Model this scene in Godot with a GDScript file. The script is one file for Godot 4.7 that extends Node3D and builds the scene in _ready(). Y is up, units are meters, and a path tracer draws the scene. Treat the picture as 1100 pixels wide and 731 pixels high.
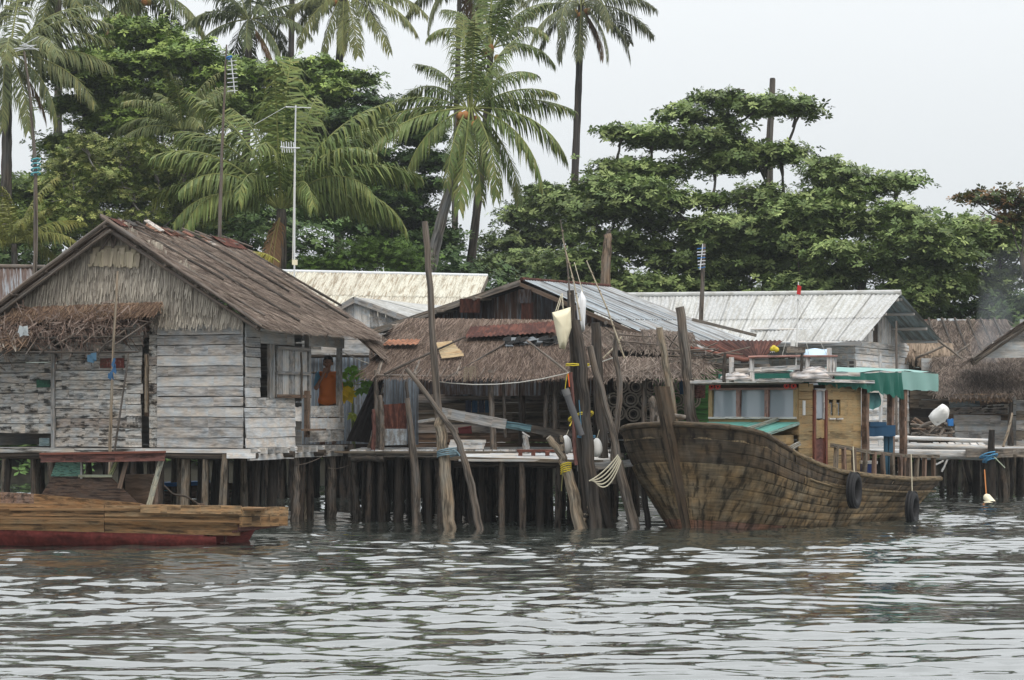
extends Node3D
# A stilt village on the water's edge: thatched house, tin shed with thatched lean-to, moored wooden boats, palms.
# Pixels of the 1100 x 731 photograph become directions from the camera; every distance comes from the waterline or from what a thing touches.
const F := 2100.0
const HZ := 445.0
const H := 1.85
var rng := RandomNumberGenerator.new()
var M := {}
var T := {}
var taken := {}
var planks: Array = []
var poles: Array = []

func P(px: float, py: float, d: float) -> Vector3:
	return Vector3((px - 550.0) / F * d, H + (HZ - py) / F * d, -d)
func W(px: float, py: float, y := 0.0) -> Vector3:   # a point at height y seen at this pixel below the horizon
	var d := (H - y) * F / (py - HZ)
	return P(px, py, d)
func rr(a: float, b: float) -> float:
	return rng.randf_range(a, b)
func lin(r: float, g: float, b: float) -> Color:
	return Color(r, g, b).linear_to_srgb()

# ---------- mesh building ----------
class MB:
	var v := PackedVector3Array()
	var n := PackedVector3Array()
	var c := PackedColorArray()
	var t := PackedVector2Array()
	var i := PackedInt32Array()
	func quad(a: Vector3, b: Vector3, d: Vector3, e: Vector3, col := Color.WHITE, u0 := Vector2(0, 0), u1 := Vector2(1, 1)) -> void:
		var k := v.size()
		var nn := (b - a).cross(e - a)
		if nn.length_squared() < 1e-14:
			nn = (d - b).cross(e - b)
		nn = nn.normalized()
		v.append(a); v.append(b); v.append(d); v.append(e)
		for q in 4:
			n.append(nn); c.append(col)
		t.append(u0); t.append(Vector2(u1.x, u0.y)); t.append(u1); t.append(Vector2(u0.x, u1.y))
		i.append_array([k, k + 2, k + 1, k, k + 3, k + 2])
	func tri(a: Vector3, b: Vector3, d: Vector3, col := Color.WHITE) -> void:
		var k := v.size()
		var nn := (b - a).cross(d - a).normalized()
		v.append(a); v.append(b); v.append(d)
		for q in 3:
			n.append(nn); c.append(col)
		t.append(Vector2(0, 0)); t.append(Vector2(1, 0)); t.append(Vector2(0.5, 1))
		i.append_array([k, k + 2, k + 1])
	# a slab with the face a b d e in front (counter-clockwise seen from the front) and thickness th behind it
	func slab(a: Vector3, b: Vector3, d: Vector3, e: Vector3, th: float, col := Color.WHITE, v0 := 0.0, v1 := 1.0) -> void:
		var nn := (b - a).cross(e - a)
		if nn.length_squared() < 1e-12:
			nn = (d - b).cross(e - b)
		var o := -nn.normalized() * th
		var u0 := Vector2(0, v0)
		var u1 := Vector2(1, v1)
		quad(a, b, d, e, col, u0, u1)
		quad(b + o, a + o, e + o, d + o, col, u0, u1)
		quad(a + o, b + o, b, a, col, u0, Vector2(1, v0 + 0.05))
		quad(e, d, d + o, e + o, col, u0, Vector2(1, v0 + 0.05))
		quad(b, b + o, d + o, d, col, u0, Vector2(0.05, v1))
		quad(a + o, a, e, e + o, col, u0, Vector2(0.05, v1))
	func tube(pts: Array, rad: Array, sides := 6, col := Color.WHITE, cap := true, us := 1.0) -> void:
		var k := v.size()
		var m := pts.size()
		var side := Vector3.ZERO
		for q in m:
			var dir: Vector3 = (pts[mini(q + 1, m - 1)] - pts[maxi(q - 1, 0)]).normalized()
			if side == Vector3.ZERO:
				side = dir.cross(Vector3.RIGHT if absf(dir.x) < 0.9 else Vector3.UP).normalized()
			side = (side - dir * side.dot(dir)).normalized()
			var up := dir.cross(side)
			for s in sides + 1:
				var a := TAU * s / sides
				var o := side * cos(a) + up * sin(a)
				v.append(pts[q] + o * float(rad[q])); n.append(o); c.append(col)
				t.append(Vector2(us * float(q) / (m - 1), 0.6 * s / sides))
		for q in m - 1:
			for s in sides:
				var a := k + q * (sides + 1) + s
				var b := a + sides + 1
				i.append_array([a, b, b + 1, a, b + 1, a + 1])
		if cap:
			for e in 2:
				var q := 0 if e == 0 else m - 1
				var o := k + q * (sides + 1)
				var kk := v.size()
				var nn: Vector3 = (pts[1] - pts[0]).normalized() * -1.0 if e == 0 else (pts[m - 1] - pts[m - 2]).normalized()
				for s in sides:
					v.append(v[o + s]); n.append(nn); c.append(col); t.append(Vector2(0.5, 0.3))
				for s in range(1, sides - 1):
					if e == 0:
						i.append_array([kk, kk + s, kk + s + 1])
					else:
						i.append_array([kk, kk + s + 1, kk + s])
	# a grid of points with smooth normals: rows of equal length
	func grid(rows: Array, col := Color.WHITE, flip := false) -> void:
		var k := v.size()
		var m: int = rows.size()
		var w: int = rows[0].size()
		for r in m:
			for q in w:
				var dx: Vector3 = rows[r][mini(q + 1, w - 1)] - rows[r][maxi(q - 1, 0)]
				var dy: Vector3 = rows[mini(r + 1, m - 1)][q] - rows[maxi(r - 1, 0)][q]
				var nn := dx.cross(dy).normalized() * (-1.0 if flip else 1.0)
				v.append(rows[r][q]); n.append(nn); c.append(col); t.append(Vector2(float(q) / (w - 1), float(r) / (m - 1)))
		for r in m - 1:
			for q in w - 1:
				var a := k + r * w + q
				var b := a + w
				if flip:
					i.append_array([a, a + 1, b + 1, a, b + 1, b])
				else:
					i.append_array([a, b + 1, a + 1, a, b, b + 1])
	func lathe(prof: Array, xf: Transform3D, sides := 10, col := Color.WHITE) -> void:   # prof: Vector2(radius, height)
		var rows := []
		for s in sides + 1:
			var row := []
			for p in prof:
				row.append(xf * Vector3(p.x * cos(TAU * s / sides), p.y, p.x * sin(TAU * s / sides)))
			rows.append(row)
		grid(rows, col)
	func shift(o: Vector3) -> void:
		for q in v.size():
			v[q] -= o
	func centre() -> Vector3:
		var lo := v[0]
		var hi := v[0]
		for p in v:
			lo = lo.min(p); hi = hi.max(p)
		return (lo + hi) / 2.0
	func done() -> ArrayMesh:
		var a := []
		a.resize(Mesh.ARRAY_MAX)
		a[Mesh.ARRAY_VERTEX] = v; a[Mesh.ARRAY_NORMAL] = n; a[Mesh.ARRAY_COLOR] = c; a[Mesh.ARRAY_TEX_UV] = t; a[Mesh.ARRAY_INDEX] = i
		var m := ArrayMesh.new()
		m.add_surface_from_arrays(Mesh.PRIMITIVE_TRIANGLES, a)
		return m

# ---------- scene tree ----------
func numbered(called: String) -> String:
	var k: int = taken.get(called, 0)
	taken[called] = k + 1
	return called if k == 0 else "%s_%03d" % [called, k]
func tag(o: Node, label: String, category: String, group := "", kind := "") -> Node:
	if label: o.set_meta("label", label)
	if category: o.set_meta("category", category)
	if group: o.set_meta("group", group)
	if kind: o.set_meta("kind", kind)
	return o
func thing(called: String, label: String, category: String, at: Vector3, turn := 0.0, group := "") -> Node3D:
	var o := Node3D.new()
	o.name = numbered(called)
	add_child(o)
	o.position = at
	o.rotation.y = turn
	tag(o, label, category, group)
	return o
func holder(parent: Node3D, called: String) -> Node3D:
	var o := Node3D.new()
	o.name = called
	parent.add_child(o, true)
	return o
# all shapes are given in world coordinates; wpart() puts them under their parent
func wpart(parent: Node3D, called: String, b: MB, m: Material) -> MeshInstance3D:
	var at := b.centre()
	b.shift(at)
	return put(parent, called, b.done(), m, Transform3D(Basis(), at))
func put(parent: Node3D, called: String, mesh: Mesh, m: Material, xf: Transform3D) -> MeshInstance3D:
	var o := MeshInstance3D.new()
	o.name = numbered(called) if parent == self else called
	o.mesh = mesh
	o.material_override = m
	parent.add_child(o, true)
	o.transform = parent.global_transform.affine_inverse() * xf
	return o
# a plank: centre c, full length vector x, full width vector y, thickness th (front is x cross y)
func plank(parent: Node3D, called: String, m: Material, c: Vector3, x: Vector3, y: Vector3, th: float) -> MeshInstance3D:
	y = y - x * (y.dot(x) / x.length_squared())
	var z := x.cross(y).normalized() * th
	if rng.randf() < 0.5:
		x = -x; z = -z
	var kind := 0 if x.length() < 0.5 else 1 if x.length() < 1.3 else 2
	return put(parent, called, planks[kind * 6 + rng.randi() % 6], m, Transform3D(Basis(x, y, z), c))
func rod(parent: Node3D, called: String, m: Material, a: Vector3, b: Vector3, r: float) -> MeshInstance3D:
	var y := b - a
	var x := y.cross(Vector3(0.3, 0.1, 0.9)).normalized()
	x = x.rotated(y.normalized(), rr(0, TAU))
	var z := x.cross(y).normalized()
	return put(parent, called, poles[rng.randi() % poles.size()], m, Transform3D(Basis(x * r, y, z * r), a))
func tube(parent: Node3D, called: String, m: Material, pts: Array, rad, sides := 7) -> MeshInstance3D:
	var b := MB.new()
	var r2: Array = rad if rad is Array else []
	if r2.is_empty():
		for p in pts: r2.append(float(rad))
	b.tube(pts, r2, sides)
	return wpart(parent, called, b, m)
func smooth(pts: Array, k := 4) -> Array:   # Catmull-Rom
	var out := []
	for q in pts.size() - 1:
		var p0: Vector3 = pts[maxi(q - 1, 0)]
		var p1: Vector3 = pts[q]
		var p2: Vector3 = pts[q + 1]
		var p3: Vector3 = pts[mini(q + 2, pts.size() - 1)]
		for s in k:
			out.append(p1.cubic_interpolate(p2, p0, p3, float(s) / k))
	out.append(pts[-1])
	return out
# a crooked, tapering timber through points, with knots
func log_of(parent: Node3D, called: String, m: Material, pts: Array, r0: float, r1: float, rough := 0.16) -> MeshInstance3D:
	var s := smooth(pts, 5)
	var rad := []
	for q in s.size():
		rad.append(lerpf(r0, r1, float(q) / (s.size() - 1)) * (1.0 + rr(-rough, rough)))
		s[q] += Vector3(rr(-1, 1), 0, rr(-1, 1)) * r0 * 0.15
	return tube(parent, called, m, s, rad, 8)
func rope(parent: Node3D, called: String, m: Material, a: Vector3, b: Vector3, sag: float, r := 0.008) -> MeshInstance3D:
	var pts := []
	for q in 13:
		var f := q / 12.0
		pts.append(a.lerp(b, f) - Vector3(0, sag * 4.0 * f * (1.0 - f), 0))
	return tube(parent, called, m, pts, r, 5)
# a corrugated sheet on the quad bl br tr tl (counter-clockwise from the front), ridges running from bottom to top
func corr(parent: Node3D, called: String, m: Material, bl: Vector3, br: Vector3, tr: Vector3, tl: Vector3, pitch := 0.085, amp := 0.011) -> MeshInstance3D:
	var b := MB.new()
	var w := maxf((br - bl).length(), (tr - tl).length())
	var k := maxi(2, int(w / pitch)) * 6
	var nn := (br - bl).cross(tl - bl).normalized()
	var lo := []
	var hi := []
	for q in k + 1:
		var f := float(q) / k
		var o := nn * amp * cos(TAU * q / 6.0)
		lo.append(bl.lerp(br, f) + o); hi.append(tl.lerp(tr, f) + o)
	b.grid([lo, hi])
	var v0 := rr(0, 1)
	var u0 := rr(0, 1)
	for q in b.t.size():
		b.t[q] = Vector2(u0 + b.t[q].x * 0.4, v0 + b.t[q].y * 0.5)
	return wpart(parent, called, b, m)
# sheets laid in columns and rows on a roof plane; tl tr along the ridge
func sheet_roof(parent: Node3D, mats: Array, tl: Vector3, tr: Vector3, br: Vector3, bl: Vector3, cols: int, rows: int, called := "roof_sheet") -> void:
	var nn := (br - bl).cross(tl - bl).normalized()
	for r in rows:
		for q in cols:
			var f0 := float(q) / cols - 0.004
			var f1 := float(q + 1) / cols + 0.004
			var g0 := float(r) / rows
			var g1 := float(r + 1) / rows + (0.03 if r < rows - 1 else 0.0)
			var o := nn * (0.012 * (rows - 1 - r) + 0.003 * (q % 2) + rr(0, 0.002))
			var at := func(f: float, g: float) -> Vector3: return tl.lerp(tr, f).lerp(bl.lerp(br, f), g) + o
			corr(parent, called, mats[rng.randi() % mats.size()], at.call(f0, g1), at.call(f1, g1), at.call(f1, g0), at.call(f0, g0), 0.1, 0.013)
# horizontal boards on the quad bl br tr tl, each lapped over the one below
func boards(parent: Node3D, called: String, mats: Array, bl: Vector3, br: Vector3, tr: Vector3, tl: Vector3, n: int, th := 0.022, lap := 0.012, gap := 0.006, ragged := 0.0) -> void:
	var nn := (br - bl).cross(tl - bl).normalized()
	for q in n:
		var f0 := (q + gap * 0.5) / n
		var f1 := (q + 1.0) / n - 0.0
		var a := bl.lerp(tl, f0)
		var b := br.lerp(tr, f0)
		var d := br.lerp(tr, f1)
		var e := bl.lerp(tl, f1)
		var xd := (b - a).normalized()
		var x := b - a + xd * rr(-ragged, ragged)
		var y := (e + d - a - b) / 2.0 * (1.0 - rr(0.0, 0.07)) - nn * lap
		var c := (a + b + d + e) / 4.0 + nn * (lap * 0.5 + rr(-0.004, 0.004)) + xd * rr(-ragged, ragged) * 0.5
		x = x.rotated(nn, rr(-0.004, 0.004))
		plank(parent, called, mats[rng.randi() % mats.size()], c, x, y, th)
# upright boards of unequal tops
func uprights(parent: Node3D, called: String, mats: Array, bl: Vector3, br: Vector3, tr: Vector3, tl: Vector3, n: int, th := 0.02) -> void:
	var nn := (br - bl).cross(tl - bl).normalized()
	for q in n:
		var f0 := (q + 0.03) / n
		var f1 := (q + 0.97) / n
		var a := bl.lerp(br, f0)
		var b := bl.lerp(br, f1)
		var d := tl.lerp(tr, f1)
		var e := tl.lerp(tr, f0)
		var o := nn * rr(-0.006, 0.006)
		var mb := MB.new()
		mb.slab(a + o, b + o, d + o, e + o, th, Color.WHITE, rr(0, 0.7), 1.0)
		var v0 := rr(0, 0.8)
		for k in mb.t.size():
			mb.t[k] = Vector2(mb.t[k].y, v0 + mb.t[k].x * 0.15)
		wpart(parent, called, mb, mats[rng.randi() % mats.size()])
# courses of dry palm-leaf thatch on the plane tl tr br bl: each course is one mesh of loose blades over a backing
func thatch(parent: Node3D, m: Material, tl: Vector3, tr: Vector3, br: Vector3, bl: Vector3, rows: int, density: float, cols: Array, wild := 0.16, lift := 0.05, wid := 0.022, over := 1.9, called := "thatch_course", plumb := false) -> void:
	var nn := (br - bl).cross(tl - bl).normalized()
	for r in rows:
		var g0 := float(r) / rows
		var a := tl.lerp(bl, g0)
		var b := tr.lerp(br, g0)
		var a2 := tl.lerp(bl, g0 + 1.0 / rows)
		var b2 := tr.lerp(br, g0 + 1.0 / rows)
		var mb := MB.new()
		mb.slab(a2, b2, b, a, 0.02, cols[0] * 0.6)
		var step := (a2 - a).length()
		var n := int(maxf((b - a).length(), (b2 - a2).length() if plumb else 0.0) * density)
		var run := (b - a).normalized()
		var tone := rr(0.82, 1.15)
		for q in n:
			var f := (q + rr(-0.8, 0.8)) / n
			f = clampf(f, -0.005, 1.005)
			var s := a.lerp(b, f) + nn * rr(0.0, 0.02) + (a2 - a) * rr(-0.15, 0.35)
			var down := (a2.lerp(b2, f) - a.lerp(b, f)).normalized()
			if plumb:
				down = (Vector3.DOWN - nn * Vector3.DOWN.dot(nn)).normalized()
				var foot := a2.lerp(b2, f)
				var x := (foot - a2).dot(run)
				var xa := (a - a2).dot(run)
				var xb := (b - a2).dot(run)
				var w := (b2 - a2).length()
				var hgt := 1.0
				if x < xa: hgt = clampf(x / maxf(xa, 0.01), 0.1, 1)
				elif x > xb: hgt = clampf((w - x) / maxf(w - xb, 0.01), 0.1, 1)
				s = foot - down * step * hgt * rr(0.5, 1.0) + nn * rr(0.005, 0.03)
			var dir := (down + run * rr(-wild, wild) + run * rr(-wild, wild)).normalized()
			var ln := step * over * rr(0.65, 1.1)
			if plumb:
				ln = (a2.lerp(b2, f) - s).length() * rr(0.8, 1.05) + step * rr(0.0, over - 1.0)
			var e := s + dir * ln + nn * (lift * rr(0.35, 1.0)) - Vector3(0, lift * rr(0.0, 0.5), 0)
			var sd := dir.cross(nn).normalized() * wid * rr(0.5, 1.3)
			var roll := nn * rr(-0.4, 0.4) * wid
			var col: Color = cols[rng.randi() % cols.size()] * (tone * rr(0.8, 1.2))
			mb.quad(s - sd - roll, e - sd * 0.45, e + sd * 0.45, s + sd + roll, col)
		wpart(parent, called, mb, m).set_meta("kind", "stuff")

# ---------- materials ----------
func mat(col: Color, rough := 0.85, tex = null, spec := 0.35) -> StandardMaterial3D:
	var m := StandardMaterial3D.new()
	m.albedo_color = col
	m.roughness = rough
	m.metallic_specular = spec
	if tex:
		m.albedo_texture = tex
	return m
func vmat(rough := 0.9) -> StandardMaterial3D:
	var m := StandardMaterial3D.new()
	m.vertex_color_use_as_albedo = true
	m.roughness = rough
	m.metallic_specular = 0.25
	return m
func nz(sd: int, freq: float, oct := 3) -> FastNoiseLite:
	var f := FastNoiseLite.new()
	f.seed = sd
	f.frequency = freq
	f.fractal_octaves = oct
	return f
# grain along u; stain: how much dark weathering lies in patches along the grain
func wood_tex(sd: int, stain: float, contrast: float, pale := 0.0, base := 0.8) -> ImageTexture:
	var w := 384
	var h := 192
	var im := Image.create(w, h, false, Image.FORMAT_RGB8)
	var a := nz(sd, 0.05)
	var b := nz(sd + 1, 0.11, 2)
	var d := nz(sd + 2, 0.02, 4)
	var e := nz(sd + 3, 0.06, 3)
	for y in h:
		for x in w:
			var g := base + contrast * (0.45 * a.get_noise_2d(x * 0.1, y * 2.4) + 0.4 * b.get_noise_2d(x * 0.25, y * 6.0))
			var s := smoothstep(-0.05, 0.6, d.get_noise_2d(x * 0.45, y * 2.2) + 0.22 * e.get_noise_2d(x * 1.2, y * 5.0)) * stain
			var p := smoothstep(0.0, 0.5, e.get_noise_2d(x * 0.3 + 900.0, y * 1.8)) * pale
			g = g * (1.0 - 0.75 * s) + p * 0.2
			var tint := d.get_noise_2d(x * 0.7 + 400.0, y * 1.3) * 0.07
			im.set_pixel(x, y, Color(clampf(g * (1.0 + tint), 0, 1), clampf(g, 0, 1), clampf(g * (1.0 - tint), 0, 1)))
	return ImageTexture.create_from_image(im)
# planking of the boat's side: grain along u, grime and bleached runs down v
func hull_tex(sd: int) -> ImageTexture:
	var w := 768
	var h := 256
	var im := Image.create(w, h, false, Image.FORMAT_RGB8)
	var a := nz(sd, 0.05)
	var b := nz(sd + 1, 0.03, 4)
	var d := nz(sd + 2, 0.02, 4)
	for y in h:
		for x in w:
			var g := 0.74 + 0.16 * a.get_noise_2d(x * 0.2, y * 4.0) + 0.2 * d.get_noise_2d(x * 0.4, y * 0.9)
			var run := b.get_noise_2d(x * 1.2, y * 0.5)
			g *= 1.0 - 0.5 * smoothstep(-0.05, 0.6, run + 0.18 * a.get_noise_2d(x * 1.3, y * 1.3))
			g += 0.12 * smoothstep(0.1, 0.6, -run)
			var tint := 0.08 * d.get_noise_2d(x * 0.6 + 300.0, y * 1.0)
			im.set_pixel(x, y, Color(clampf(g * (1.0 + tint), 0, 1), clampf(g, 0, 1), clampf(g * (1.0 - tint * 1.5), 0, 1)))
	return ImageTexture.create_from_image(im)
# streaks running down a metal sheet (v), coloured rust over a base
func sheet_tex(sd: int, base: Color, rust: Color, amount: float, fine: float) -> ImageTexture:
	var w := 256
	var h := 256
	var im := Image.create(w, h, false, Image.FORMAT_RGB8)
	var a := nz(sd, 0.03, 4)
	var b := nz(sd + 1, 0.09, 3)
	for y in h:
		for x in w:
			var s := smoothstep(0.5 - amount, 0.85 - amount * 0.6, 0.5 + 0.55 * a.get_noise_2d(x * 1.6, y * 0.3) + fine * b.get_noise_2d(x * 3.0, y * 0.22))
			var g := 1.0 + 0.12 * b.get_noise_2d(x * 1.0, y * 1.0)
			var k := base.lerp(rust, clampf(s, 0, 1)) * g
			im.set_pixel(x, y, Color(clampf(k.r, 0, 1), clampf(k.g, 0, 1), clampf(k.b, 0, 1)))
	return ImageTexture.create_from_image(im)
func make_materials() -> void:
	T.clean = wood_tex(3, 0.16, 0.24, 0.0, 0.93)
	T.wood = wood_tex(11, 0.3, 0.4)
	T.worn = wood_tex(23, 0.6, 0.5, 0.2)
	T.mouldy = wood_tex(37, 0.95, 0.5, 0.15)
	T.hull = wood_tex(51, 0.55, 0.35)
	T.side = hull_tex(61)
	T.steel = sheet_tex(5, Color(0.74, 0.77, 0.79), Color(0.58, 0.56, 0.54), 0.16, 0.2)
	T.dull = sheet_tex(7, Color(0.5, 0.52, 0.54), Color(0.3, 0.22, 0.18), 0.3, 0.3)
	T.rusty = sheet_tex(9, Color(0.43, 0.3, 0.25), Color(0.28, 0.19, 0.165), 0.3, 0.4)
	T.pale = sheet_tex(13, Color(0.93, 0.93, 0.92), Color(0.84, 0.83, 0.8), 0.1, 0.2)
	T.streaky = sheet_tex(15, Color(0.93, 0.92, 0.88), Color(0.7, 0.65, 0.58), 0.03, 0.6)
	M.grey = [mat(lin(0.53, 0.52, 0.5), 0.9, T.clean), mat(lin(0.64, 0.63, 0.61), 0.9, T.clean), mat(lin(0.47, 0.455, 0.435), 0.9, T.wood), mat(lin(0.58, 0.565, 0.545), 0.9, T.wood)]
	M.pale = [mat(lin(0.64, 0.63, 0.615), 0.9, T.clean), mat(lin(0.7, 0.69, 0.67), 0.9, T.wood), mat(lin(0.57, 0.56, 0.54), 0.9, T.clean)]
	M.mould = [mat(lin(0.56, 0.53, 0.49), 0.95, T.mouldy), mat(lin(0.66, 0.64, 0.6), 0.95, T.worn), mat(lin(0.42, 0.37, 0.33), 0.95, T.mouldy), mat(lin(0.6, 0.57, 0.52), 0.95, T.mouldy)]
	M.brown = [mat(lin(0.26, 0.18, 0.13), 0.9, T.worn), mat(lin(0.3, 0.2, 0.15), 0.9, T.worn), mat(lin(0.2, 0.145, 0.11), 0.9, T.wood)]
	M.dark = [mat(lin(0.26, 0.225, 0.19), 0.95, T.wood), mat(lin(0.3, 0.26, 0.22), 0.95, T.worn), mat(lin(0.23, 0.195, 0.165), 0.95, T.wood)]
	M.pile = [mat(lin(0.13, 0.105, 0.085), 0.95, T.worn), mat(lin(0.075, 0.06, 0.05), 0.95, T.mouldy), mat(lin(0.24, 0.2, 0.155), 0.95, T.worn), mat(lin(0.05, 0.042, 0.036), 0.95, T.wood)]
	M.pole = mat(lin(0.22, 0.185, 0.155), 0.9, T.worn)
	M.pole_pale = mat(lin(0.38, 0.31, 0.23), 0.9, T.worn)
	M.pole_dark = mat(lin(0.1, 0.085, 0.073), 0.9, T.worn)
	M.stick = mat(lin(0.24, 0.2, 0.17), 0.9, T.wood)
	M.bamboo = mat(lin(0.66, 0.57, 0.42), 0.7, T.wood)
	M.steel = [mat(Color(0.82, 0.82, 0.82), 0.6, T.steel), mat(Color(0.76, 0.77, 0.78), 0.65, T.steel)]
	M.dull = [mat(Color(0.75, 0.78, 0.8), 0.7, T.dull), mat(Color(0.95, 0.95, 0.95), 0.7, T.dull), mat(Color(0.6, 0.6, 0.62), 0.75, T.dull)]
	M.blue_sheet = [mat(Color(0.76, 0.79, 0.83), 0.6, T.steel), mat(Color(0.68, 0.72, 0.77), 0.6, T.steel)]
	M.rusty = [mat(Color(0.92, 0.84, 0.84), 0.9, T.rusty), mat(Color(0.72, 0.66, 0.66), 0.9, T.rusty)]
	M.white_roof = [mat(Color(0.76, 0.765, 0.765), 0.75, T.pale), mat(Color(0.73, 0.735, 0.74), 0.75, T.pale)]
	M.cream_roof = [mat(Color(0.8, 0.795, 0.77), 0.75, T.streaky), mat(Color(0.78, 0.77, 0.745), 0.75, T.streaky)]
	M.under = mat(lin(0.62, 0.74, 0.76), 0.7, T.steel)
	M.white_board = [mat(lin(0.88, 0.87, 0.85), 0.85, T.clean), mat(lin(0.8, 0.79, 0.77), 0.85, T.clean), mat(lin(0.84, 0.83, 0.8), 0.85, T.wood)]
	M.thatch = vmat(0.95)
	M.leaf = vmat(0.55)
	M.leaf.backlight_enabled = true
	M.leaf.backlight = Color(0.3, 0.36, 0.12)
	M.frond = vmat(0.45)
	M.frond.backlight_enabled = true
	M.frond.backlight = Color(0.25, 0.28, 0.1)
	M.bark = mat(lin(0.17, 0.15, 0.13), 0.95, T.worn)
	M.bark_dark = mat(lin(0.1, 0.085, 0.075), 0.95, T.worn)
	M.bark_pale = mat(lin(0.42, 0.39, 0.36), 0.95, T.worn)
	M.tan = [mat(lin(0.365, 0.262, 0.135), 0.75, T.clean), mat(lin(0.4, 0.29, 0.15), 0.75, T.wood), mat(lin(0.34, 0.24, 0.12), 0.75, T.clean)]
	M.hull = [mat(lin(0.27, 0.2, 0.115), 0.7, T.hull), mat(lin(0.295, 0.218, 0.123), 0.7, T.hull), mat(lin(0.25, 0.187, 0.108), 0.7, T.hull)]
	M.side = mat(lin(0.3, 0.222, 0.13), 0.7, T.side)
	M.side_stain_and_shade = mat(lin(0.14, 0.104, 0.068), 0.75, T.side)  # darker copy of the side: stain plus flare shade held in the colour
	M.side_red = mat(lin(0.31, 0.17, 0.115), 0.75, T.side)
	M.hull_stain_and_shade = [mat(lin(0.1, 0.075, 0.05), 0.75, T.hull), mat(lin(0.13, 0.095, 0.06), 0.75, T.hull)]
	M.hull_red = mat(lin(0.3, 0.15, 0.1), 0.75, T.hull)
	M.red_bottom = mat(lin(0.34, 0.075, 0.065), 0.6, T.wood)
	M.orange_wood = [mat(lin(0.4, 0.235, 0.11), 0.7, T.hull), mat(lin(0.36, 0.21, 0.1), 0.7, T.worn), mat(lin(0.46, 0.3, 0.16), 0.7, T.hull)]
	M.red_brown = mat(lin(0.27, 0.1, 0.07), 0.7, T.wood)
	M.maroon = mat(lin(0.2, 0.09, 0.075), 0.75, T.worn)
	M.turquoise = mat(lin(0.12, 0.34, 0.29), 0.6, T.clean)
	M.green_paint = mat(lin(0.13, 0.36, 0.1), 0.6, T.wood)
	M.tarp = mat(lin(0.014, 0.105, 0.08), 0.45)
	M.tarp_pale = mat(lin(0.2, 0.36, 0.33), 0.5)
	M.blue = mat(lin(0.03, 0.16, 0.42), 0.5)
	M.navy = mat(lin(0.02, 0.07, 0.14), 0.6)
	M.rubber = mat(lin(0.022, 0.022, 0.024), 0.75)
	M.glass_reflection = mat(Color(0.52, 0.55, 0.58), 0.06, null, 0.7)  # pale base colour stands in for the bright reflection on the panes
	M.white = mat(lin(0.66, 0.66, 0.64), 0.5)
	M.white_worn = mat(lin(0.78, 0.75, 0.72), 0.8, T.worn)
	M.cream = mat(lin(0.74, 0.68, 0.5), 0.7)
	M.cream.backlight_enabled = true
	M.cream.backlight = Color(0.3, 0.28, 0.2)
	M.yellow = mat(lin(0.55, 0.44, 0.04), 0.6)
	M.orange = mat(lin(0.85, 0.14, 0.02), 0.6)
	M.rope = mat(lin(0.6, 0.55, 0.42), 0.9)
	M.line = mat(lin(0.55, 0.54, 0.5), 0.8)
	M.metal = mat(lin(0.6, 0.62, 0.64), 0.4)
	M.black = mat(lin(0.016, 0.016, 0.018), 0.7)
	M.red = mat(lin(0.5, 0.03, 0.03), 0.6)
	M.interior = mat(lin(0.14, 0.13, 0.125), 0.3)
	M.teal = mat(lin(0.08, 0.3, 0.34), 0.5)
	M.trap = mat(lin(0.2, 0.175, 0.15), 0.8)
	M.trap_ring = mat(lin(0.3, 0.265, 0.22), 0.8)
	for qq in 18:   # plank blanks, unit size, uneven edges; short, middling and long stretches of grain
		var q := qq % 6
		var us: float = [0.16, 0.42, 1.0][qq / 6]
		var uo := rr(0, 1)
		var b := MB.new()
		var top := []
		var bot := []
		var dz := []
		for s in 6:
			top.append(0.5 + rr(-0.05, 0.03)); bot.append(-0.5 + rr(-0.03, 0.05)); dz.append(rr(-0.12, 0.12))
		var v0 := q * 0.15
		for s in 5:
			var x0 := s / 5.0 - 0.5
			var x1 := x0 + 0.2
			var u0 := Vector2(s / 5.0, v0)
			var u1 := Vector2((s + 1) / 5.0, v0 + 0.15)
			b.quad(Vector3(x0, bot[s], 0.5 + dz[s]), Vector3(x1, bot[s + 1], 0.5 + dz[s + 1]), Vector3(x1, top[s + 1], 0.5 + dz[s + 1]), Vector3(x0, top[s], 0.5 + dz[s]), Color.WHITE, u0, u1)
			b.quad(Vector3(x1, bot[s + 1], -0.5), Vector3(x0, bot[s], -0.5), Vector3(x0, top[s], -0.5), Vector3(x1, top[s + 1], -0.5), Color.WHITE, u0, u1)
			b.quad(Vector3(x0, top[s], 0.5 + dz[s]), Vector3(x1, top[s + 1], 0.5 + dz[s + 1]), Vector3(x1, top[s + 1], -0.5), Vector3(x0, top[s], -0.5), Color.WHITE, u0, Vector2(u1.x, v0 + 0.03))
			b.quad(Vector3(x0, bot[s], -0.5), Vector3(x1, bot[s + 1], -0.5), Vector3(x1, bot[s + 1], 0.5 + dz[s + 1]), Vector3(x0, bot[s], 0.5 + dz[s]), Color.WHITE, u0, Vector2(u1.x, v0 + 0.03))
		b.quad(Vector3(0.5, bot[5], 0.5 + dz[5]), Vector3(0.5, bot[5], -0.5), Vector3(0.5, top[5], -0.5), Vector3(0.5, top[5], 0.5 + dz[5]), Color.WHITE, Vector2(0, v0), Vector2(0.04, v0 + 0.15))
		b.quad(Vector3(-0.5, bot[0], -0.5), Vector3(-0.5, bot[0], 0.5 + dz[0]), Vector3(-0.5, top[0], 0.5 + dz[0]), Vector3(-0.5, top[0], -0.5), Color.WHITE, Vector2(0, v0), Vector2(0.04, v0 + 0.15))
		for k in b.t.size():
			b.t[k].x = uo + b.t[k].x * us
		planks.append(b.done())
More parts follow.
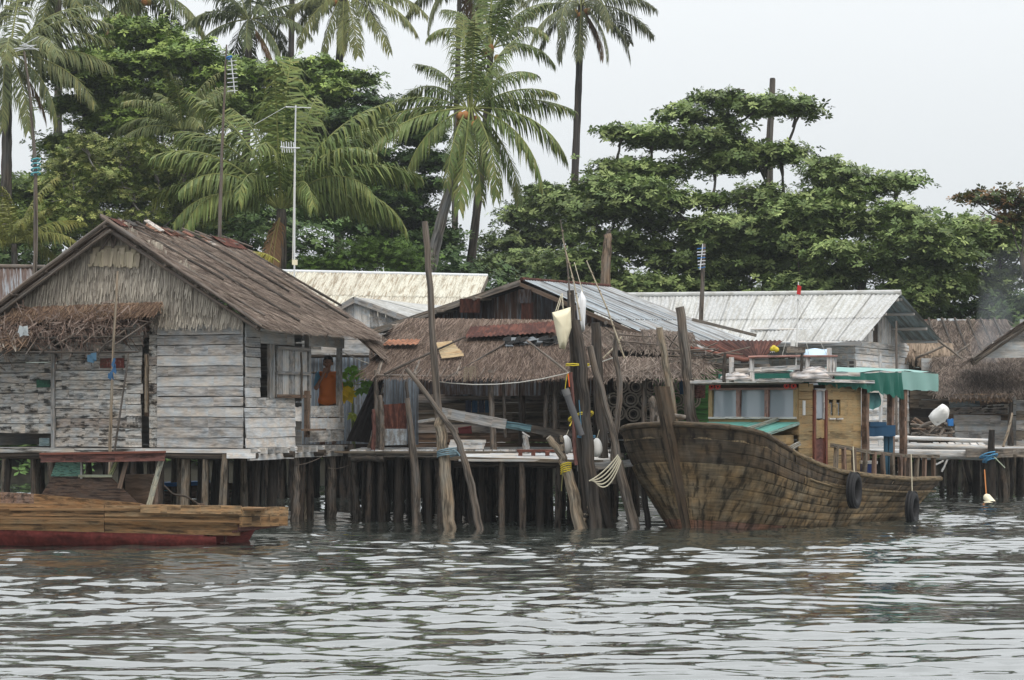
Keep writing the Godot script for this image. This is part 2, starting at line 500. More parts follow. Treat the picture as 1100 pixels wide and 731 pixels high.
	for q in 6:   # pole blanks: unit length along y, about unit radius, crooked
		var b := MB.new()
		var pts := []
		var rad := []
		var ox := rr(-0.5, 0.5)
		var oz := rr(-0.5, 0.5)
		for s in 7:
			var f := s / 6.0
			pts.append(Vector3(sin(f * PI) * ox + rr(-0.12, 0.12), f, sin(f * PI) * oz + rr(-0.12, 0.12)))
			rad.append((1.12 - 0.24 * f) * rr(0.88, 1.12))
		# radii and length are scaled apart, so build the rings by hand
		var k := 7
		for s in 7:
			for j in k + 1:
				var a := TAU * j / k
				var o := Vector3(cos(a), 0, sin(a))
				b.v.append(pts[s] + o * rad[s]); b.n.append(o); b.c.append(Color.WHITE); b.t.append(Vector2(s / 6.0, 0.13 * q + 0.5 * j / k))
		for s in 6:
			for j in k:
				var a := s * (k + 1) + j
				b.i.append_array([a, a + 1, a + k + 2, a, a + k + 2, a + k + 1])
		for e in 2:
			var o := b.v.size()
			for j in k:
				b.v.append(b.v[(0 if e == 0 else 6 * (k + 1)) + j]); b.n.append(Vector3(0, -1 if e == 0 else 1, 0)); b.c.append(Color.WHITE); b.t.append(Vector2(0.5, 0.5))
			for j in range(1, k - 1):
				b.i.append_array([o, o + j + 1, o + j] if e == 0 else [o, o + j, o + j + 1])
		poles.append(b.done())

# ---------- water and land ----------
func make_water() -> void:
	var a := nz(71, 1.0, 2)
	var b := nz(72, 1.0, 2)
	var e := nz(73, 1.0, 1)
	var g := nz(74, 1.0, 2)
	var ds := PackedFloat32Array()
	var d := 9.0
	while d < 60.0:
		ds.append(d)
		d += clampf(d * d * 0.00022, 0.035, 0.07) if d < 37.0 else 0.15
	var m := MB.new()
	var w := 561
	var hs := PackedFloat32Array()
	for r in ds.size():
		var Z := ds[r]
		var half := maxf(9.0, 0.42 * Z)
		for q in w:
			var X := (q / 280.0 - 1.0) * half
			var gust := 0.85 + 0.9 * g.get_noise_2d(X * 0.07, Z * 0.12)
			var h := 0.034 * a.get_noise_2d(X * 0.6, Z * 3.1) + 0.014 * b.get_noise_2d(X * 1.6, Z * 8.6)
			if Z < 27.0:
				h += 0.0048 * b.get_noise_2d(X * 3.6 + 50.0, Z * 19.0) * smoothstep(27.0, 19.0, Z)
			h = h * gust + 0.035 * e.get_noise_2d(X * 0.16, Z * 0.42)
			hs.append(h)
			m.v.append(Vector3(X, h, -Z))
	for r in ds.size():
		var half := maxf(9.0, 0.42 * ds[r])
		for q in w:
			var q0 := maxi(q - 1, 0)
			var q1 := mini(q + 1, w - 1)
			var r0 := maxi(r - 1, 0)
			var r1 := mini(r + 1, ds.size() - 1)
			var sx := (hs[r * w + q1] - hs[r * w + q0]) / ((q1 - q0) * half / 280.0)
			var sz := (hs[r1 * w + q] - hs[r0 * w + q]) / (ds[r1] - ds[r0])
			m.n.append(Vector3(-sx, 1.0, sz).normalized())
			m.c.append(Color.WHITE)
			m.t.append(Vector2(q, r))
	for r in ds.size() - 1:
		for q in w - 1:
			var k := r * w + q
			m.i.append_array([k, k + w, k + w + 1, k, k + w + 1, k + 1])
	var wm := mat(lin(0.045, 0.053, 0.046), 0.09, null, 0.7)
	wm.clearcoat_enabled = true   # second reflecting coat, added so the water looks brighter
	wm.clearcoat = 1.0
	wm.clearcoat_roughness = 0.05
	var o := put(self, "water", m.done(), wm, Transform3D())
	tag(o, "", "", "", "structure")
	# the sea goes on round the rippled stretch
	var far := MB.new()
	far.quad(Vector3(-500, -0.08, 300), Vector3(500, -0.08, 300), Vector3(500, -0.08, -1500), Vector3(-500, -0.08, -1500))
	tag(put(self, "sea", far.done(), wm, Transform3D()), "", "", "", "structure")
	# the shore behind the houses
	var n := nz(91, 0.08, 3)
	var rows := []
	for r in 26:
		var row := []
		var dd := 50.5 + r * 1.6 + (r * r * 0.6 if r > 12 else 0.0)
		for q in 61:
			var X := -90.0 + q * 3.0
			var h := -0.6 + 1.9 * smoothstep(50.0, 56.0, dd + 1.5 * n.get_noise_2d(X, 0)) + 0.02 * maxf(0, dd - 56.0) + 0.25 * n.get_noise_2d(X, dd)
			row.append(Vector3(X, h, -dd))
		rows.append(row)
	var land := MB.new()
	land.grid(rows, Color.WHITE, false)
	tag(put(self, "ground", land.done(), mat(lin(0.03, 0.028, 0.02), 0.95), Transform3D()), "", "", "", "structure")
	# low wooded hills across the water, far behind
	var hn := nz(95, 0.006, 4)
	var hr := []
	for r in 10:
		var row := []
		for q in 81:
			var X := -700.0 + q * 17.5
			var f := r / 9.0
			var top := 52.0 + 60.0 * hn.get_noise_2d(X, 0) + 18.0 * hn.get_noise_2d(X * 3.0, 50)
			row.append(Vector3(X, top * sin(f * PI * 0.5) - 1.0, -880.0 - f * 200.0))
		hr.append(row)
	var hill := MB.new()
	hill.grid(hr)
	tag(put(self, "hills", hill.done(), mat(lin(0.06, 0.085, 0.05), 0.95), Transform3D()), "", "", "", "structure")

# ---------- the thatched house on stilts ----------
const HOUSE_AT := Vector3(-4.32, 0, -31.5)
func hp(x: float, y: float, z: float) -> Vector3:
	return HOUSE_AT + Vector3(x, y, z).rotated(Vector3.UP, deg_to_rad(-20.0))
func thatched_house() -> void:
	var o := thing("stilt_house", "grey plank stilt house with a worn brown thatched gable roof", "house", HOUSE_AT, deg_to_rad(-20.0))
	var fl := 1.3
	# front wall, the sound part right of the door
	boards(o, "wall_board", M.grey, hp(-1.57, fl, 0.03), hp(0.0, fl, 0.03), hp(0.0, 3.3, 0.03), hp(-1.57, 3.3, 0.03), 12, 0.022, 0.014)
	# front wall, patched and mouldy
	boards(o, "wall_board", M.mould, hp(-3.52, fl, 0.0), hp(-2.14, fl, 0.0), hp(-2.14, 3.05, 0.0), hp(-3.52, 3.05, 0.0), 11, 0.022, 0.012, 0.03, 0.03)
	boards(o, "wall_board", M.mould, hp(-4.95, fl + 0.22, -0.02), hp(-3.6, fl + 0.22, -0.02), hp(-3.6, 3.05, -0.02), hp(-4.95, 3.05, -0.02), 9, 0.022, 0.012, 0.05, 0.03)
	boards(o, "wall_board", [M.brown[0], M.brown[1], M.mould[2]], hp(-4.95, 3.05, -0.08), hp(-1.6, 3.05, -0.08), hp(-1.6, 3.6, -0.08), hp(-4.95, 3.6, -0.08), 4, 0.02, 0.01, 0.2, 0.05)
	# the patched strip with a narrow dark doorway
	var y := fl
	while y < 3.15:
		var hh := rr(0.13, 0.2)
		plank(o, "wall_board", M.mould[1] if rng.randf() < 0.7 else M.mould[0], hp(-2.02 + rr(-0.03, 0.03), y + hh / 2, rr(0.0, 0.03)), hp(0.26 + rr(0, 0.06), 0, 0) - hp(0, 0, 0), Vector3(0, hh * 0.97, 0), 0.022)
		plank(o, "wall_board", M.mould[3] if rng.randf() < 0.7 else M.mould[2], hp(-1.65, y + hh / 2, rr(0.0, 0.02)), hp(0.17, 0, 0) - hp(0, 0, 0), Vector3(0, hh * 0.97, 0), 0.022)
		y += hh
	boards(o, "wall_board", [M.brown[2], M.mould[2]], hp(-1.9, fl + 0.5, -0.1), hp(-1.7, fl + 0.5, -0.1), hp(-1.7, 2.85, -0.1), hp(-1.9, 2.85, -0.1), 8, 0.02, 0.005, 0.05)
	plank(o, "door_post", M.pole_pale, hp(-1.77, 2.35, 0.05), Vector3(0, 0.95, 0), hp(0.045, 0, 0) - hp(0, 0, 0), 0.04)
	plank(o, "corner_post", M.grey[2], hp(-3.56, 2.1, 0.03), Vector3(0, 1.75, 0), hp(0.07, 0, 0) - hp(0, 0, 0), 0.05)
	# a broken lower corner by the left end, mended with green and blue scraps
	plank(o, "mending_scrap", mat(lin(0.04, 0.13, 0.085), 0.8, T.worn), hp(-3.76, 2.36, 0.02), hp(0.26, 0, 0) - hp(0, 0, 0), Vector3(0, 0.13, 0), 0.02)
	plank(o, "mending_scrap", mat(lin(0.2, 0.27, 0.28), 0.8, T.worn), hp(-3.75, 1.38, 0.0), hp(0.2, 0, 0) - hp(0, 0, 0), Vector3(0, 0.13, 0), 0.02)
	painted_board(o, hp(-2.42, 2.69, 0.045), hp(0.46, 0, 0) - hp(0, 0, 0), 0.165)
	# side wall
	var L: Array = M.pale
	boards(o, "wall_board", M.grey, hp(0.02, 2.12, 0.0), hp(0.02, 2.12, -0.5), hp(0.02, 3.42, -0.5), hp(0.02, 3.42, 0.0), 8)
	boards(o, "wall_board", L, hp(0.02, fl, 0.0), hp(0.02, fl, -1.78), hp(0.02, 2.12, -1.78), hp(0.02, 2.12, 0.0), 5, 0.022, 0.014, 0.006, 0.03)
	boards(o, "wall_board", M.grey, hp(0.02, 3.0, -0.5), hp(0.02, 3.0, -1.75), hp(0.02, 3.4, -1.75), hp(0.02, 3.4, -0.5), 2)
	plank(o, "window_post", M.grey[2], hp(0.03, 2.56, -0.84), Vector3(0, 0.9, 0), hp(0, 0, -0.07) - hp(0, 0, 0), 0.05)
	plank(o, "window_post", M.grey[2], hp(0.03, 2.56, -0.96), Vector3(0, 0.9, 0), hp(0, 0, -0.1) - hp(0, 0, 0), 0.03)
	var sh := holder(o, "shutter")
	uprights(sh, "shutter_board", M.grey, hp(0.06, 2.13, -1.03), hp(0.06, 2.13, -2.2), hp(0.06, 2.97, -2.2), hp(0.06, 2.97, -1.03), 5)
	for yy in [2.15, 2.54, 2.95]:
		plank(sh, "shutter_rail", M.brown[0] if yy < 2.3 else M.grey[2], hp(0.095, yy, -1.62), hp(0, 0, -1.25) - hp(0, 0, 0), Vector3(0, 0.055, 0), 0.03)
	rod(sh, "shutter_bar", M.pole, hp(0.12, 2.1, -1.85), hp(0.12, 2.9, -1.83), 0.022)
	for z in [-2.27, -3.55]:
		plank(o, "porch_post", M.grey[2], hp(0.03, 2.4 if z < -3 else 2.5, z), Vector3(0, 1.5 if z < -3 else 1.45, 0), hp(0, 0, -0.09) - hp(0, 0, 0), 0.08)
	plank(o, "porch_header", M.grey[0], hp(0.06, 3.12, -2.95), hp(0, 0, -1.45) - hp(0, 0, 0), Vector3(0, 0.2, 0), 0.03)
	plank(o, "porch_header", M.grey[2], hp(0.03, 3.3, -2.9), hp(0, 0, -1.6) - hp(0, 0, 0), Vector3(0, 0.12, 0), 0.03)
	boards(o, "porch_board", [M.pale[0], M.pale[1]], hp(0.05, 1.36, -2.25), hp(0.05, 1.36, -3.68), hp(0.05, 2.0, -3.68), hp(0.05, 2.0, -2.3), 3, 0.025, 0.012, 0.01, 0.05)
	plank(o, "porch_post", M.brown[0], hp(0.1, 1.85, -2.1), Vector3(0, 0.8, 0), hp(0, 0, -0.1) - hp(0, 0, 0), 0.06)
	plank(o, "porch_ledge", M.brown[0], hp(0.18, 1.58, -2.2), hp(0, 0, -0.75) - hp(0, 0, 0), Vector3(0, 0.035, 0), 0.12)
	plank(o, "porch_board", M.white_board[1], hp(0.0, 1.85, -1.95), hp(0, 0, -0.25) - hp(0, 0, 0), Vector3(0, 0.25, 0), 0.02)
	# floor and its frame
	for q in 12:
		plank(o, "floor_board", M.grey[q % 4], hp(-2.4, fl - 0.03, -0.1 - q * 0.36), hp(4.8, 0, 0) - hp(0, 0, 0), hp(0, 0, -0.35) - hp(0, 0, 0), 0.03)
	for z in [0.02, -1.3, -2.5, -3.8]:
		rod(o, "floor_beam", M.pile[0], hp(-5.0, fl - 0.14, z), hp(0.25, fl - 0.13, z), 0.06)
	plank(o, "sill_board", M.white_board[1], hp(0.0, fl - 0.12, 0.1), hp(0.5, 0, 0) - hp(0, 0, 0), Vector3(0, 0.09, 0), 0.04)
	plank(o, "sill_board", M.grey[1], hp(-0.95, fl - 0.05, 0.08), hp(2.2, 0, 0) - hp(0, 0, 0), Vector3(0, 0.07, 0), 0.04)
	plank(o, "sill_board", M.mould[3], hp(-3.4, fl - 0.06, 0.1), hp(2.9, 0, 0) - hp(0, 0, 0), Vector3(0, 0.08, 0), 0.05)
	for q in 13:
		plank(o, "joist_end", M.grey[q % 4], hp(0.06, fl - 0.05, -0.2 - q * 0.27), Vector3(0, 0.1, 0), hp(0, 0, -0.09) - hp(0, 0, 0), 0.2)
	plank(o, "sill_board", M.pale[0], hp(0.05, fl - 0.155, -0.85), hp(0, 0, -1.6) - hp(0, 0, 0), Vector3(0, 0.1, 0), 0.04)
	plank(o, "sill_board", M.pale[2], hp(0.03, fl - 0.14, -2.7), hp(0, 0, -1.9) - hp(0, 0, 0), Vector3(0, 0.11, 0), 0.04)
	# inner walls close the room
	boards(o, "inner_wall_board", M.grey, hp(-4.9, fl, -2.3), hp(-0.1, fl, -2.3), hp(-0.1, 3.6, -2.3), hp(-4.9, 3.6, -2.3), 9)
	boards(o, "inner_wall_board", M.grey, hp(-4.95, fl, -4.3), hp(-4.95, fl, 0.0), hp(-4.95, 3.5, 0.0), hp(-4.95, 3.5, -4.3), 9)
	boards(o, "inner_wall_board", M.grey, hp(-1.2, fl, -4.3), hp(-4.9, fl, -4.3), hp(-4.9, 3.6, -4.3), hp(-1.2, 3.6, -4.3), 9)
	# roof frame
	var rx := -2.31
	var ry := 4.97
	var ex := 0.43
	var ey := 3.29
	var lx := -5.25
	var ly := 3.17
	var zf := 0.34
	var zb := -4.15
	for z in [zf - 0.04, -0.9, -2.2, -3.4, zb]:
		rod(o, "rafter", M.stick, hp(rx, ry - 0.1, z), hp(ex, ey - 0.1, z), 0.035)
		rod(o, "rafter", M.stick, hp(rx, ry - 0.1, z), hp(lx, ly - 0.1, z), 0.035)
	for q in 6:
		var f := q / 5.0
		rod(o, "batten", M.stick, hp(lerpf(rx, ex, f), lerpf(ry, ey, f) - 0.06, zf + rr(0.0, 0.12)), hp(lerpf(rx, ex, f), lerpf(ry, ey, f) - 0.06, zb - 0.2), 0.022)
		rod(o, "batten", M.stick, hp(lerpf(rx, lx, f), lerpf(ry, ly, f) - 0.06, zf + rr(0.05, 0.2)), hp(lerpf(rx, lx, f), lerpf(ry, ly, f) - 0.06, zb), 0.022)
	# rake poles on the gable edge
	rod(o, "rake_pole", M.stick, hp(rx - 0.08, ry + 0.1, zf + 0.06), hp(ex + 0.1, ey - 0.05, zf + 0.05), 0.03)
	rod(o, "rake_pole", M.stick, hp(rx + 0.05, ry + 0.02, zf + 0.1), hp(lx, ly - 0.03, zf + 0.1), 0.035)
	rod(o, "rake_pole", M.pole, hp(rx + 0.1, ry - 0.12, zf + 0.08), hp(lx, ly - 0.17, zf + 0.08), 0.028)
	for q in 4:
		rod(o, "gable_strut", M.stick, hp(rx + rr(-0.5, 0.4), ry - rr(0.3, 0.5), 0.12), hp(rx + rr(-0.3, 0.3), ry - rr(0.05, 0.2), 0.2), 0.022)
	var br := [Color(0.27, 0.215, 0.175), Color(0.19, 0.145, 0.118), Color(0.36, 0.3, 0.25), Color(0.11, 0.083, 0.07), Color(0.23, 0.18, 0.15)]
	thatch(o, M.thatch, hp(rx, ry, zf), hp(rx, ry, zb), hp(ex, ey, zb), hp(ex, ey, zf), 15, 430, br, 0.24, 0.07, 0.0095, 2.2)
	thatch(o, M.thatch, hp(rx, ry, zb), hp(rx, ry, zf), hp(lx, ly, zf), hp(lx, ly, zb), 13, 110, br, 0.2, 0.05, 0.014, 2.0)
	# the porch eave drops lower at the back
	thatch(o, M.thatch, hp(0.0, 3.56, -3.5), hp(0.0, 3.56, zb - 0.25), hp(0.75, 2.85, zb - 0.25), hp(0.72, 2.95, -3.5), 4, 380, br, 0.24, 0.06, 0.0095, 2.2)
	# long poles holding the thatch down
	for q in 9:
		var z := zf - 0.35 - q * 0.52 + rr(-0.1, 0.1)
		var f1 := rr(0.5, 1.0)
		rod(o, "hold_down_pole", M.pole_dark if q % 3 else M.stick, hp(rx - 0.15, ry + 0.13, z + 0.25), hp(lerpf(rx, ex, f1), lerpf(ry, ey, f1) + 0.09, z - 0.15), 0.026)
		rod(o, "ridge_stick", M.stick, hp(rx + 0.2, ry - 0.02, z - rr(0, 0.2)), hp(rx - 0.3, ry + rr(0.12, 0.2), z + rr(0.0, 0.3)), 0.017)
	# broken tiles and tin along the ridge
	var tiles := [mat(lin(0.26, 0.12, 0.085), 0.85, T.worn), mat(lin(0.6, 0.55, 0.5), 0.85, T.worn), mat(lin(0.36, 0.19, 0.12), 0.85, T.worn), mat(lin(0.08, 0.07, 0.065), 0.9, T.worn)]
	for q in 26:
		var z := 0.1 - q * 0.13 + rr(-0.05, 0.05)
		if rng.randf() < 0.3: continue
		var dn := hp(0.26, -0.16, rr(-0.08, 0.08)) - hp(0, 0, 0)
		plank(o, "ridge_tile", tiles[[0, 0, 1, 2, 2, 3, 3][rng.randi() % 7]], hp(rx + rr(0.02, 0.3), ry + 0.05 - rr(0.0, 0.15), z), hp(0, rr(-0.03, 0.03), -rr(0.08, 0.2)) - hp(0, 0, 0), dn * rr(0.5, 1.2), 0.015)
	corr(o, "ridge_sheet", M.rusty[0], hp(rx + 0.3, ry - 0.1, -3.1), hp(rx + 0.3, ry - 0.1, -3.95), hp(rx, ry + 0.09, -3.95), hp(rx, ry + 0.09, -3.1))
	corr(o, "ridge_sheet", M.rusty[0], hp(rx + 0.22, ry - 0.04, 0.35), hp(rx + 0.22, ry - 0.04, -0.15), hp(rx, ry + 0.09, -0.15), hp(rx, ry + 0.09, 0.35))
	# gable thatch: pale hanging leaves in courses
	var pg := [Color(0.37, 0.335, 0.28), Color(0.3, 0.27, 0.23), Color(0.43, 0.39, 0.325), Color(0.22, 0.195, 0.165)]
	var ylow := [4.28, 3.93, 3.62, 3.34]
	for q in 4:
		var yl: float = ylow[q]
		var yt := yl + 0.42
		var half_t: float = (ry - 0.16 - yt) / 0.612
		var half_b: float = (ry - 0.16 - yl) / 0.612
		var xl0: float = maxf(rx - half_b * 0.98, -4.4)
		if q == 3:
			xl0 = -1.6
		thatch(o, M.thatch, hp(maxf(rx - half_t, xl0), yt, 0.06), hp(rx + half_t, yt, 0.06), hp(minf(rx + half_b, 0.06), yl, 0.09 + q * 0.015), hp(xl0, yl, 0.09 + q * 0.015), 1, 260, pg, 0.08, 0.05, 0.013, 1.35, "gable_thatch", true)
	thatch(o, M.thatch, hp(-2.7, 4.62, 0.13), hp(-1.8, 4.62, 0.13), hp(-1.85, 4.25, 0.15), hp(-2.75, 4.3, 0.15), 1, 60, [Color(0.42, 0.37, 0.27), Color(0.38, 0.33, 0.25)], 0.06, 0.02, 0.045, 1.05, "gable_thatch", true)
	# the wrecked awning over the front
	var dk := [Color(0.13, 0.085, 0.06), Color(0.09, 0.06, 0.045), Color(0.19, 0.13, 0.09)]
	thatch(o, M.thatch, hp(-4.2, 3.62, 0.25), hp(-1.35, 3.66, 0.25), hp(-1.35, 3.48, 0.45), hp(-4.2, 3.42, 0.45), 2, 230, dk, 0.5, 0.05, 0.011, 1.9, "awning_thatch")
	thatch(o, M.thatch, hp(-4.9, 3.45, 0.3), hp(-3.6, 3.45, 0.3), hp(-3.6, 2.95, 0.8), hp(-4.9, 2.95, 0.8), 4, 34, dk + pg.slice(3, 4), 1.3, 0.12, 0.012, 2.4, "awning_thatch")
	var loose := MB.new()
	for q in 1500:
		var lump := [Vector3(-4.55, 3.05, 0.6), Vector3(-3.9, 3.2, 0.55), Vector3(-2.7, 3.2, 0.5), Vector3(-2.2, 3.35, 0.45), Vector3(-3.3, 3.3, 0.5)][q % 5] as Vector3
		var s := lump + Vector3(rng.randfn() * 0.3, rng.randfn() * 0.13, rng.randfn() * 0.12)
		var dd := Vector3(rng.randfn(), rng.randfn() - 0.5, rng.randfn() * 0.4).normalized()
		var sd := dd.cross(Vector3(0, 0, 1)).normalized() * rr(0.004, 0.011)
		var a := hp(s.x, s.y, s.z)
		var e := s + dd * rr(0.1, 0.3)
		var b := hp(e.x, e.y, e.z)
		var sw := hp(sd.x, sd.y, sd.z) - hp(0, 0, 0)
		loose.quad(a - sw, b - sw * 0.5, b + sw * 0.5, a + sw, [Color(0.17, 0.12, 0.095), Color(0.27, 0.21, 0.18), Color(0.1, 0.07, 0.055)][q % 3])
	wpart(o, "fallen_thatch", loose, M.thatch).set_meta("kind", "stuff")
	for a in [[-5.1, 3.3, 0.55, -1.7, 3.22, 0.5], [-5.1, 3.1, 0.65, -1.5, 3.1, 0.6], [-5.1, 2.88, 0.8, -1.5, 2.84, 0.75], [-5.1, 3.48, 0.4, -1.3, 3.46, 0.4]]:
		rod(o, "awning_pole", M.pole_dark, hp(a[0], a[1], a[2]), hp(a[3], a[4], a[5]), 0.02)
	for q in 12:
		var x := -4.9 + q * 0.27
		rod(o, "awning_stick", M.stick if q % 2 else M.pole_dark, hp(x + rr(0, 0.7), 3.5, 0.3), hp(x, rr(2.7, 3.0), 0.85), rr(0.009, 0.016))
	rod(o, "awning_stick", M.pole, hp(-1.5, 3.55, 0.3), hp(-2.25, 2.9, 0.7), 0.016)
	# piles
	for r in 6:
		for q in 11:
			var x := -4.9 + q * 0.47 + rr(-0.12, 0.12)
			var z := -0.02 - r * 0.72 + rr(-0.12, 0.12)
			if r > 1 and rng.randf() < 0.25:
				continue
			rod(o, "pile", M.pile[rng.randi() % 4], hp(x + rr(-0.08, 0.08), -0.6, z + rr(-0.05, 0.05)), hp(x, fl - 0.1, z), rr(0.055, 0.085))
	# the four stout piles that stand clear on the side
	for a in [[317, 561, 316, 484, 0.08], [329, 558, 330, 486, 0.065], [356, 557, 355, 482, 0.095], [384, 557, 377, 478, 0.07]]:
		var b := W(a[0], a[1])
		var dd := -b.z
		var mid := b.lerp(P(a[2], a[3], dd), 0.5) + Vector3(rr(-0.03, 0.03), 0, 0)
		log_of(o, "pile", M.pole if a[0] != 329 else M.pole_pale, [b - Vector3(0, 0.5, 0), b, mid, P(a[2], a[3], dd)], a[4], a[4] * 0.85, 0.2)
	rope(o, "dangling_twig", M.stick, P(352, 487, 33.6), P(318, 500, 33.4), 0.04, 0.007)
	rope(o, "dangling_twig", M.stick, P(374, 500, 33.9), P(352, 503, 33.6), 0.03, 0.007)
	# light pole that stands before the wall, with blue rags
	var pp := thing("wall_pole", "thin pale pole with blue rags leaning on the patched plank wall", "pole", P(118, 480, 30.6))
	log_of(pp, "shaft", M.pole_pale, [P(118, 540, 30.6), P(118, 478, 30.6), P(121, 380, 30.7), P(126, 292, 30.9)], 0.03, 0.018, 0.12)
	for q in 7:
		var b := MB.new()
		var c := P(rr(114, 124), rr(385, 402), 30.55)
		b.quad(c, c + Vector3(rr(0.02, 0.05), rr(-0.03, 0.02), 0.02), c + Vector3(rr(0.0, 0.06), rr(-0.16, -0.06), 0.03), c + Vector3(rr(-0.05, 0.0), rr(-0.12, -0.05), 0.0))
		wpart(pp, "rag", b, mat(lin(0.035, 0.1, 0.2), 0.9))
	var sp := thing("bent_stick", "thin dark stick leaning against the patched plank wall", "stick", P(120, 500, 30.2))
	log_of(sp, "shaft", M.pole_dark, [P(119, 510, 29.6), P(128, 450, 30.0), P(138, 380, 30.6)], 0.018, 0.012)
	for a in [[95, 381, "dark blue rag tied to the awning pole of the plank house"], [22, 352, "pale faded rag caught in the awning sticks"]]:
		var b := MB.new()
		var dd := 30.6
		for q in 5:
			var c := P(a[0] + rr(-3, 3), a[1] + rr(-3, 3), dd)
			b.quad(c, c + Vector3(rr(0.05, 0.1), rr(-0.02, 0.02), rr(-0.03, 0.03)), c + Vector3(rr(0.05, 0.12), rr(-0.14, -0.08), rr(-0.03, 0.03)), c + Vector3(rr(-0.03, 0.03), rr(-0.14, -0.06), 0))
		tag(wpart(self, "rag", b, mat(lin(0.06, 0.13, 0.2), 0.9) if a[0] > 50 else mat(lin(0.4, 0.44, 0.46), 0.9)), a[2], "rag")
# board painted red with worn pale lettering
func painted_board(o: Node3D, c: Vector3, x: Vector3, h: float) -> void:
	var im := Image.create(192, 64, false, Image.FORMAT_RGB8)
	var n := nz(301, 0.06, 3)
	for yy in 64:
		for xx in 192:
			var red := smoothstep(-0.25, 0.1, n.get_noise_2d(xx, yy) + 0.5 * (xx / 192.0) - 0.1)
			var k := Color(0.36, 0.31, 0.27).lerp(Color(0.45, 0.24, 0.22), red) * (0.9 + 0.25 * n.get_noise_2d(xx * 0.4 + 90, yy * 3.0))
			var on := false
			for s in [[52, 12, 8, 40], [76, 12, 8, 40], [52, 28, 30, 8], [100, 12, 28, 8], [100, 12, 8, 40], [100, 44, 28, 8], [120, 30, 8, 20], [140, 14, 26, 8], [158, 14, 8, 38]]:
				on = on or (xx >= s[0] and xx < s[0] + s[2] and yy >= s[1] and yy < s[1] + s[3])
			if on and n.get_noise_2d(xx * 2.0 + 40, yy * 2.0) > -0.12:
				k = k.lerp(Color(0.66, 0.55, 0.53), 0.55)
			im.set_pixel(xx, yy, k)
	var m := mat(Color.WHITE, 0.9, ImageTexture.create_from_image(im))
	var b := MB.new()
	var y := Vector3(0, h, 0)
	b.quad(c - x / 2 + y / 2, c + x / 2 + y / 2, c + x / 2 - y / 2, c - x / 2 - y / 2)
	for q in b.n.size():
		b.n[q] = -b.n[q]
	b.i = PackedInt32Array([0, 1, 2, 0, 2, 3])
	var f := wpart(o, "painted_board", b, m)
	tag(f, "board with worn red paint and faded pale letters", "")

